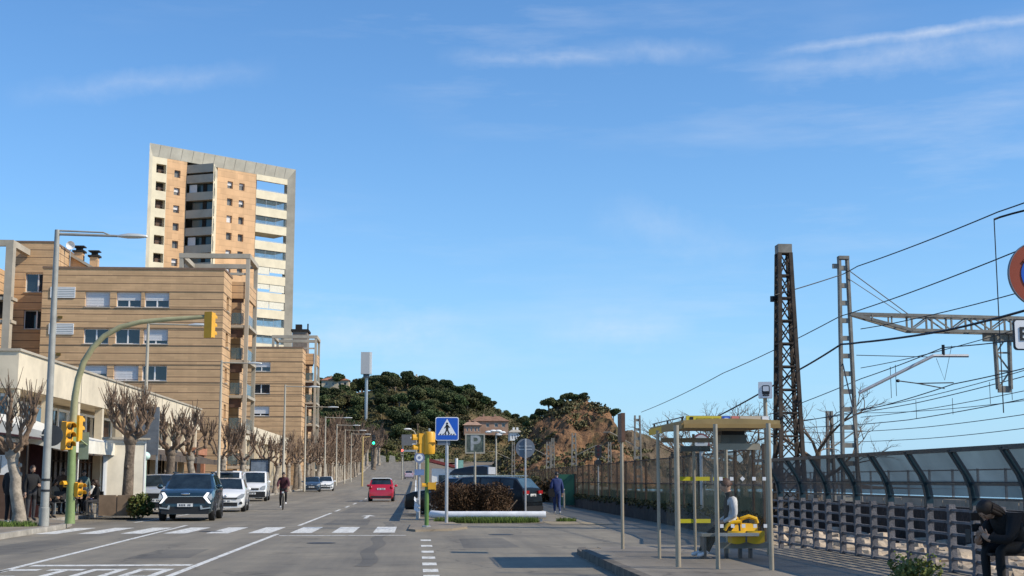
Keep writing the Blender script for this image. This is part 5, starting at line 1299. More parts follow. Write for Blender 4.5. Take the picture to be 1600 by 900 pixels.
# bus stop flag
D = 23.6; bf = post_sign('bus_stop_sign', 'white bus stop flag with bus pictogram on a thin post by the shelter', XY(1197.5, D, 700), D, ZY(596, D), .035, m_steel, 'sign', .12)
zc_ = ZY(607.5, D)-.12
g = MB(); g.prism([(x, -.12, z) for x, z in rrect(.24, .28, .02)], (0, .17, 0)); bx = g.build('box', m_signw, bf, loc=(0, -.02, zc_)); bx.rotation_euler = (0, 0, R(-14))
g = MB(); g.prism([(x+.01, -.127, z) for x, z in rrect(.13, .16, .025)], (0, .005, 0)); g.prism([(x+.01, -.127, z-.095) for x, z in rrect(.11, .02, .005)], (0, .005, 0)); pc_ = g.build('bus_pictogram', m_black, bx)
g = MB(); g.prism([(x+.01, -.131, z+.02) for x, z in rrect(.1, .085, .01)], (0, .0035, 0)); g.build('pictogram_window', m_signw, pc_)
# no-parking sign with plate, close to the camera at the right edge
D = 12.2; cxs, czs = XY(1621, D, 420), ZY(420, D)
npk = post_sign('no_parking_sign', 'round red and blue no parking sign above a white plate at the right edge', cxs, D, czs+.4, .035, m_gal, 'road sign', .13)
z_ = czs-.13; rr = .305; m_nred = mat('no_parking_red', (.30, .045, .010), .5, var=.1)
g = MB(); g.lathe([(.01, -.02), (rr, -.02), (rr, 0), (.01, 0)], (0, 0, 0), 'y', 48); dsc = g.build('disc', m_nred, npk, loc=(0, -.05, z_))
g = MB(); g.lathe([(rr-.002, -.03), (rr+.004, -.03), (rr+.004, .006), (rr-.002, .006)], (0, 0, 0), 'y', 48, False); g.build('rim', m_back, dsc)
g = MB(); g.lathe([(.01, -.026), (rr-.115, -.026), (rr-.115, -.0205), (.01, -.0205)], (0, 0, 0), 'y', 40); g.build('blue_field', m_blue, dsc)
g = MB(); a = R(45); g.obox((0, -.029, 0), Vector((math.cos(a), 0, -math.sin(a)))*(rr-.1), (0, .0025, 0), Vector((math.sin(a), 0, math.cos(a)))*.035); g.build('diagonal_bar', m_nred, dsc)
zp = ZY(517, D)-.13; pl2 = panel(npk, 'plate', rrect(.58, .285, .035), -.07, -.05, m_black, (0, 0, zp)); panel(pl2, 'plate_field', rrect(.555, .26, .028), -.075, -.0705, m_signw, (0, 0, 0))
text('letter_e', 'E', .17, m_black, pl2, (-.2, -.079, 0), (PI/2, 0, 0), .003, True)

# ---- bus shelter
m_roofy = mat('shelter_roof_ochre', (.36, .25, .10), .5, .2, var=.15, scale=2)
m_yelp = mat('shelter_yellow', (.75, .44, .01), .4, var=.06)
m_clear = seethrough('shelter_glass', (.20, .24, .23), .05, .03)
sy0, sy1 = 21.7, 25.4; xl, xr_ = 4.28, 5.58
sh_ = thing('bus_shelter', 'glass bus shelter with ochre roof and yellow sign fascia beside the railway fence', 'bus shelter', (4.95, 23.5, .13)); ox, oy = 4.95, 23.5
def sbox(name, m, x0, x1, y0, y1, z0, z1, par=sh_): g = MB(); g.box(x0-ox, x1-ox, y0-oy, y1-oy, z0-.13, z1-.13); return g.build(name, m, par)
posts = [(G(1060, 886, .13), .04), (G(1030.5, 873, .13), .028), (G(1122, 889, .13), .032), (G(1206, 891, .13), .034), (Vector((5.5, 24.35, 0)), .03), (Vector((4.92, 24.35, 0)), .025)]
for p, r in posts: g = MB(); g.cyl((p.x-ox, p.y-oy, 0), (p.x-ox, p.y-oy, 2.08), r, n=14); g.build('post', m_steel, sh_, smooth=True)
# roof: shallow curved sheet on ribs
g = MB(); N_ = 10; rows = []
rx0, rx1, ry0, ry1 = 4.18, 5.72, 21.45, 24.55
for i in range(N_+1):
    t = i/N_; x_ = lerp(rx0, rx1, t); z_ = 2.24+.03*math.sin(PI*t)
    rows.append((x_, z_))
for (xa, za), (xb, zb) in zip(rows, rows[1:]): g.prism([(xa-ox, ry0-oy, za-.13), (xb-ox, ry0-oy, zb-.13), (xb-ox, ry0-oy, zb-.04), (xa-ox, ry0-oy, za-.04)], (0, ry1-ry0, 0))
g.build('roof', m_roofy, sh_)
mat('roof_edge_brown', (.30, .19, .06), .5, var=.1); sbox('roof_edge', m_yelp, rx0-.03, rx0-.004, ry1-1.3, ry1, 2.19, 2.30); sbox('roof_edge', MATS['roof_edge_brown'], rx0-.03, rx0-.004, ry0, ry1-1.302, 2.20, 2.29); sbox('roof_edge', mat('roof_edge_brown', (.30, .19, .06), .5, var=.1), rx0, rx1, ry0-.03, ry0-.004, 2.21, 2.27)
sbox('roof_beam', m_steel, xl+.05, xr_-.05, 24.3, 24.36, 2.06, 2.14); sbox('cross_beam', mat('dark_beam', (.10, .10, .085), .5, .3), 4.3, 4.78, 22.3, 22.38, 1.86, 1.95); sbox('cross_beam', m_steel, 4.82, 5.52, 21.95, 22.05, 1.88, 1.98)
# fascia sign standing on the roof edge facing us
fz0, fz1 = 2.30, 2.405; fx0, fx1 = XY(1072, 21.5, 655), XY(1201, 21.5, 655); L_ = fx1-fx0
fb = sbox('fascia', m_polebeige, fx0, fx1, 21.50, 21.54, fz0, fz1)
def fseg(name, m, a, b, z0=fz0+.008, z1=fz1-.008): return sbox(name, m, fx0+L_*a, fx0+L_*b, 21.49, 21.498, z0, z1)
fy = fseg('fascia_yellow', mat('fascia_yellow', (.62, .50, .04), .4, var=0), .0, .42); fseg('fascia_blue', m_blue, .44, .53); fseg('fascia_red', mat('fascia_red', (.62, .20, .16), .4, var=0), .55, .64); fseg('fascia_beige', mat('fascia_beige', (.55, .46, .34), .5, var=0), .65, .9); fseg('fascia_white', m_signw, .92, 1.0)
fi = fseg('bus_icon', m_black, .045, .085, fz0+.028, fz1-.02); fi.data.vertices[0].co.y -= 0
for v in fi.data.vertices: v.co.y -= .008
for a, b in ((.13, .2), (.215, .27), (.28, .31), (.335, .40)):
    o = fseg('fascia_wording', mat('wording_olive', (.36, .27, .02), .5, var=0), a, b, fz0+.034, fz1-.034)
    for v in o.data.vertices: v.co.y -= .008
o = fseg('blue_wording', m_signw, .462, .508, fz0+.035, fz1-.035)
for v in o.data.vertices: v.co.y -= .008
sbox('roof_rod', m_black, rx0+.02, rx0+.035, ry0+.1, ry1-.1, 2.38, 2.395)
for y in (21.7, 23.0, 24.3): sbox('rod_stay', m_black, rx0+.02, rx0+.05, y, y+.03, 2.30, 2.38)
# glass panels with white safety squares
gp_ = posts[2][0]; gq = posts[3][0]
ge = sbox('end_glass', m_clear, gp_.x+.05, gq.x-.05, 21.86, 21.872, .25, 2.1)
for z in (ZY(748, 21.85), ZY(823, 21.85)):
    for k, px in enumerate((1127, 1144, 1161, 1179, 1195)):
        xx = XY(px, 21.85, 780); hh = .028
        g = MB()
        if k == 2 and z > 1.2: g.prism([(xx-ox, 21.85-oy, z-.13-.04), (xx-ox+.04, 21.85-oy, z-.13), (xx-ox, 21.85-oy, z-.13+.04), (xx-ox-.04, 21.85-oy, z-.13)], (0, .008, 0))
        else: g.box(xx-ox-hh, xx-ox+hh, 21.85-oy, 21.858-oy, z-.13-hh, z-.13+hh)
        g.build('safety_square', m_signw, ge)
bgl = sbox('back_glass', m_clear, 5.56, 5.572, 21.9, 24.3, .25, 2.1)
fg = sbox('far_glass', m_clear, 4.42, 5.5, 24.37, 24.382, .25, 1.95)
for z in (ZY(748, 24.35), ZY(815, 24.35)): sbox('yellow_stripe', mat('stripe_lime', (.62, .55, .02), .5, var=0), 4.6, 5.2, 24.35, 24.365, z-.035, z+.035)
sbox('yellow_stripe', MATS['stripe_lime'], 5.26, 5.5, 24.35, 24.365, 1.39, 1.45)
ib = sbox('display_box', mat('display_grey', (.13, .13, .115), .4, .2), 5.02, 5.46, 22.6, 23.0, 1.93, 2.14); sbox('display_shroud', m_black, 5.05, 5.43, 22.63, 22.97, 2.14, 2.205)
sbox('base_plate', m_metal, 4.84, 5.55, 22.28, 22.42, .50, .55)
# bench of two yellow shells on a steel beam
bn = thing('shelter_bench', 'yellow two seat bench on steel legs inside the bus shelter', 'bench', (5.36, 22.62, .09))
g = MB(); g.box(-.42, .42, -.06, .06, .20, .30); g.build('beam', mat('bench_beam', (.24, .24, .21), .5, .4), bn)
for x in (-.28, -.05, .12): g = MB(); g.box(x-.025, x+.025, -.045, .045, 0, .20); g.build('leg', mat('bench_leg', (.12, .11, .10), .5, .4), bn)
for k, x0 in enumerate((-.30, .02)):
    g = MB(); w_ = .29; rows = []
    for t in range(9):
        a = t/8; xx = x0+w_*a; bow = .03*math.sin(PI*a)
        rows.append([(xx, -.22-bow, .31-bow), (xx, -.23-bow, .49), (xx, .15, .44-bow), (xx, .22, .47), (xx, .26, .60), (xx, .28, .66)])
    for a_, b_ in zip(rows, rows[1:]):
        for i in range(4): g.poly([a_[i], a_[i+1], b_[i+1], b_[i]])
    st_ = g.build('seat_shell', m_yelp, bn, smooth=True)
    g = MB(); g.tube([(x0-.0, .27, .60), (x0+.02, .26, .67), (x0+w_*.5, .25, .71), (x0+w_-.02, .26, .67), (x0+w_, .27, .60)], .035, 8); g.build('back_rail', m_yelp, st_, smooth=True)
g = MB(); g.tube([(-.34, -.18, .50), (-.30, -.2, .58), (-.2, -.2, .63), (-.08, -.18, .64)], .03, 8); g.build('armrest', m_yelp, bn, smooth=True)
g = MB(); g.box(-.72, -.33, -.19, .2, .40, .45); g.build('end_seat', MATS['bench_beam'], bn); g = MB(); g.box(-.68, -.64, -.16, .16, 0, .40); g.build('leg', MATS['bench_leg'], bn)

# ---- concrete lattice fence with leaning screen above
m_lat = mat('lattice_concrete', (.165, .155, .16), .8, var=.25, scale=3, bump=.2)
m_tint = seethrough('tinted_screen', (.095, .095, .10), .86, .75); [setattr(q_.inputs['To Min'], 'default_value', .80) or setattr(q_.inputs['To Max'], 'default_value', .88) for q_ in m_tint.node_tree.nodes if q_.type == 'MAP_RANGE']; m_tint.node_tree.nodes['Principled BSDF'].inputs['Specular IOR Level'].default_value = .1
m_curve = mat('dark_teal_steel', (.018, .045, .06), .35, .2, var=.15)
fe = thing('lattice_fence', 'grey concrete lattice fence with tinted screens on curved dark posts beside the railway', 'fence', (7.45, 22, .0))
step = .83; yy = [11.5+step*k for k in range(22)]
for y in yy:
    g = MB(); zt_ = 1.06; g.box(-.045, .045, y-22-.05, y-22+.05, 0, zt_)
    for k in range(6): z = .16+.165*k; g.box(-.055, .055, y-22-.058, y-22+.058, z-.024, z+.024)
    g.build('lattice_post', m_lat, fe)
for k in range(6): z = .16+.165*k; g = MB(); g.box(-.022, .022, yy[0]-22, yy[-1]-22, z-.017, z+.017); g.build('lattice_rail', m_lat, fe)
crv = [(0, 1.0), (.0, 1.18), (-.02, 1.30), (-.09, 1.46), (-.19, 1.62), (-.30, 1.80)]
py_ = [yy[0]+1.66*k for k in range(11)]
for y in py_:
    g = MB(); rows = []
    for i, (x_, z_) in enumerate(crv):
        w_ = .055 if i < 3 else .045
        rows.append([(x_-w_, y-22-.045, z_), (x_+w_, y-22-.045, z_), (x_+w_, y-22+.045, z_), (x_-w_, y-22+.045, z_)])
    for a, b in zip(rows, rows[1:]):
        for k in range(4): g.poly([a[k], a[(k+1) % 4], b[(k+1) % 4], b[k]])
    g.poly(rows[0]); g.poly(rows[-1]); g.build('curved_post', m_curve, fe)
for a, b in zip(py_, py_[1:]):
    g = MB(); 
    cc = crv[1:]
    for (xa, za), (xb, zb) in zip(cc, cc[1:]): g.poly([(xa, a-22+.05, za), (xa, b-22-.05, za), (xb, b-22-.05, zb), (xb, a-22+.05, zb)])
    g.build('screen_panel', m_tint, fe, recalc=False)
for (x_, z_), w_ in (((-.30, 1.80), .03), ((-.03, 1.36), .018), ((0, 1.15), .016)): g = MB(); g.beam((x_, yy[0]-22, z_), (x_, yy[-1]-22, z_), w_*2); g.build('top_rail' if z_ > 1.7 else 'mid_rail', m_curve, fe)
# ---- mesh fence and dark low wall leading away
m_mesh = seethrough('brown_wire_mesh', (.20, .125, .055), .62, .8); m_meshg = seethrough('olive_wire_mesh', (.085, .095, .028), .76, .8)
mf = thing('mesh_fence', 'brown and olive mesh fence on dark posts leading away along the walkway', 'fence', (8.3, 30, 0))
def fxm(y): return interp(y, [(29.5, 7.5), (33, 8.05), (45, 8.35), (60, 8.5), (85, 8.7), (120, 9.2), (160, 10)])
ym = [29.6+2.6*k for k in range(34)]
lw2 = thing('low_wall', 'dark low hedge-topped wall at the foot of the brown mesh fence', 'wall', (8.3, 30, 0))
m_dwall = mat('dark_wall', (.045, .04, .033), .9, var=.5, scale=2, bump=.4, bscale=6)
g = MB()
for a, b in zip(ym, ym[1:]): g.prism([(fxm(a)-8.3-.35, a-30, 0), (fxm(b)-8.3-.35, b-30, 0), (fxm(b)-8.3-.1, b-30, 0), (fxm(a)-8.3-.1, a-30, 0)], (0, 0, .55))
g.build('wall', m_dwall, lw2)
g = MB(); r_ = random.Random(77)
for a, b in zip(ym[:20], ym[1:]):
    for k in range(3): yq = lerp(a, b, (k+.5)/3); leafy(g, (fxm(yq)-8.3-.25, yq-30, .55), .25, .55, .16, 45, .05, r_, .2)
g.build('ivy', leafmat('dark_ivy', (.045, .05, .02)), lw2, recalc=False)
for k, (a, b) in enumerate(zip(ym, ym[1:])):
    xa, xb = fxm(a)-8.3, fxm(b)-8.3
    g = MB(); g.poly([(xa, a-30+.05, .6), (xb, b-30-.05, .6), (xb, b-30-.05, 1.28), (xa, a-30+.05, 1.28)]); g.build('olive_mesh', m_meshg, mf)
    g = MB(); g.poly([(xa, a-30+.05, 1.28), (xb, b-30-.05, 1.28), (xb, b-30-.05, 2.12), (xa, a-30+.05, 2.12)]); g.build('brown_mesh', m_mesh, mf)
m_fpost = mat('fence_post_brown', (.06, .035, .02), .7, var=.2)
for a in ym: g = MB(); x_ = fxm(a)-8.3; g.box(x_-.04, x_+.04, a-30-.04, a-30+.04, 0, 2.18); g.build('post', m_fpost, mf)
for zz in (2.12, 1.28): 
    g = MB()
    for a, b in zip(ym, ym[1:]): g.beam((fxm(a)-8.3, a-30+.041, zz), (fxm(b)-8.3, b-30-.041, zz), .04)
    g.build('top_rail' if zz > 2 else 'mid_rail', m_fpost, mf)
gp2 = thing('green_panel', 'solid green panel at the far end of the walkway beside the man in blue', 'panel', (XY(885, 72), 72, 0))
g = MB(); g.box(-.42, .42, -.03, .03, .1, ZY(741, 72)); g.build('sheet', mat('green_sheet', (.02, .10, .06), .5, var=.2), gp2)
for x in (-.46, .46): g = MB(); g.box(x-.035, x+.035, -.05, .05, 0, ZY(740, 72)); g.build('post', m_fpost, gp2)
bo = thing('bollard', 'thin pale bollard on the walkway right of the man in blue', 'bollard', (XY(881, 66), 66, 0)); g = MB(); g.cyl((0, 0, 0), (0, 0, .95), .05, n=10); g.ball((0, 0, .95), .055, .055, .03, 10, 5); g.build('post', m_polebeige, bo, smooth=True)
# round prohibition sign by the mesh fence
D = 39; rs2 = post_sign('prohibition_sign', 'round white sign with dark ring standing behind the bus shelter near the mesh fence', XY(1096, D), D, ZY(677, D), .045, m_gal)
g = MB(); g.lathe([(.01, -.02), (.25, -.02), (.25, 0), (.01, 0)], (0, 0, 0), 'y', 28); d3 = g.build('disc', mat('ring_maroon', (.16, .05, .05), .5, var=0), rs2, loc=(0, -.05, ZY(690, D)))
g = MB(); g.lathe([(.01, -.026), (.2, -.026), (.2, -.0205), (.01, -.0205)], (0, 0, 0), 'y', 28); g.build('field', mat('sign_grey_white', (.5, .52, .52), .5, var=0), d3)
g = MB(); 
for k in range(3): g.box(-.1+.07*k, -.05+.07*k, -.031, -.0265, -.03, .03)
g.build('lettering', mat('faint_lettering', (.18, .2, .22), .5, var=0), d3)

# ---- railway: ballast, tracks, rubble, beige wall, far fence
m_ball = mat('ballast', (.085, .07, .058), .95, var=.4, scale=6, bump=.8, bscale=25)
yl_ = [5, 40, 80, 120, 160, 185, 210, 240, 270, 330]
mb = MB()
for a, b in zip(yl_, yl_[1:]): mb.prism([(10.4, a, h(a)*.3-.05), (11.2, a, h(a)*.3+.12), (20.6, a, h(a)*.3+.12), (21, a, h(a)*.3-.05)], (0, b-a, h(b)*.3-h(a)*.3))
struct(mb.build('ballast', m_ball))
m_railst = mat('rail_steel', (.16, .11, .08), .5, .6, var=.2)
for xc in (13.6, 18.0):
    tr_ = thing('railway_track', 'railway track on dark ballast, %s' % ('nearer the lattice fence' if xc < 15 else 'nearer the beige sea wall'), 'railway track', (xc, 30, .12))
    for s in (-.84, .84): g = MB(); g.box(s-.035, s+.035, -20, 150, .14, .30); g.box(s-.07, s+.07, -20, 150, .12, .14); g.build('rail', m_railst, tr_)
    g = MB()
    for k in range(150): g.box(-1.3, 1.3, -18+.62*k, -18+.62*k+.24, 0, .13)
    tag(g.build('sleepers', mat('sleeper_concrete', (.22, .2, .17), .9, var=.2), tr_), kind='stuff')
def rock(mb, c, s, r_):
    i = len(mb.v); n, m_ = 7, 5; ax = [r_.uniform(.6, 1.3) for _ in range(3)]
    for a in range(m_+1):
        for b in range(n):
            ph = PI*a/m_; t = 2*PI*b/n; q = s*r_.uniform(.75, 1.15) if 0 < a < m_ else s*.9
            mb.v.append((c[0]+q*ax[0]*math.sin(ph)*math.cos(t), c[1]+q*ax[1]*math.sin(ph)*math.sin(t), c[2]+q*.7*ax[2]*math.cos(ph)))
    for a in range(m_):
        for b in range(n): mb.face((i+a*n+b, i+(a+1)*n+b, i+(a+1)*n+(b+1) % n, i+a*n+(b+1) % n))
g = MB(); r_ = random.Random(5)
for k in range(420):
    y = r_.uniform(14, 34); rock(g, (r_.uniform(7.75, 10.3), y, r_.uniform(-.05, .08)), r_.uniform(.1, .34), r_)
tag(g.build('rubble', mat('beige_rubble', (.46, .37, .27), .95, var=.45, scale=1.5, bump=.4, bscale=8)), 'pale beige rubble heaped behind the concrete lattice fence', 'rubble', kind='stuff')
swl = thing('sea_wall', 'long low beige wall on the far side of the railway tracks', 'wall', (21.5, 20, 0))
m_swl = mat('sea_wall_beige', (.50, .41, .30), .9, var=.2, scale=1)
for k in range(46): g = MB(); g.box(0, .3, -10+2.4*k+.03, -10+2.4*k+2.37, -.2, .62+.02*(k % 3)); g.build('wall_block', m_swl, swl)
ff = thing('far_fence', 'thin grey fence along the sea wall seen through the tinted screens', 'fence', (22.2, 20, 0))
for k in range(40): g = MB(); g.box(-.04, .04, -8+2.6*k-.04, -8+2.6*k+.04, -.3, 1.85); g.build('post', m_metal, ff)
for z in (1.8, 1.2): g = MB(); g.box(-.025, .025, -8, 96, z-.025, z+.025); g.build('rail', m_metal, ff)
struct(MB().box(22.6, 30, 0, 180, -.6, .05).build('sea_promenade', mat('promenade', (.16, .15, .14), .9, var=.2)))

rwl = thing('railway_wall', 'dark low retaining wall between the rubble and the railway tracks', 'wall', (10.6, 20, 0))
for k in range(30): g = MB(); g.box(0, .25, -14+2.4*k+.006, -14+2.4*k+2.394, -.2, .85+.012*((k*7) % 3)); g.build('wall_block', mat('dark_stone', (.035, .03, .028), .95, var=.5, scale=1.5, bump=.5, bscale=8), rwl)  # near-black mottled stone over the whole wall
# ---- catenary masts
m_rust = mat('rusted_iron', (.075, .055, .04), .8, .2, var=.4, scale=4)
m_mast = mat('mast_grey_beige', (.27, .25, .21), .7, .2, var=.25, scale=4)
def lattice(parent, w0, w1, ht, n, m, leg=.07, d0=None, d1=None, xbr=True, name='legs'):
    d0 = d0 or w0; d1 = d1 or w1
    P = lambda t, sx, sy: Vector((sx*lerp(w0, w1, t)/2, sy*lerp(d0, d1, t)/2, ht*t))
    for sx in (-1, 1):
        for sy in (-1, 1): g = MB(); g.beam(P(0, sx, sy), P(1, sx, sy), leg); g.build('leg', m, parent)
    g = MB()
    for k in range(n):
        a, b = k/n, (k+1)/n
        for s in (-1, 1):
            q = ((lambda t, u: P(t, u, s)), (lambda t, u: P(t, s, u)))
            for fn in q:
                g.beam(fn(b, -1), fn(b, 1), leg*.75, leg*.4)
                if xbr: g.beam(fn(a, -1), fn(b, 1), leg*.6, leg*.25); g.beam(fn(a, 1), fn(b, -1), leg*.6, leg*.25)
                elif k % 1 == 0 and fn is q[1]: g.beam(fn(a, -1), fn(b, 1), leg*.6, leg*.3)
    tag(g.build('bracing', m, parent))
D = 38.7; x1m = XY(1234, D); zt1 = ZY(376, D)
m1 = thing('lattice_mast', 'dark rusty lattice mast with crossed bracing just right of the bus shelter', 'mast', (x1m, D, 0))
lattice(m1, .74, .32, zt1-.25, 12, m_rust, .105); g = MB(); g.box(-.2, .2, -.2, .2, zt1-.25, zt1); g.build('cap', m_mast, m1)
g = MB(); g.cyl((-.2, 0, ZY(461, D)), (-.4, 0, ZY(461, D)+.02), .05, n=8); g.cyl((-.36, 0, ZY(461, D)-.1), (-.36, 0, ZY(461, D)+.06), .07, n=8); g.build('insulator', m_black, m1)
D2 = 41.0; x2m = XY(1329, D2); zt2 = ZY(398, D2)
m2 = thing('catenary_mast', 'grey beige ladder mast carrying the long truss arm over the tracks', 'mast', (x2m, D2, 0))
for s in (-1, 1):
    g = MB(); g.beam((s*.25, 0, 0), (s*.125, 0, zt2), .075, .2); g.build('leg', m_mast, m2)
for k in range(15):
    z = zt2*(k+.5)/15; w_ = lerp(.25, .125, z/zt2); g = MB(); g.box(-w_+.04, w_-.04, -.06, .06, z-.07, z+.07); g.build('batten', m_mast, m2)
g = MB(); g.box(-.16, .16, -.12, .12, zt2, zt2+.1); g.box(-.34, -.1, -.04, .04, zt2-.28, zt2-.14); g.build('cap', m_mast, m2)
# truss arm
za = ZY(485, D2); L_ = 8.2; arm = []
up = lambda x: (x, za-.02-.001*x); 
g = MB()
for s in (-.22, .22):
    g.beam((.15, s*.3, za), (2.2, s, za-.05), .09); g.beam((2.2, s, za-.05), (L_, s, za-.15), .09)
    g.beam((.15, s*.3, za), (2.0, s, za-.50), .09); g.beam((2.0, s, za-.50), (L_, s, za-.58), .09)
g.build('chord', m_mast, m2)
xs_ = [2.0+.62*k for k in range(11)]
for k, x in enumerate(xs_):
    g = MB()
    for s in (-.22, .22):
        g.beam((x, s, za-.06), (x, s, za-.50), .05)
        if k < len(xs_)-1: g.beam((x, s, za-.06 if k % 2 else za-.5), (xs_[k+1], s, za-.5 if k % 2 else za-.06), .04)
    g.beam((x, -.22, za-.06), (x, .22, za-.06), .04); g.beam((x, -.22, za-.5), (x, .22, za-.5), .04)
    g.build('bracing', m_mast, m2)
g = MB()
for x in (.8, 1.4):
    for sy in (-.15, .15): g = MB(); g.beam((x, sy, za-.02), (x, sy, za-.03-.27*(x-.15)), .04); g.build('bracing', m_mast, m2)

g = MB(); xd = XY(1567, D2, 560)-x2m
for a in (-.2, .2): g.beam((xd+a*1.15, 0, za-.6), (xd+a, 0, ZY(604, D2)), .06, .2)
g.beam((xd-.2, 0, ZY(604, D2)), (xd+.2, 0, ZY(604, D2)), .08, .2)
for k in range(3): z_a, z_b = lerp(za-.6, ZY(604, D2), k/3), lerp(za-.6, ZY(604, D2), (k+1)/3); g.beam((xd-.2, 0, z_a if k % 2 else z_b), (xd+.2, 0, z_b if k % 2 else z_a), .04); g.beam((xd-.2, 0, z_b), (xd+.2, 0, z_b), .05)
g.build('drop_post', m_mast, m2)
g = MB(); g.beam((xd-.6, 0, za-.66), (xd+1.6, 0, za-.7), .08, .3); g.build('drop_beam', m_mast, m2)
# stays from mast head to the arm, cantilever bracket lower down
g = MB(); g.tube([(.1, .1, zt2-.25), (2.1, .2, za)], .016, 5); g.tube([(.1, -.1, zt2-.6), (1.7, -.2, za)], .012, 5); g.build('stay', m_black, m2)
pA = atY(1342, 614, D2)-m2.location; pB = atY(1458, 556, D2)-m2.location; pC = atY(1513, 556, D2)-m2.location
g = MB(); g.tube([pA, pB, pC], .05, 8); g.build('cantilever', m_gal, m2)
g = MB(); q = atY(1474, 550, D2)-m2.location; g.cyl(q-Vector((0, 0, .1)), q+Vector((0, 0, .22)), .05, n=8); g.build('insulator', m_black, m2)
g = MB(); a = atY(1403, 595, D2)-m2.location; b = atY(1433, 599, D2)-m2.location; c = atY(1476, 607, D2)-m2.location; d = atY(1490, 598, D2)-m2.location
g.tube([a, b, d], .018, 5); g.tube([b, c], .018, 5); g.tube([atY(1463, 560, D2)-m2.location, atY(1476, 594, D2)-m2.location, atY(1487, 540, D2)-m2.location], .008, 4); g.ball(a, .07, .05, .05, 8, 6); g.build('registration_arm', m_black, m2)
g = MB(); g.tube([atY(1338, 555, D2)-m2.location, atY(1460, 558, D2)-m2.location], .012, 5); g.build('bracket_stay', m_black, m2)
g = MB(); g.tube([(-.15, -.1, ZY(565, D2)), (-.5, -2.0, ZY(640, D2)), (-.9, -4.0, 0)], .02, 5); g.build('back_stay', m_black, m2)
# far masts
def far_mast(label, px, D, pytop, arm=0, w=.45):
    t = thing('catenary_mast', label, 'mast', (XY(px, D), D, h(D)*.3)); zt_ = ZY(pytop, D)-h(D)*.3
    for s in (-1, 1): g = MB(); g.beam((s*w/2, 0, 0), (s*w*.3, 0, zt_), .1, .25); g.build('leg', m_mast, t)
    g = MB()
    for k in range(9): z = zt_*(k+.5)/9; g.box(-w*.4, w*.4, -.08, .08, z-.09, z+.09)
    g.build('batten', m_mast, t)
    if arm: g = MB(); g.tube([(0, 0, zt_*.62), (arm*.8, 0, zt_*.8), (arm, 0, zt_*.8)], .035, 6); g.build('cantilever', m_mast, t)
    return t
far_mast('tall distant catenary mast right of the thin brown post', 997, 96, 648, -2.4, .55)
far_mast('distant catenary mast with pale head left of the railway signal', 897, 128, 676, 2.6, .5); far_mast('pair of catenary mast nearest the man in blue, shorter one', 857, 140, 690, 0, .5); far_mast('slim distant catenary mast directly above the man in blue', 864, 150, 684, -2.6, .35)
far_mast('thin catenary mast left of the grey round sign back', 802, 170, 690, -3, .4); far_mast('catenary mast behind the bare tree right of the lattice mast', 1299, 62, 640, 1.5, .3)
far_mast('faint far catenary mast between railway signal and thin brown post', 953, 150, 690, -2.2, .4)
sgn = thing('railway_signal', 'black railway signal head above the brown mesh fence', 'railway signal', (XY(935, 92), 92, h(92)*.3))
z1_ = ZY(695, 92); g = MB(); zb_, zt_ = ZY(716, 92), ZY(695, 92); rr = .23
g.prism([(rr*math.cos(a), -.1, (zb_+zt_)/2+((zt_-zb_)/2-rr)*(1 if math.sin(a) > 0 else -1)+rr*math.sin(a)) for a in [2*PI*k/20 for k in range(20)]], (0, .2, 0)); hdx = g.build('head', m_black, sgn)
for k in range(3): g = MB(); g.lathe([(.1, -.01), (.1, -.0), (.01, .0)], (0, -.102, zb_+.25+.27*k), 'y', 12); g.build('lens', mat('signal_lens', (.05, .01, .01), .2, var=0), hdx)
g = MB(); zq = ZY(723, 92); g.lathe([(.02, -.08), (.22, -.08), (.22, .08), (.02, .08)], (0, 0, zq), 'y', 16); g.build('marker_disc', m_black, sgn)
g = MB(); g.cyl((0, .1, 0), (0, .1, z1_), .06, n=8); g.build('post', m_gal, sgn)

# ---- overhead wires (each one its own thing)
wi = [0]
def wire(label, pts, r=.016, m=m_black):
    P = [atX(px, py, X) if isinstance(X, (int, float)) and X < 200 else None for px, py, X in pts]
    out = []
    for a, b in zip(P, P[1:]):
        n = 8; sag = (b-a).length*.004
        for k in range(n): t = k/n; q = a.lerp(b, t); q.z -= sag*4*t*(1-t); out.append(q)
    out.append(P[-1]); o = P[0]; g = MB(); g.tube([p-o for p in out], r, 5)
    ob = g.build('overhead_wire', m, loc=o); tag(ob, label, 'wire', 'overhead railway wires'); return ob
wire('thin wire crossing high behind both mast heads', [(1211, 461, x1m-.38), (1318, 428, 12.9), (1340, 416, 13.0), (1560, 331, 13.2), (1690, 283, 13.4)])
wire('thin wire from the far mast past the ladder mast behind the round sign', [(1002, 644, 12.6), (1130, 583, 12.7), (1313, 494, 12.9), (1345, 484, 13.0), (1590, 392, 13.4), (1700, 350, 13.6)])
wire('thick dark cable bending at the ladder mast towards the white plate', [(1112, 655, 12.6), (1250, 577, 12.7), (1314, 538, 12.75), (1345, 535, 12.8), (1480, 516, 12.85), (1620, 480, 12.9), (1740, 440, 13)], .03)
wire('messenger wire passing the cantilever insulator', [(1180, 655, 15.0), (1345, 592, 15.2), (1474, 543, 15.5), (1640, 525, 15.6)])
wire('lower contact wire just above the fence screens', [(1180, 668, 15.0), (1380, 634, 15.2), (1490, 600, 15.5), (1690, 553, 15.7)])
wire('long wire running low behind the drop post', [(1220, 660, 18.5), (1430, 630, 18.7), (1700, 560, 19)])
wire('lower wire of the far track with droppers', [(1240, 668, 18.5), (1420, 656, 18.7), (1700, 602, 19)])
wire('lowest wire before the sea sky', [(1220, 690, 21), (1450, 685, 21), (1700, 655, 21)], .014)
wire('wire entering the drop post from the ladder mast', [(1345, 514, 13.2), (1420, 500, 13.6), (1600, 455, 14), (1720, 430, 14)], .014)
wire('far contact wire above the lowest wire', [(1240, 676, 20), (1440, 668, 20), (1720, 628, 20)], .014)
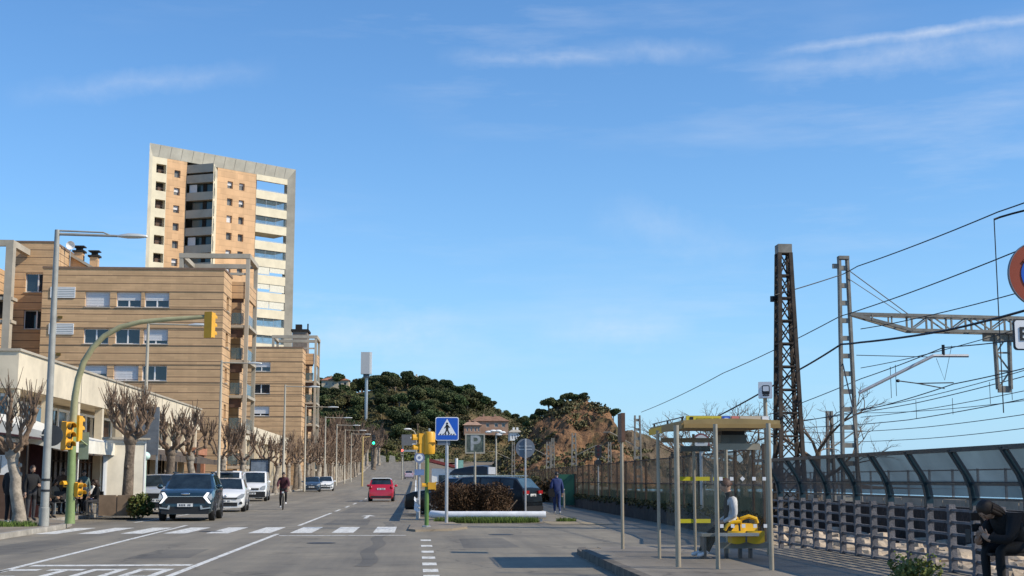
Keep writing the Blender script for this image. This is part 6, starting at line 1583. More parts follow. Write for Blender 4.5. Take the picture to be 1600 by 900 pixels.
for k, (px, ya_, yb_) in enumerate(((1391, 573, 623), (1399, 570, 620), (1431, 625, 655), (1546, 597, 632), (1488, 622, 648), (1580, 590, 626))):
    g = MB(); a = atX(px, ya_, 15.3 if k < 2 else 18.7); b = Vector((a.x, a.y, a.z-(yb_-ya_)*a.y/2150)); g.tube([Vector((0, 0, 0)), b-a], .01, 4); o = g.build('wire_dropper', m_black, loc=a); tag(o, 'thin vertical dropper between two overhead wires', 'wire', 'wire droppers')
lg = thing('hanging_cable', 'thin vertical cable with a bent arm at its top left of the round sign', 'cable', (XY(1561, 34, 500), 34, 0))
g = MB(); zt_ = ZY(331, 34); g.cyl((0, 0, ZY(642, 34)), (0, 0, zt_), .014, n=6); g.build('cable', m_black, lg)
g = MB(); g.tube([(0, 0, zt_), (.15, 0, zt_+.06), (.35, -.3, zt_+.1), (1.6, -1.2, zt_+.35)], .03, 6); g.build('arm', m_black, lg)

for k, (lb, pts_) in enumerate((('fine wire between the cantilever and the drop post', [(1345, 640, 16.5), (1480, 612, 16.6), (1700, 548, 17)]), ('fine wire running just over the tinted screens', [(1345, 652, 17.5), (1480, 634, 17.6), (1700, 588, 18)]), ('fine wire under the truss arm from the ladder mast', [(1345, 575, 14.4), (1470, 548, 14.6), (1700, 480, 15)]), ('fine wire low over the fence in front of the sea', [(1345, 645, 19.5), (1470, 640, 19.6), (1700, 612, 20)]))):
    wire(lb, pts_, .012)
# ---- sodium lamp with four heads, far lamp, gantry sign, far signals
ls = thing('floodlight_mast', 'white cluster floodlight on a pale mast above the black roof box', 'street lamp', (XY(775, 92), 92, h(92)))
zt_ = ZY(676, 92)-h(92); g = MB(); g.cyl((0, 0, 0), (0, 0, zt_), .08, .05, 8); g.build('mast', m_polebeige, ls)
for k, (x, z) in enumerate(((-.5, .05), (-.2, .12), (.15, .12), (.42, .02), (.2, -.12))): g = MB(); g.ball((x, 0, zt_+z), .24, .2, .09, 10, 6); g.build('lamp_head', mat('lamp_white', (.78, .78, .75), .4, var=0), ls, smooth=True)
cl = thing('street_lamp', 'curved arm street lamp beside the grey gantry sign far up the road', 'street lamp', (XY(650, 190), 190, h(190)))
zt_ = ZY(682, 190)-h(190); g = MB(); g.tube([(0, 0, 0), (0, 0, zt_), (-.3, 0, zt_+.7), (-.8, 0, zt_+1.0)], [.12, .09, .07, .06], 8); g.build('pole', m_polebeige, cl, smooth=True)
g = MB(); g.ball((-1.2, 0, zt_+1.0), .55, .2, .14, 10, 6); g.build('lamp_head', mat('lamp_white', (.78, .78, .75), .4, var=0), cl, smooth=True)
gs = thing('gantry_sign', 'dark grey gantry sign seen far up the road left of the yellow signal', 'road sign', (XY(639, 285), 285, h(285)))
z1_, z0_ = ZY(679, 285)-h(285), ZY(696, 285)-h(285); g = MB(); g.box(-1.6, 1.6, -.1, .1, z0_, z1_); g.build('panel', mat('gantry_grey', (.15, .155, .16), .6, var=.1), gs)
g = MB(); g.box(.2, 1.3, -.13, -.102, z1_-.8, z1_-.5); g.box(.6, 1.5, -.13, -.102, z0_+.1, z0_+.35); g.build('marking', m_signw, gs)
for x in (-1.3, 1.3): g = MB(); g.box(x-.12, x+.12, .11, .3, 0, z1_); g.build('leg', m_metal, gs)
g = MB(); g.box(-1.3, 1.3, -.1, .1, z0_-1.3, z0_-.9); g.build('lower_beam', m_metal, gs)
tg = thing('traffic_signal', 'far overhead signal showing green against the dark hill', 'traffic light', (XY(566, 178), 178, h(178)))
zg = ZY(686, 178)-h(178); ax = XY(583, 178)-tg.location.x
g = MB(); g.cyl((0, 0, 0), (0, 0, zg+.3), .12, .1, 8); g.build('post', mat('signal_yellow_pole', (.50, .36, .14), .5, var=0), tg)
g = MB(); g.tube([(0, 0, zg+.2), (ax, .2, zg+.35)], .06, 6); g.build('arm', MATS['signal_yellow_pole'], tg)
signal_head(tg, 'signal_head', (ax, 0, zg-.1), 0, 3, .42, (2, 'green', (.02, .75, .30)), m_black, False)
tr2 = thing('traffic_signal', 'far kerbside signal showing red near the top of the road', 'traffic light', (XY(628, 250), 250, h(250)))
zr = ZY(706, 250)-h(250); g = MB(); g.cyl((0, 0, 0), (0, 0, zr), .12, n=8); g.build('post', m_polebeige, tr2); signal_head(tr2, 'signal_head', (0, -.2, zr-.2), 0, 3, .45, (0, 'red', (.9, .05, .03)), m_polebeige, False)
# red roofed low building and small far things
rb2 = thing('station_hut', 'low white hut with dark red roof behind the hedge and post', 'building', (XY(702, 118), 118, h(118)))
zt_ = ZY(719, 118)-h(118); xw = 27*118/2150
g = MB(); g.box(-xw, xw, 0, 5, 0, zt_-.7); g.build('wall', m_white, rb2)
g = MB(); g.prism([(-xw-.3, -.4, zt_-.1), (xw+.3, -.4, zt_-.95), (xw+.3, -.4, zt_-.75), (-xw-.3, -.4, zt_+.15)], (0, 6, 0)); g.build('roof', mat('dark_red_roof', (.20, .03, .025), .6, var=.2), rb2)
for x in (-.9, .3): g = MB(); g.box(x, x+.8, -.05, -.002, .3, 1.7); g.build('door', m_glass, rb2)
bnr = thing('pole_banner', 'white pole with small green and white banner near the red roofed hut', 'banner', (XY(713, 84), 84, h(84)))
g = MB(); g.cyl((0, 0, 0), (0, 0, ZY(716, 84)-h(84)), .09, n=8); g.build('pole', m_white, bnr); g = MB(); g.box(.1, .42, -.02, .02, ZY(733, 84)-h(84), ZY(719, 84)-h(84)); g.build('flag', mat('banner_green', (.25, .48, .40), .6, var=.2), bnr)
# ================================================================ hills, cliff, woods
def hill_mat(name, c1, c2, c3, scale):
    m = bpy.data.materials.new(name); m.use_nodes = True; n = m.node_tree; b = n.nodes['Principled BSDF']; b.inputs['Roughness'].default_value = .95; b.inputs['Specular IOR Level'].default_value = .1
    tc = n.nodes.new('ShaderNodeTexCoord')
    def ns(s, d=8, sc=None):
        t = n.nodes.new('ShaderNodeTexNoise'); t.inputs['Scale'].default_value = s; t.inputs['Detail'].default_value = d; t.inputs['Roughness'].default_value = .7
        if sc: mp = n.nodes.new('ShaderNodeMapping'); mp.inputs['Scale'].default_value = sc; n.links.new(tc.outputs['Object'], mp.inputs['Vector']); n.links.new(mp.outputs[0], t.inputs['Vector'])
        else: n.links.new(tc.outputs['Object'], t.inputs['Vector'])
        return t.outputs['Fac']
    def rp(x, a, b_):
        r = n.nodes.new('ShaderNodeMapRange'); r.inputs['From Min'].default_value = a; r.inputs['From Max'].default_value = b_; n.links.new(x, r.inputs['Value']); return r.outputs[0]
    def mx(f, a, c):
        x = n.nodes.new('ShaderNodeMixRGB'); n.links.new(f, x.inputs[0])
        for i, v in ((1, a), (2, c)):
            if isinstance(v, tuple): x.inputs[i].default_value = (*v, 1)
            else: n.links.new(v, x.inputs[i])
        return x.outputs[0]
    c = mx(rp(ns(scale, 8, (1, 1, 2.5)), .4, .6), c1, c2)
    c = mx(rp(ns(scale*.6), .52, .6), c, c3)
    c = mx(rp(ns(scale*5), .52, .66), c, tuple(x*.45 for x in c1))
    c = mx(rp(ns(scale*9, 6, (1.8, 1.8, .5)), .56, .66), c, tuple(x*.5 for x in c1))
    c = mx(rp(ns(scale*7, 6, (.6, .6, 3)), .58, .7), c, tuple(min(1, x*1.35) for x in c2))
    n.links.new(c, b.inputs['Base Color'])
    bp = n.nodes.new('ShaderNodeBump'); bp.inputs['Strength'].default_value = .9; bp.inputs['Distance'].default_value = 1.0; n.links.new(ns(scale*4), bp.inputs['Height']); n.links.new(bp.outputs[0], b.inputs['Normal'])
    return m
m_hill = hill_mat('hill_soil', (.16, .115, .06), (.07, .075, .03), (.22, .16, .085), .05)
m_rock = hill_mat('red_rock', (.17, .10, .06), (.30, .165, .085), (.085, .08, .04), .14)
m_brown = hill_mat('brown_slope', (.19, .14, .095), (.135, .105, .07), (.10, .09, .05), .1)
m_crown = leafmat('pine_leaf', (.060, .078, .028), .4); m_crown2 = leafmat('oak_leaf', (.105, .105, .038), .4); m_scrub = leafmat('scrub_leaf', (.125, .115, .05), .5); m_scrubg = leafmat('fresh_scrub_leaf', (.10, .12, .025), .4)
def smooth(t): t = max(0, min(1, t)); return t*t*(3-2*t)
def vary(m, amt=.45):      # each tree its own tone
    n = m.node_tree; b = n.nodes['Principled BSDF']; src = b.inputs['Base Color'].links[0].from_socket
    oi = n.nodes.new('ShaderNodeObjectInfo'); mr = n.nodes.new('ShaderNodeMapRange'); mr.inputs['To Min'].default_value = 1-amt; mr.inputs['To Max'].default_value = 1+amt*1.3; n.links.new(oi.outputs['Random'], mr.inputs['Value'])
    hs_n = n.nodes.new('ShaderNodeHueSaturation'); n.links.new(mr.outputs[0], hs_n.inputs['Value']); n.links.new(src, hs_n.inputs['Color'])
    h2 = n.nodes.new('ShaderNodeMapRange'); h2.inputs['To Min'].default_value = .46; h2.inputs['To Max'].default_value = .54; mm_ = n.nodes.new('ShaderNodeMath'); mm_.operation = 'FRACT'; m3 = n.nodes.new('ShaderNodeMath'); m3.operation = 'MULTIPLY'; m3.inputs[1].default_value = 7.3; n.links.new(oi.outputs['Random'], m3.inputs[0]); n.links.new(m3.outputs[0], mm_.inputs[0]); n.links.new(mm_.outputs[0], h2.inputs['Value']); n.links.new(h2.outputs[0], hs_n.inputs['Hue'])
    n.links.new(hs_n.outputs[0], b.inputs['Base Color'])
vary(m_crown); vary(m_crown2)
# wooded hill
RY = 520
ridge = [(-260, 30), (-60, 36)]+[((px-650)*RY/2150, EYE+(750-py)*RY/2150-5.5) for px, py in ((490, 606), (520, 598), (560, 594), (600, 584), (640, 590), (690, 599), (735, 613), (780, 629), (815, 645), (840, 659), (870, 680))]+[(72, 5), (110, 2)]
def hillz(x, y):
    r = interp(x, ridge); b = 5.8+max(0, (y-395))*.012
    y0 = 398+max(0, x-6)*.3
    t = smooth((y-y0)/(RY-y0)) if y < RY else 1-.25*smooth((y-RY)/120)
    z = b+(r-b)*(t**.85)+mnoise.noise((x*.05, y*.05, 3))*2.0*min(1, t*4)+mnoise.noise((x*.16, y*.16, 9))*.8*min(1, t*4)
    return z if t > 0 else b-.6
mb = MB(); nx, ny = 70, 44; xs_ = [lerp(-260, 110, i/nx) for i in range(nx+1)]; ys_ = [lerp(392, 640, (j/ny)) for j in range(ny+1)]
idx = {}
for j, y in enumerate(ys_):
    for i, x in enumerate(xs_): idx[i, j] = mb.vert((x, y, hillz(x, y)))
for j in range(ny):
    for i in range(nx): mb.face((idx[i, j], idx[i+1, j], idx[i+1, j+1], idx[i, j+1]))
struct(mb.build('hill', m_hill, smooth=True, angle=180))
# rocky headland and brown slope running down to the railway
HY = 325
prof = [((px-650)*HY/2150, EYE+(750-py)*HY/2150) for px, py in ((770, 735), (800, 700), (822, 676), (840, 655), (860, 644), (885, 637), (910, 632), (935, 641), (950, 645), (960, 660), (964, 671), (985, 674), (1005, 680), (1030, 692), (1060, 703), (1110, 715), (1200, 738))]
prof = [(prof[0][0]-14, 1)]+prof+[(prof[-1][0]+25, -1)]
def headz(x, y):
    r = interp(x, prof); t = (.42*smooth((y-266)/34)+.58*smooth((y-306+6*mnoise.noise((x*.12, 3, 5)))/17)) if y < HY else 1-.5*smooth((y-HY)/60)
    e = min(1, t*3)*min(1, max(0, r)/5)
    z = 0+(r+.5)*t
    d = mnoise.fractal((x*.11, y*.09, 1), 1.0, 2.0, 6)*1.9+abs(mnoise.noise((x*.30, y*.10, 4)))*-2.4*(1-.6*t)+abs(mnoise.noise((x*.8, y*.5, 2)))*-1.1+mnoise.noise((x*1.6, y*.9, 8))*.5
    return z+d*e-.3
mb = MB(); nx, ny = 190, 96; x0, x1 = prof[0][0], prof[-1][0]
xs_ = [lerp(x0, x1, i/nx) for i in range(nx+1)]; ys_ = [lerp(262, 296, j/24) for j in range(24)]+[lerp(296, 330, j/60) for j in range(60)]+[lerp(330, 385, j/12) for j in range(13)]; idx = {}
for j, y in enumerate(ys_):
    for i, x in enumerate(xs_):
        z = headz(x, y); xx = x+mnoise.noise((x*.1, y*.1, z*.3))*1.2; idx[i, j] = mb.vert((xx, y+mnoise.noise((x*.15, z*.4, 7))*2.2, z))
mb.cur = 0
for j in range(ny):
    for i in range(nx):
        cx = (xs_[i]+xs_[i+1])/2; mb.cur = 0 if cx < (966-650)*HY/2150 else 1
        mb.face((idx[i, j], idx[i+1, j], idx[i+1, j+1], idx[i, j+1]))
struct(mb.build('headland', [m_rock, m_brown], smooth=True, angle=40))

# evergreen trees on the hill
def evergreen(seed, m, w_=4.0, hh=6.5, n=3600, size=.22, lobes=9):
    r_ = random.Random(seed); g = MB()
    for k in range(lobes):
        a = r_.uniform(0, 6.28); q = r_.uniform(.0, .62)*w_; z = hh*r_.uniform(.42, .86)
        s = w_*r_.uniform(.30, .5); leafy(g, (q*math.cos(a), q*math.sin(a), z*(1-.18*q/w_)), s, s, s*.62, n//lobes, size, r_, .55)
    t = thing('pine_tree', 'tree', 'tree', (0, 0, -50)); g.build('crown', m, t, recalc=False)
    g = MB(); g.tube([(0, 0, -1), (r_.uniform(-.3, .3), 0, hh*.35), (r_.uniform(-.4, .4), .2, hh*.7)], [.32, .25, .1], 6)
    for k in range(3): a = r_.uniform(0, 6.28); g.tube([(0, 0, hh*.35), (math.cos(a)*w_*.5, math.sin(a)*w_*.5, hh*.65)], [.14, .05], 5)
    g.build('trunk', m_bark, t); return t
EV = [evergreen(1, m_crown), evergreen(2, m_crown, 4.4, 6.0), evergreen(3, m_crown2, 3.6, 6.2), evergreen(4, m_crown2, 4.2, 5.2), evergreen(6, m_crown, 3.2, 7.5)]
used = set(); r_ = random.Random(99); placed = []
def put_ev(i, x, y, z, s, label, group):
    if i not in used: used.add(i); o = EV[i]; o.location = (x, y, z); o.rotation_euler = (0, 0, r_.uniform(0, 6.28)); o.scale = (s,)*3
    else: o = copy_tree(EV[i], (x, y, z), r_.uniform(0, 6.28), scale=s)
    o['label'] = label; o['group'] = group; return o
WL = ('one of the dense dark green trees covering the far hill', 'trees covering the far hill')
n_ = 0; tries = 0
while n_ < 150 and tries < 6000:
    tries += 1; x = r_.uniform(-52, 48); y = r_.triangular(405, 545, 500)
    if y > RY+14 or hillz(x, y) < 8: continue
    px = 650+x*2150/y; pz = 750-(hillz(x, y)-EYE)*2150/y
    if px < 470 or (542 < px < 592 and 592 < pz < 634 and y < 500) or (718 < px < 820 and pz > 648) or (535 < px < 560 and 615 < pz < 632): continue
    if any((x-a)**2+(y-b)**2 < 19 for a, b in placed): continue
    placed.append((x, y)); n_ += 1
    put_ev(r_.choice((0, 0, 1, 1, 2, 3, 4)), x, y, hillz(x, y)-.5, r_.uniform(.7, 1.2)*(1 if px < 760 else .8), *WL)
for px, D, s in ((505, 512, .8), (516, 515, .9), (600, 519, 1.15), (588, 518, 1.0), (612, 520, 1.1), (626, 521, .9), (660, 519, 1.0), (676, 520, .95), (700, 520, 1.0), (722, 520, .85), (735, 520, .85), (748, 520, .85), (758, 521, .8), (766, 518, .8), (778, 520, .75), (790, 518, .7), (801, 520, .7), (812, 519, .65), (822, 520, .6), (833, 518, .55), (548, 520, .9), (536, 516, .9)):
    x = XY(px, D); put_ev(0 if px % 2 else 1, x, D, hillz(x, D)-.5, s, *WL)
for px, py, s in ((846, 652, .62), (858, 645, .72), (876, 634, .55), (888, 630, .62), (872, 640, .6), (898, 634, .45), (826, 672, .55), (915, 633, .42), (836, 664, .5)):
    D = 326; x = XY(px, D); put_ev(1 if px % 2 else 4, x, D, headz(x, D)-1.0, s, 'dark tree growing on top of the red rocky headland', 'trees on top of the rocky headland')
for px, D, s, lb in ((984, 300, .5, 'small dark tree on the brown slope right of the thin brown post'),):
    x = XY(px, D); put_ev(0, x, D+24, headz(x, D+24)-.5, s, lb, None or 'trees on the brown slope')
# scrub: countless low bushes, one object per slope
g = MB()
for k in range(1900):
    x = r_.uniform(-55, 60); y = r_.triangular(398, 530, 450); z = hillz(x, y)
    if z < 6: continue
    px = 650+x*2150/y; pz = 750-(z-EYE)*2150/y
    if 535 < px < 592 and 612 < pz < 634: continue
    s = r_.uniform(.8, 1.9); leafy(g, (x, y, z+s*.3), s*1.2, s*1.2, s*.75, 40, .24, r_, .5)
tag(g.build('hillside_scrub', m_scrub, recalc=False), 'olive scrub covering the lower slopes of the far hill', 'scrub', kind='stuff')
g = MB()
for k in range(1200):
    x = r_.uniform(prof[1][0]-6, prof[-4][0]); y = r_.triangular(268, 332, 326); z = headz(x, y)
    if x > 40 and mnoise.noise((x*.12, y*.12, 2)) < .15: continue
    if x > 26 and y < 316 and mnoise.noise((x*.12, y*.12, 2)) < -.05: continue
    if (x > 45 and z > 8): continue
    s = r_.uniform(.5, 1.25); leafy(g, (x, y, z+s*.3), s*1.2, s*1.2, s*.7, 24, .26, r_, .5)
for k in range(160):
    px = r_.uniform(690, 880); y = r_.uniform(180, 270); x = XY(px, y); s = r_.uniform(.5, 1.3)
    if x < 5: continue
    leafy(g, (x, y, h(y)*.5+s*.4), s*1.3, s*1.3, s*.9, 30, .24, r_, .5)
tag(g.build('headland_scrub', m_scrub, recalc=False), 'olive and brown scrub scattered over the rocky headland', 'scrub', kind='stuff')
# green bank and kerb where the road bends away at the top
g = MB()
for k in range(150):
    px = r_.uniform(575, 700); y = r_.uniform(402, 425); x = XY(px, y); s = r_.uniform(.8, 1.6)
    leafy(g, (x, y, h(402)+s*.4+(y-402)*.1), s*1.3, s, s*.9, 40, .28, r_, .5)
tag(g.build('roadside_bushes', m_scrubg, recalc=False), 'fresh green bushes along the bank at the top of the road', 'bushes', kind='stuff')
kb = MB(); 
for k in range(16):
    xa, xb = lerp(-13, 8, k/16)+.05, lerp(-13, 8, (k+1)/16)-.05; za = h(398)+lerp(-.25, 1.2, k/16)
    kb.box(xa, xb, 398, 398.6, h(398)-.5, za)
struct(kb.build('far_kerb', m_kerb))
bk_ = thing('concrete_block', 'pair of pale concrete blocks on the bank at the top of the road', 'block', (XY(603, 396), 396, h(396)-.1))
for x in (-1.0, 1.7): g = MB(); g.prism([(x-1.0, 0, 0), (x+1.0, 0, 0), (x+.75, 0, 2.0), (x-.7, 0, 2.3)], (0, 1.2, 0)); g.build('block', m_kerb, bk_)
# mixed bushes behind the parked cars
for k, (px, D, s, lb) in enumerate(((862, 88, 1.3, 'olive bush beside the man in blue at the walkway end'), (845, 100, 1.6, 'olive bush behind the tail of the black estate'), (870, 110, 1.7, 'olive bush farther behind the man in blue'), (795, 120, 1.5, 'low olive bush behind the black roof box'), (760, 130, 1.6, 'low olive bush above the middle of the black estate'))):
    t = thing('bush', lb, 'bush', (XY(px, D), D, h(D)*.4)); g = MB()
    for q in range(5): leafy(g, (r_.uniform(-.6, .6)*s, r_.uniform(-.4, .4)*s, s*r_.uniform(.4, .8)), s*.6, s*.6, s*.5, 160, .09*s, r_, .4)
    g.build('foliage', m_scrub if k % 2 else leafmat('brown_scrub_leaf', (.12, .075, .035), .4), t, recalc=False); g = MB(); g.cyl((0, 0, 0), (0, 0, s*.6), .06, .03, 6); g.build('stem', m_bark, t)

# telecom tower
D = 452; x = XY(570, D); z0 = hillz(x, D)-.5
tt = thing('telecom_tower', 'white telecom tower with tall box antenna on the wooded hill', 'tower', (x, D, z0)); zt_ = ZY(551, D)-z0; zm = ZY(585, D)-z0
g = MB(); g.box(-1.8, 1.05, -1.2, 1.2, zm, zt_); g.build('antenna_box', mat('antenna_grey', (.46, .47, .47), .5, var=.05), tt); g = MB(); g.box(1.06, 1.75, -1.1, 1.1, zm, zt_+.02); g.build('antenna_panel', m_white, tt)
g = MB(); g.cyl((.1, 0, 0), (.1, 0, zm), .55, .5, 10); g.build('mast', m_metal, tt)
g = MB(); g.box(-1.3, 1.3, -1, 1, zm-1.2, zm-1.0); g.box(-1.0, 1.0, -.8, .8, zm-.9, zm-.02); g.build('platform', mat('platform_dark', (.10, .12, .13), .6, .2), tt)
# houses
def hill_house(label, px, D, py0, py1, wpx, wall_m, roof_m, seed):
    x = XY(px, D); zt_ = ZY(py0, D); zb = ZY(py1, D); w_ = wpx*D/2150
    t = thing('hill_house', label, 'house', (x, D, zb-1.5)); hh = zt_-zb+1.5; rh = hh*.28
    g = MB(); holes = [(xx, xx+.09*w_, hh-rh-1.9, hh-rh-.7) for xx in (w_*.14, w_*.38, w_*.62, w_*.82)]
    wall(g, (-w_/2, 0, 0), X3, N3, 0, w_, 0, hh-rh, holes, .15); wall(g, (w_/2, 0, 0), Vector((0, 1, 0)), Vector((1, 0, 0)), 0, 8, 0, hh-rh); wall(g, (-w_/2, 0, 0), Vector((0, 1, 0)), Vector((-1, 0, 0)), 0, 8, 0, hh-rh)
    g.build('wall', wall_m, t, recalc=False)
    for hq in holes: window(t, (-w_/2, 0, 0), X3, N3, hq, .15, 'none', 1, sill=False)
    g = MB(); g.prism([(-w_/2-.5, -.5, hh-rh+.005), (w_/2+.5, -.5, hh-rh+.005), (w_*.3, 4, hh), (-w_*.3, 4, hh)], (0, .02, .02)); 
    g = MB(); A = [(-w_/2-.5, -.5, hh-rh), (w_/2+.5, -.5, hh-rh), (w_/2+.5, 8.5, hh-rh), (-w_/2-.5, 8.5, hh-rh)]; r0, r1 = (-w_*.28, 4, hh), (w_*.28, 4, hh)
    g.poly([A[0], A[1], r1, r0]); g.poly([A[1], A[2], r1]); g.poly([A[2], A[3], r0, r1]); g.poly([A[3], A[0], r0]); g.poly(A)
    rf = g.build('roof', roof_m, t)
    for k in (-.2, .12): g = MB(); g.box(w_*k, w_*k+.6, 3.4, 4, hh-rh*.4, hh+.6); g.build('chimney', wall_m, rf)
    return t
m_pink = mat('pink_render', (.40, .25, .17), .9, var=.2, scale=.4)
hill_house('house with red tiled roof on the left crest of the wooded hill', 521, 500, 589, 603, 42, m_beige, m_tile, 1)
hill_house('pink house with brown roof on the hillside right of the parking sign', 766, 440, 649, 672, 56, m_pink, mat('brown_tile', (.26, .14, .085), .9, var=.3, scale=1), 2)
hill_house('small grey house half hidden by trees on the hill crest', 646, 524, 586, 598, 16, m_conc, m_conc, 3)
hill_house('low pink wall house left of the pink house on the hillside', 738, 430, 658, 672, 26, m_pink, m_pink, 4)
hill_house('tiny white house at the foot of the hill right of the pink house', 806, 400, 670, 680, 18, m_white, m_conc, 5)
# bare tree behind the lattice mast and bare trees seen through the shelter
def bare_tree(label, x, y, seed, H=5.5, sp=2.2):
    t = thing('bare_tree', label, 'tree', (x, y, -.1)); r2 = random.Random(seed); tk = MB(); cr = MB()
    tk.tube([(0, 0, 0), (r2.uniform(-.2, .2), 0, H*.3), (r2.uniform(-.3, .3), .1, H*.5)], [.2, .15, .1], 7)
    def br(p, d, l, r, lev):
        m_ = p+d*l*.5+Vector((r2.uniform(-.1, .1), r2.uniform(-.1, .1), r2.uniform(-.05, .1)))*l; e = p+d*l+Vector((0, 0, -.04*l*lev)); cr.tube([p, m_, e], [r, r*.75, r*.45], 4, cap=False)
        if lev < 4:
            for k in range(3): dd = (d+Vector((r2.uniform(-.9, .9), r2.uniform(-.9, .9), r2.uniform(-.35, .7)))).normalized(); br(m_ if k == 0 else e, dd, l*r2.uniform(.5, .75), r*.52, lev+1)
    for k in range(6): a = k*1.05+r2.uniform(-.3, .3); br(Vector((0, 0, H*lerp(.28, .5, k/5))), Vector((math.cos(a)*sp*.4, math.sin(a)*sp*.4, r2.uniform(.5, 1.0))).normalized(), H*.32, .075, 0)
    tk.build('trunk', m_bark, t, smooth=True); cr.build('crown', m_twig, t); return t
bare_tree('leafless spreading tree between the dark lattice mast and ladder mast', XY(1280, 52), 52, 3, 5.2, 2.6)
bare_tree('leafless tree behind the roof of the bus shelter, left side', XY(1075, 70), 70, 5, 5.2, 2.6); bare_tree('leafless tree seen through the middle of the bus shelter', XY(1118, 60), 60, 6, 4.8, 2.4); bare_tree('leafless tree seen through the right of the bus shelter', XY(1165, 56), 56, 8, 4.6, 2.4)
# ================================================================ people
SKIN = mat('skin', (.46, .28, .19), .55, var=.05)
def cloth(name, col): return mat(name, col, .85, var=.2, scale=9, bump=.15, bscale=60)
def person(label, loc, rz, pose, top, legs, shoes, hair_m, hair='short', hgt=1.72, sleeve=None, coat=False, group=None, cat='person', fingers=True, extra=None):
    """pose: joint name -> (x, y, z) in metres, body faces local -y"""
    J = dict(pelvis=(0, 0, .93), waist=(0, 0, 1.08), chest=(0, 0, 1.28), neck=(0, .01, 1.47), head=(0, -.02, 1.57),
        shL=(.17, 0, 1.39), elL=(.23, .02, 1.12), wrL=(.24, -.06, .88), haL=(.24, -.09, .79), shR=(-.17, 0, 1.39), elR=(-.23, .02, 1.12), wrR=(-.24, -.06, .88), haR=(-.24, -.09, .79),
        hpL=(.09, 0, .9), knL=(.10, -.02, .49), anL=(.10, .02, .08), toL=(.12, -.16, .03), hpR=(-.09, 0, .9), knR=(-.10, -.02, .49), anR=(-.10, .02, .08), toR=(-.12, -.16, .03))
    J.update({k: v for k, v in pose.items() if k[0] != '_'}); s = hgt/1.72
    J = {k: Vector(v)*s for k, v in J.items()}
    Rd = dict(pelvis=(.155, .12), waist=(.14, .11), chest=(.165, .12), neck=(.06, .06), head=(.062, .07), hp=(.095, .095), kn=(.062, .062), an=(.045, .045), to=(.042, .035), sh=(.075, .075), el=(.05, .05), wr=(.034, .03), ha=(.038, .026))
    if coat: Rd.update(pelvis=(.18, .15), waist=(.17, .14), chest=(.185, .145), sh=(.09, .09), el=(.066, .066), wr=(.05, .05), hp=(.105, .1))
    names = list(J); ix = {k: i for i, k in enumerate(names)}
    E = [('pelvis', 'waist'), ('waist', 'chest'), ('chest', 'neck'), ('neck', 'head')]
    for q in 'LR': E += [('chest', 'sh'+q), ('sh'+q, 'el'+q), ('el'+q, 'wr'+q), ('wr'+q, 'ha'+q), ('pelvis', 'hp'+q), ('hp'+q, 'kn'+q), ('kn'+q, 'an'+q), ('an'+q, 'to'+q)]
    me = bpy.data.meshes.new('b'); me.from_pydata([J[k] for k in names], [(ix[a], ix[b]) for a, b in E], []); o = bpy.data.objects.new('b', me); C.objects.link(o)
    o.modifiers.new('s', 'SKIN'); sd = o.modifiers.new('d', 'SUBSURF'); sd.levels = 1; sd.render_levels = 1
    sv = me.skin_vertices[0].data
    for k in names:
        r = Rd.get(k) or Rd[k[:2]]; sv[ix[k]].radius = (r[0]*s, r[1]*s); sv[ix[k]].use_root = (k == 'pelvis')
    dg = bpy.context.evaluated_depsgraph_get(); dg.update(); m2 = bpy.data.meshes.new_from_object(o.evaluated_get(dg)); bpy.data.objects.remove(o)
    mb = MB(); mats = [top, legs, shoes, SKIN, sleeve or top]
    segs = [(J[a], J[b], a, b) for a, b in E]
    def which(p):
        best = None
        for A, B, a, b in segs:
            d = B-A; t = max(0, min(1, (p-A).dot(d)/max(1e-9, d.length_squared))); q = (p-A-d*t).length/(1.0 if a[:2] not in ('ch', 'pe', 'wa') else 1.6)
            if best is None or q < best[0]: best = (q, a, b, t)
        _, a, b, t = best
        if b == 'head': return 3 if t > .05 else 0
        if a[:2] == 'wr': return 3
        if a[:2] == 'el': return 4 if t < .93 else 3
        if a[:2] == 'sh' or (sleeve and b[:2] == 'sh' and t > .7): return 4
        if a[:2] == 'an': return 2
        if a[:2] == 'kn': return 1 if t < .93 else 2
        if a[:2] == 'hp' or b[:2] == 'hp': return (0 if coat and t < .55 else 1)
        if a == 'pelvis': return 1 if t < .25 and not coat else 0
        return 0
    base = 0; mb.v = [tuple(v.co) for v in m2.vertices]
    for pl in m2.polygons: mb.cur = which(pl.center); mb.face(tuple(pl.vertices))
    bpy.data.meshes.remove(m2)
    # head, face and hands belong to the same mesh
    hd, nk = J['head'], J['neck']; up = (hd-nk).normalized(); f = Vector(pose.get('_face', (0, -1, 0))).normalized(); f = (f-up*f.dot(up)).normalized(); sd_ = up.cross(f)
    c = hd+up*.055*s; i0 = len(mb.v); mb.cur = 3; n, m_ = 14, 10
    for a in range(m_+1):
        ph = PI*a/m_; zz = math.cos(ph)
        for b in range(n):
            t = 2*PI*b/n; jaw = 1-.26*max(0, -zz)**1.2
            x = .074*math.sin(ph)*math.cos(t)*jaw; y = .095*math.sin(ph)*math.sin(t)*(jaw if math.sin(t) < 0 else 1-.1*max(0, -zz))
            mb.v.append(tuple(c+(sd_*x+f*(-y if False else y)+up*(.118*zz))*s))
    for a in range(m_):
        for b in range(n): mb.face((i0+a*n+b, i0+(a+1)*n+b, i0+(a+1)*n+(b+1) % n, i0+a*n+(b+1) % n))
    fp = lambda x, y, z: c+(sd_*x+f*y+up*z)*s
    i = len(mb.v); mb.v += [tuple(fp(*p)) for p in ((-.014, .088, -.028), (.014, .088, -.028), (0, .118, -.022), (0, .092, .022))]
    for q in ((0, 1, 2), (0, 2, 3), (1, 3, 2)): mb.face([i+k for k in q])
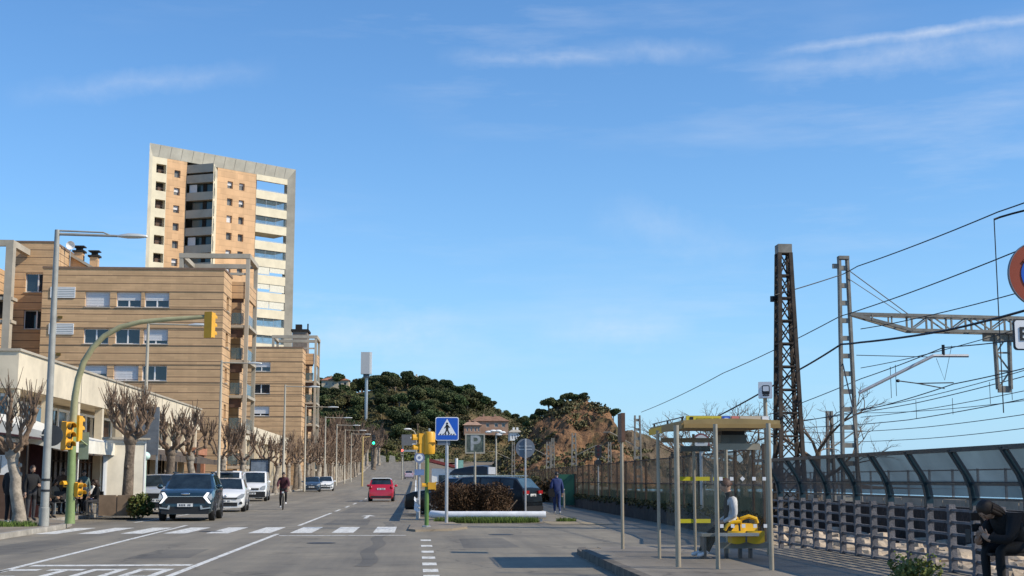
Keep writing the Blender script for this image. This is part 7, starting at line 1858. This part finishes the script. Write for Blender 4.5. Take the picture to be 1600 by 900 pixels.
    for sg in (-1, 1):
        e = fp(sg*.076, -.005, -.005); mb.ball(e, .012*s, .02*s, .03*s, 6, 5)
    mb.cur = 5; mats += [mat('eye_dark', (.02, .015, .012), .3, var=0), mat('lips', (.32, .12, .10), .5, var=0)]
    for sg in (-1, 1): mb.ball(fp(sg*.03, .083, .008), .010*s, .010*s, .007*s, 8, 5)
    mb.cur = 6; mb.ball(fp(0, .086, -.052), .022*s, .012*s, .007*s, 8, 5)
    if fingers:
        mb.cur = 3
        for q in 'LR':
            w0, h0 = J['wr'+q], J['ha'+q]; d = (h0-w0).normalized(); sx = d.cross(Vector((0, 1, .01))) ; sx = sx.normalized() if sx.length > .1 else Vector((1, 0, 0)); nrm = sx.cross(d)
            for k, ln in enumerate((.066, .076, .072, .055)):
                b0 = h0-d*.01+sx*((k-1.5)*.019); mb.tube([b0, b0+d*ln*.45*s+nrm*.004, b0+d*ln*.8*s+nrm*.02, b0+d*ln*s+nrm*.034], [.0095*s, .009*s, .008*s, .006*s], 6)
            b0 = w0+d*.03-sx*.025; mb.tube([b0, b0+d*.03-sx*.028, b0+d*.06-sx*.034+nrm*.012], [.011*s, .010*s, .007*s], 6)
    t = thing('person', label, cat, loc, rz, group)
    bo = mb.build('body', mats, t, smooth=True, angle=70, recalc=False)
    # hair
    g = MB(); i0 = len(g.v)
    lo = {'short': -.02, 'long': -.16, 'cap': .02}[hair]; n, m_ = 16, 9
    for a in range(m_+1):
        ph = PI*.62*a/m_
        for b in range(n):
            tt_ = 2*PI*b/n; front = max(0, math.sin(tt_)); zz = math.cos(ph); zz = max(zz, .30*front+lo*2*(1-front)-.2*(1-front))
            rr = math.sin(ph); wob = 1+.05*math.sin(5*tt_+a)
            g.v.append(tuple(fp(.086*rr*math.cos(tt_)*wob, (.1 if front > 0 else .112)*rr*math.sin(tt_)*wob-.012, .132*zz+.004)))
    for a in range(m_):
        for b in range(n): g.face((i0+a*n+b, i0+(a+1)*n+b, i0+(a+1)*n+(b+1) % n, i0+a*n+(b+1) % n))
    if hair == 'long':
        for k in range(9):
            a = PI+PI*(k/8); b0 = fp(.08*math.cos(a), .09*math.sin(a), .0); g.tube([b0, b0-up*.1*s-f*.01, b0-up*.2*s-f*.015*s], [.03*s, .032*s, .016*s], 6)
    g.build('hair', hair_m, t, smooth=True, angle=80, recalc=False)
    if extra: extra(t, J, s)
    return t
BLK = cloth('black_cloth', (.007, .007, .008)); NAVY = cloth('navy_cloth', (.018, .035, .13)); JEAN = cloth('blue_denim', (.03, .055, .15)); DGREY = cloth('dark_grey_cloth', (.035, .035, .04)); WHT = cloth('white_cloth', (.62, .62, .62)); BRN = cloth('brown_cloth', (.16, .08, .045)); MAR = cloth('maroon_cloth', (.07, .018, .026)); TEAL = cloth('grey_green_cloth', (.12, .17, .16)); BEI = cloth('beige_cloth', (.30, .22, .15))
SHW = mat('white_shoe', (.7, .7, .7), .6, var=.05); SHB = mat('black_shoe', (.015, .015, .016), .5, var=0)
HB = mat('brown_hair', (.035, .018, .01), .6, var=.3, scale=20); HK = mat('black_hair', (.012, .010, .009), .5, var=.2); HL = mat('auburn_hair', (.07, .025, .012), .6, var=.3, scale=20)
SIT = dict(pelvis=(0, .02, .52), waist=(0, .04, .66), chest=(0, .04, .87), neck=(0, .02, 1.07), head=(0, -.02, 1.16), shL=(.18, .02, .98), elL=(.23, -.06, .74), wrL=(.12, -.26, .66), haL=(.08, -.33, .64), shR=(-.18, .02, .98), elR=(-.23, -.06, .74), wrR=(-.12, -.26, .66), haR=(-.08, -.33, .64),
    hpL=(.09, 0, .50), knL=(.12, -.40, .50), anL=(.12, -.38, .08), toL=(.13, -.54, .03), hpR=(-.09, 0, .50), knR=(-.12, -.40, .50), anR=(-.12, -.38, .08), toR=(-.13, -.54, .03))
def P_(base, **k): d = dict(base); d.update(k); return d
# man in blue walking away
person('person in navy jacket and jeans walking away along the side walkway', (XY(870, 56.8), 56.8, 0), R(184), dict(knL=(.09, -.10, .50), anL=(.09, -.02, .10), toL=(.10, -.19, .06), anR=(-.09, .22, .10), toR=(-.1, .08, .03), knR=(-.09, .03, .48), elL=(.25, .06, 1.12), wrL=(.24, -.08, .92), haL=(.23, -.12, .84)), NAVY, JEAN, SHW, HK, hgt=1.7, coat=True)
# bag at his left side
bg_ = thing('shoulder_bag', 'dark shoulder bag hanging at the side of the person in navy', 'bag', (XY(862, 56.7), 56.75, .78)); g = MB(); g.prism([(x, -.05, z) for x, z in rrect(.26, .34, .05)], (0, .1, 0)); g.build('bag', BLK, bg_, loc=(0, 0, .1)); g = MB(); g.tube([(.05, 0, .27), (.12, -.02, .45), (.16, 0, .62)], .015, 6); g.build('strap', BLK, bg_)
# woman seated at the end of the shelter bench, legs stretched towards the road
def handbag(t, J, s): pass
wx = XY(1132, 22.62, 830)
person('person in black waistcoat and white sleeves sitting at the end of the shelter bench', (wx+.02, 22.62, .13), R(-90), P_(SIT, pelvis=(0, .05, .50), waist=(0, .10, .64), chest=(0, .11, .86), neck=(0, .07, 1.06), head=(0, .03, 1.15), shL=(.18, .10, .98), shR=(-.18, .10, .98), elL=(.22, .12, .72), wrL=(.14, -.08, .60), haL=(.10, -.16, .59), elR=(-.22, .12, .72), wrR=(-.14, -.08, .60), haR=(-.1, -.16, .59), hpL=(.09, .0, .50), knL=(.11, -.20, .42), anL=(.1, -.36, .09), toL=(.1, -.52, .05), hpR=(-.09, 0, .50), knR=(-.11, -.24, .44), anR=(-.09, -.42, .09), toR=(-.1, -.58, .06)), BLK, BLK, SHW, HL, 'short', 1.68, sleeve=WHT)
# dark figure on the bench at the lower right
D = 15.6; bxp = XY(1592, D, 850)
bench2 = thing('park_bench', 'dark slatted bench at the lower right with a person sitting on it', 'bench', (bxp+.0, D, .13), R(0))
m_slat = mat('dark_bench_slat', (.018, .013, .011), .7, var=.3)
for k in range(4): g = MB(); g.box(-.42, 1.5, -.22+.115*k, -.12+.115*k, .42, .45); g.build('seat_slat', m_slat, bench2)
for k in range(3): g = MB(); g.box(-.42, 1.5, .27+.02*k, .295+.02*k, .54+.13*k, .63+.13*k); g.build('back_slat', m_slat, bench2)
for x in (-.3, 1.35):
    g = MB(); g.box(x-.03, x+.03, -.2, -.15, 0, .417); g.box(x-.03, x+.03, .2, .25, 0, .417); g.box(x-.03, x+.03, .245, .268, .3, .9); g.build('leg', SHB, bench2)
person('person in dark clothes with long dark hair hunched on the bench at the lower right', (bxp+.0, D-.02, .13), R(-72), P_(SIT, pelvis=(0, .02, .50), waist=(0, -.03, .60), chest=(0, -.20, .75), neck=(0, -.33, .86), head=(0, -.41, .90), shL=(.18, -.22, .82), shR=(-.18, -.22, .82), elL=(.25, -.36, .60), wrL=(.08, -.52, .62), haL=(.04, -.56, .68), elR=(-.25, -.34, .58), wrR=(-.08, -.52, .58), haR=(-.03, -.57, .64), _face=(0, -1, -.6)), BLK, BLK, SHB, HB, 'long', 1.72, coat=True)
ph = thing('phone', 'small phone held by the hunched person on the bench', 'phone', (bxp-.62, D-.16, .13+.62), R(-72)); g = MB(); g.box(-.04, .04, -.05, -.042, -.05, .1); g.build('case', SHB, ph)
bsh = thing('weed_shrub', 'yellow flowering green weed at the foot of the lattice fence', 'plant', (XY(1440, 17.4, 880), 17.6, .13)); g = MB()
for k in range(7): leafy(g, (r_.uniform(-.25, .25), r_.uniform(-.25, .25), r_.uniform(.06, .2)), .18, .18, .12, 90, .025, r_, .2)
g.build('foliage', leafmat('weed_leaf', (.17, .19, .05), .3), bsh, recalc=False); g = MB()
for k in range(26): q = (r_.uniform(-.3, .3), r_.uniform(-.3, .2), r_.uniform(.2, .36)); g.ball(q, .014, .014, .012, 6, 4)
tag(g.build('flowers', mat('yellow_flower', (.65, .55, .08), .6, var=.1), bsh), kind='stuff')
# cyclist
cx, cy = XY(443, 67), 67
def cyc(): 
    b = thing('bicycle', 'dark bicycle ridden towards us beside the white vans', 'bicycle', (cx, cy, 0), R(4))
    for y in (-.52, .52):
        g = MB(); n = 22
        for k in range(n):
            a0, a1 = 2*PI*k/n, 2*PI*(k+1)/n; g.beam((0, y+.32*math.cos(a0), .34+.32*math.sin(a0)), (0, y+.32*math.cos(a1), .34+.32*math.sin(a1)), .035)
        wl = g.build('wheel', m_tyre, b); g = MB()
        for k in range(8): a = PI*k/8; g.beam((0, y+.3*math.cos(a), .34+.3*math.sin(a)), (0, y-.3*math.cos(a), .34-.3*math.sin(a)), .006)
        g.build('spokes', m_metal, wl)
    g = MB(); P = dict(bb=(0, .05, .3), st=(0, .2, .85), hd=(0, -.38, .82), hb=(0, -.42, .95), fr=(0, -.52, .34), rr=(0, .52, .34))
    for a, c in (('bb', 'st'), ('bb', 'hd'), ('st', 'hd'), ('hd', 'fr'), ('st', 'rr'), ('bb', 'rr'), ('hd', 'hb')): g.beam(P[a], P[c], .035)
    g.build('frame', m_blackpl, b); g = MB(); g.tube([(-.28, -.38, 1.0), (-.1, -.44, .97), (.1, -.44, .97), (.28, -.38, 1.0)], .016, 6); g.build('handlebar', m_blackpl, b)
    g = MB(); g.ball((0, .2, .9), .08, .14, .04, 10, 5); g.build('saddle', m_blackpl, b, smooth=True); g = MB(); g.box(-.05, .05, -.5, -.45, .78, .86); g.build('headlight', m_lampglass, b)
cyc()
person('person in maroon jacket and dark trousers riding the bicycle towards us', (cx, cy+.05, .0), R(4), dict(pelvis=(0, .16, .98), waist=(0, .10, 1.12), chest=(0, -.02, 1.32), neck=(0, -.1, 1.5), head=(0, -.15, 1.58), shL=(.18, -.04, 1.42), shR=(-.18, -.04, 1.42), elL=(.26, -.22, 1.2), elR=(-.26, -.22, 1.2), wrL=(.25, -.38, 1.04), haL=(.25, -.44, 1.01), wrR=(-.25, -.38, 1.04), haR=(-.25, -.44, 1.01), hpL=(.09, .12, .93), hpR=(-.09, .12, .93), knL=(.13, -.18, .70), anL=(.12, .0, .33), toL=(.12, -.14, .27), knR=(-.13, -.05, .52), anR=(-.12, .1, .16), toR=(-.12, -.04, .10)), MAR, BLK, SHW, HK, 'cap', 1.74, coat=True)
# standing and seated people on the terrace
m_ = [('person in black coat and trousers standing half behind the nearest plane tree', 17, 41.2, 150, {}, BLK, BLK, SHW, HK, True, 1.74),
      ('person in dark clothes standing between the nearest tree and the tall lamp', 50, 44.6, 40, dict(elL=(.24, -.1, 1.15), wrL=(.12, -.3, 1.1), haL=(.08, -.36, 1.12)), BLK, DGREY, SHB, HB, True, 1.7),
      ('person in brown jacket standing with their back to us right of the tall lamp', 98, 54.4, 175, {}, BRN, BLK, SHB, HB, True, 1.68),
      ('person in grey green top standing right of the green signal post', 131, 53.6, 20, dict(elR=(-.24, -.12, 1.15), wrR=(-.1, -.3, 1.08), haR=(-.06, -.36, 1.1)), TEAL, BLK, SHB, HK, False, 1.62)]
for lb, px, D, rz, ps2, tp, lg_, sh2_, hr, ct_, hg in m_:
    person(lb, (XY(px, D), D, .13), R(rz), ps2, tp, lg_, sh2_, hr, 'short', hg, coat=ct_)
sit = [('person in tan top sitting at the terrace left of the brown jacket', 86, 53.2, 60, BEI, BLK, HB), ('person in dark top with white shoes sitting right of the green signal post', 126, 52.8, 10, DGREY, BLK, HK), ('person in black sitting beside the white terrace screen post', 151, 52.4, -60, BLK, DGREY, HB), ('person in grey sitting at the back of the terrace under the awning', 112, 55.5, -20, DGREY, JEAN, HK), ('person in pale top sitting at the back near the terrace screen', 145, 55.8, 30, WHT, JEAN, HL), ('person in black sitting deep in shade beside the burgundy canopy', 66, 48.0, 70, BLK, BLK, HK)]
wch = mat('chair_weave', (.05, .052, .055), .7, var=.2)
for k, (lb, px, D, rz, tp, lg_, hr) in enumerate(sit):
    person(lb, (XY(px, D), D, .13), R(rz), SIT, tp, lg_, SHW if k == 1 else SHB, hr, 'short' if k % 2 else 'long', 1.66)
    a = R(rz); cafe_chair('cafe chair carrying the '+lb.split(' sitting')[0], XY(px, D)-.0*math.sin(a), D, a, wch)
person('person in pink top walking beyond the terrace screen near the shop front', (XY(262, 80), 80, h(80)+.13), R(160), dict(knL=(.09, -.12, .5), anR=(-.09, .2, .1), toR=(-.1, .06, .04)), cloth('pink_cloth', (.55, .28, .32)), DGREY, SHB, HK, 'long', 1.65)
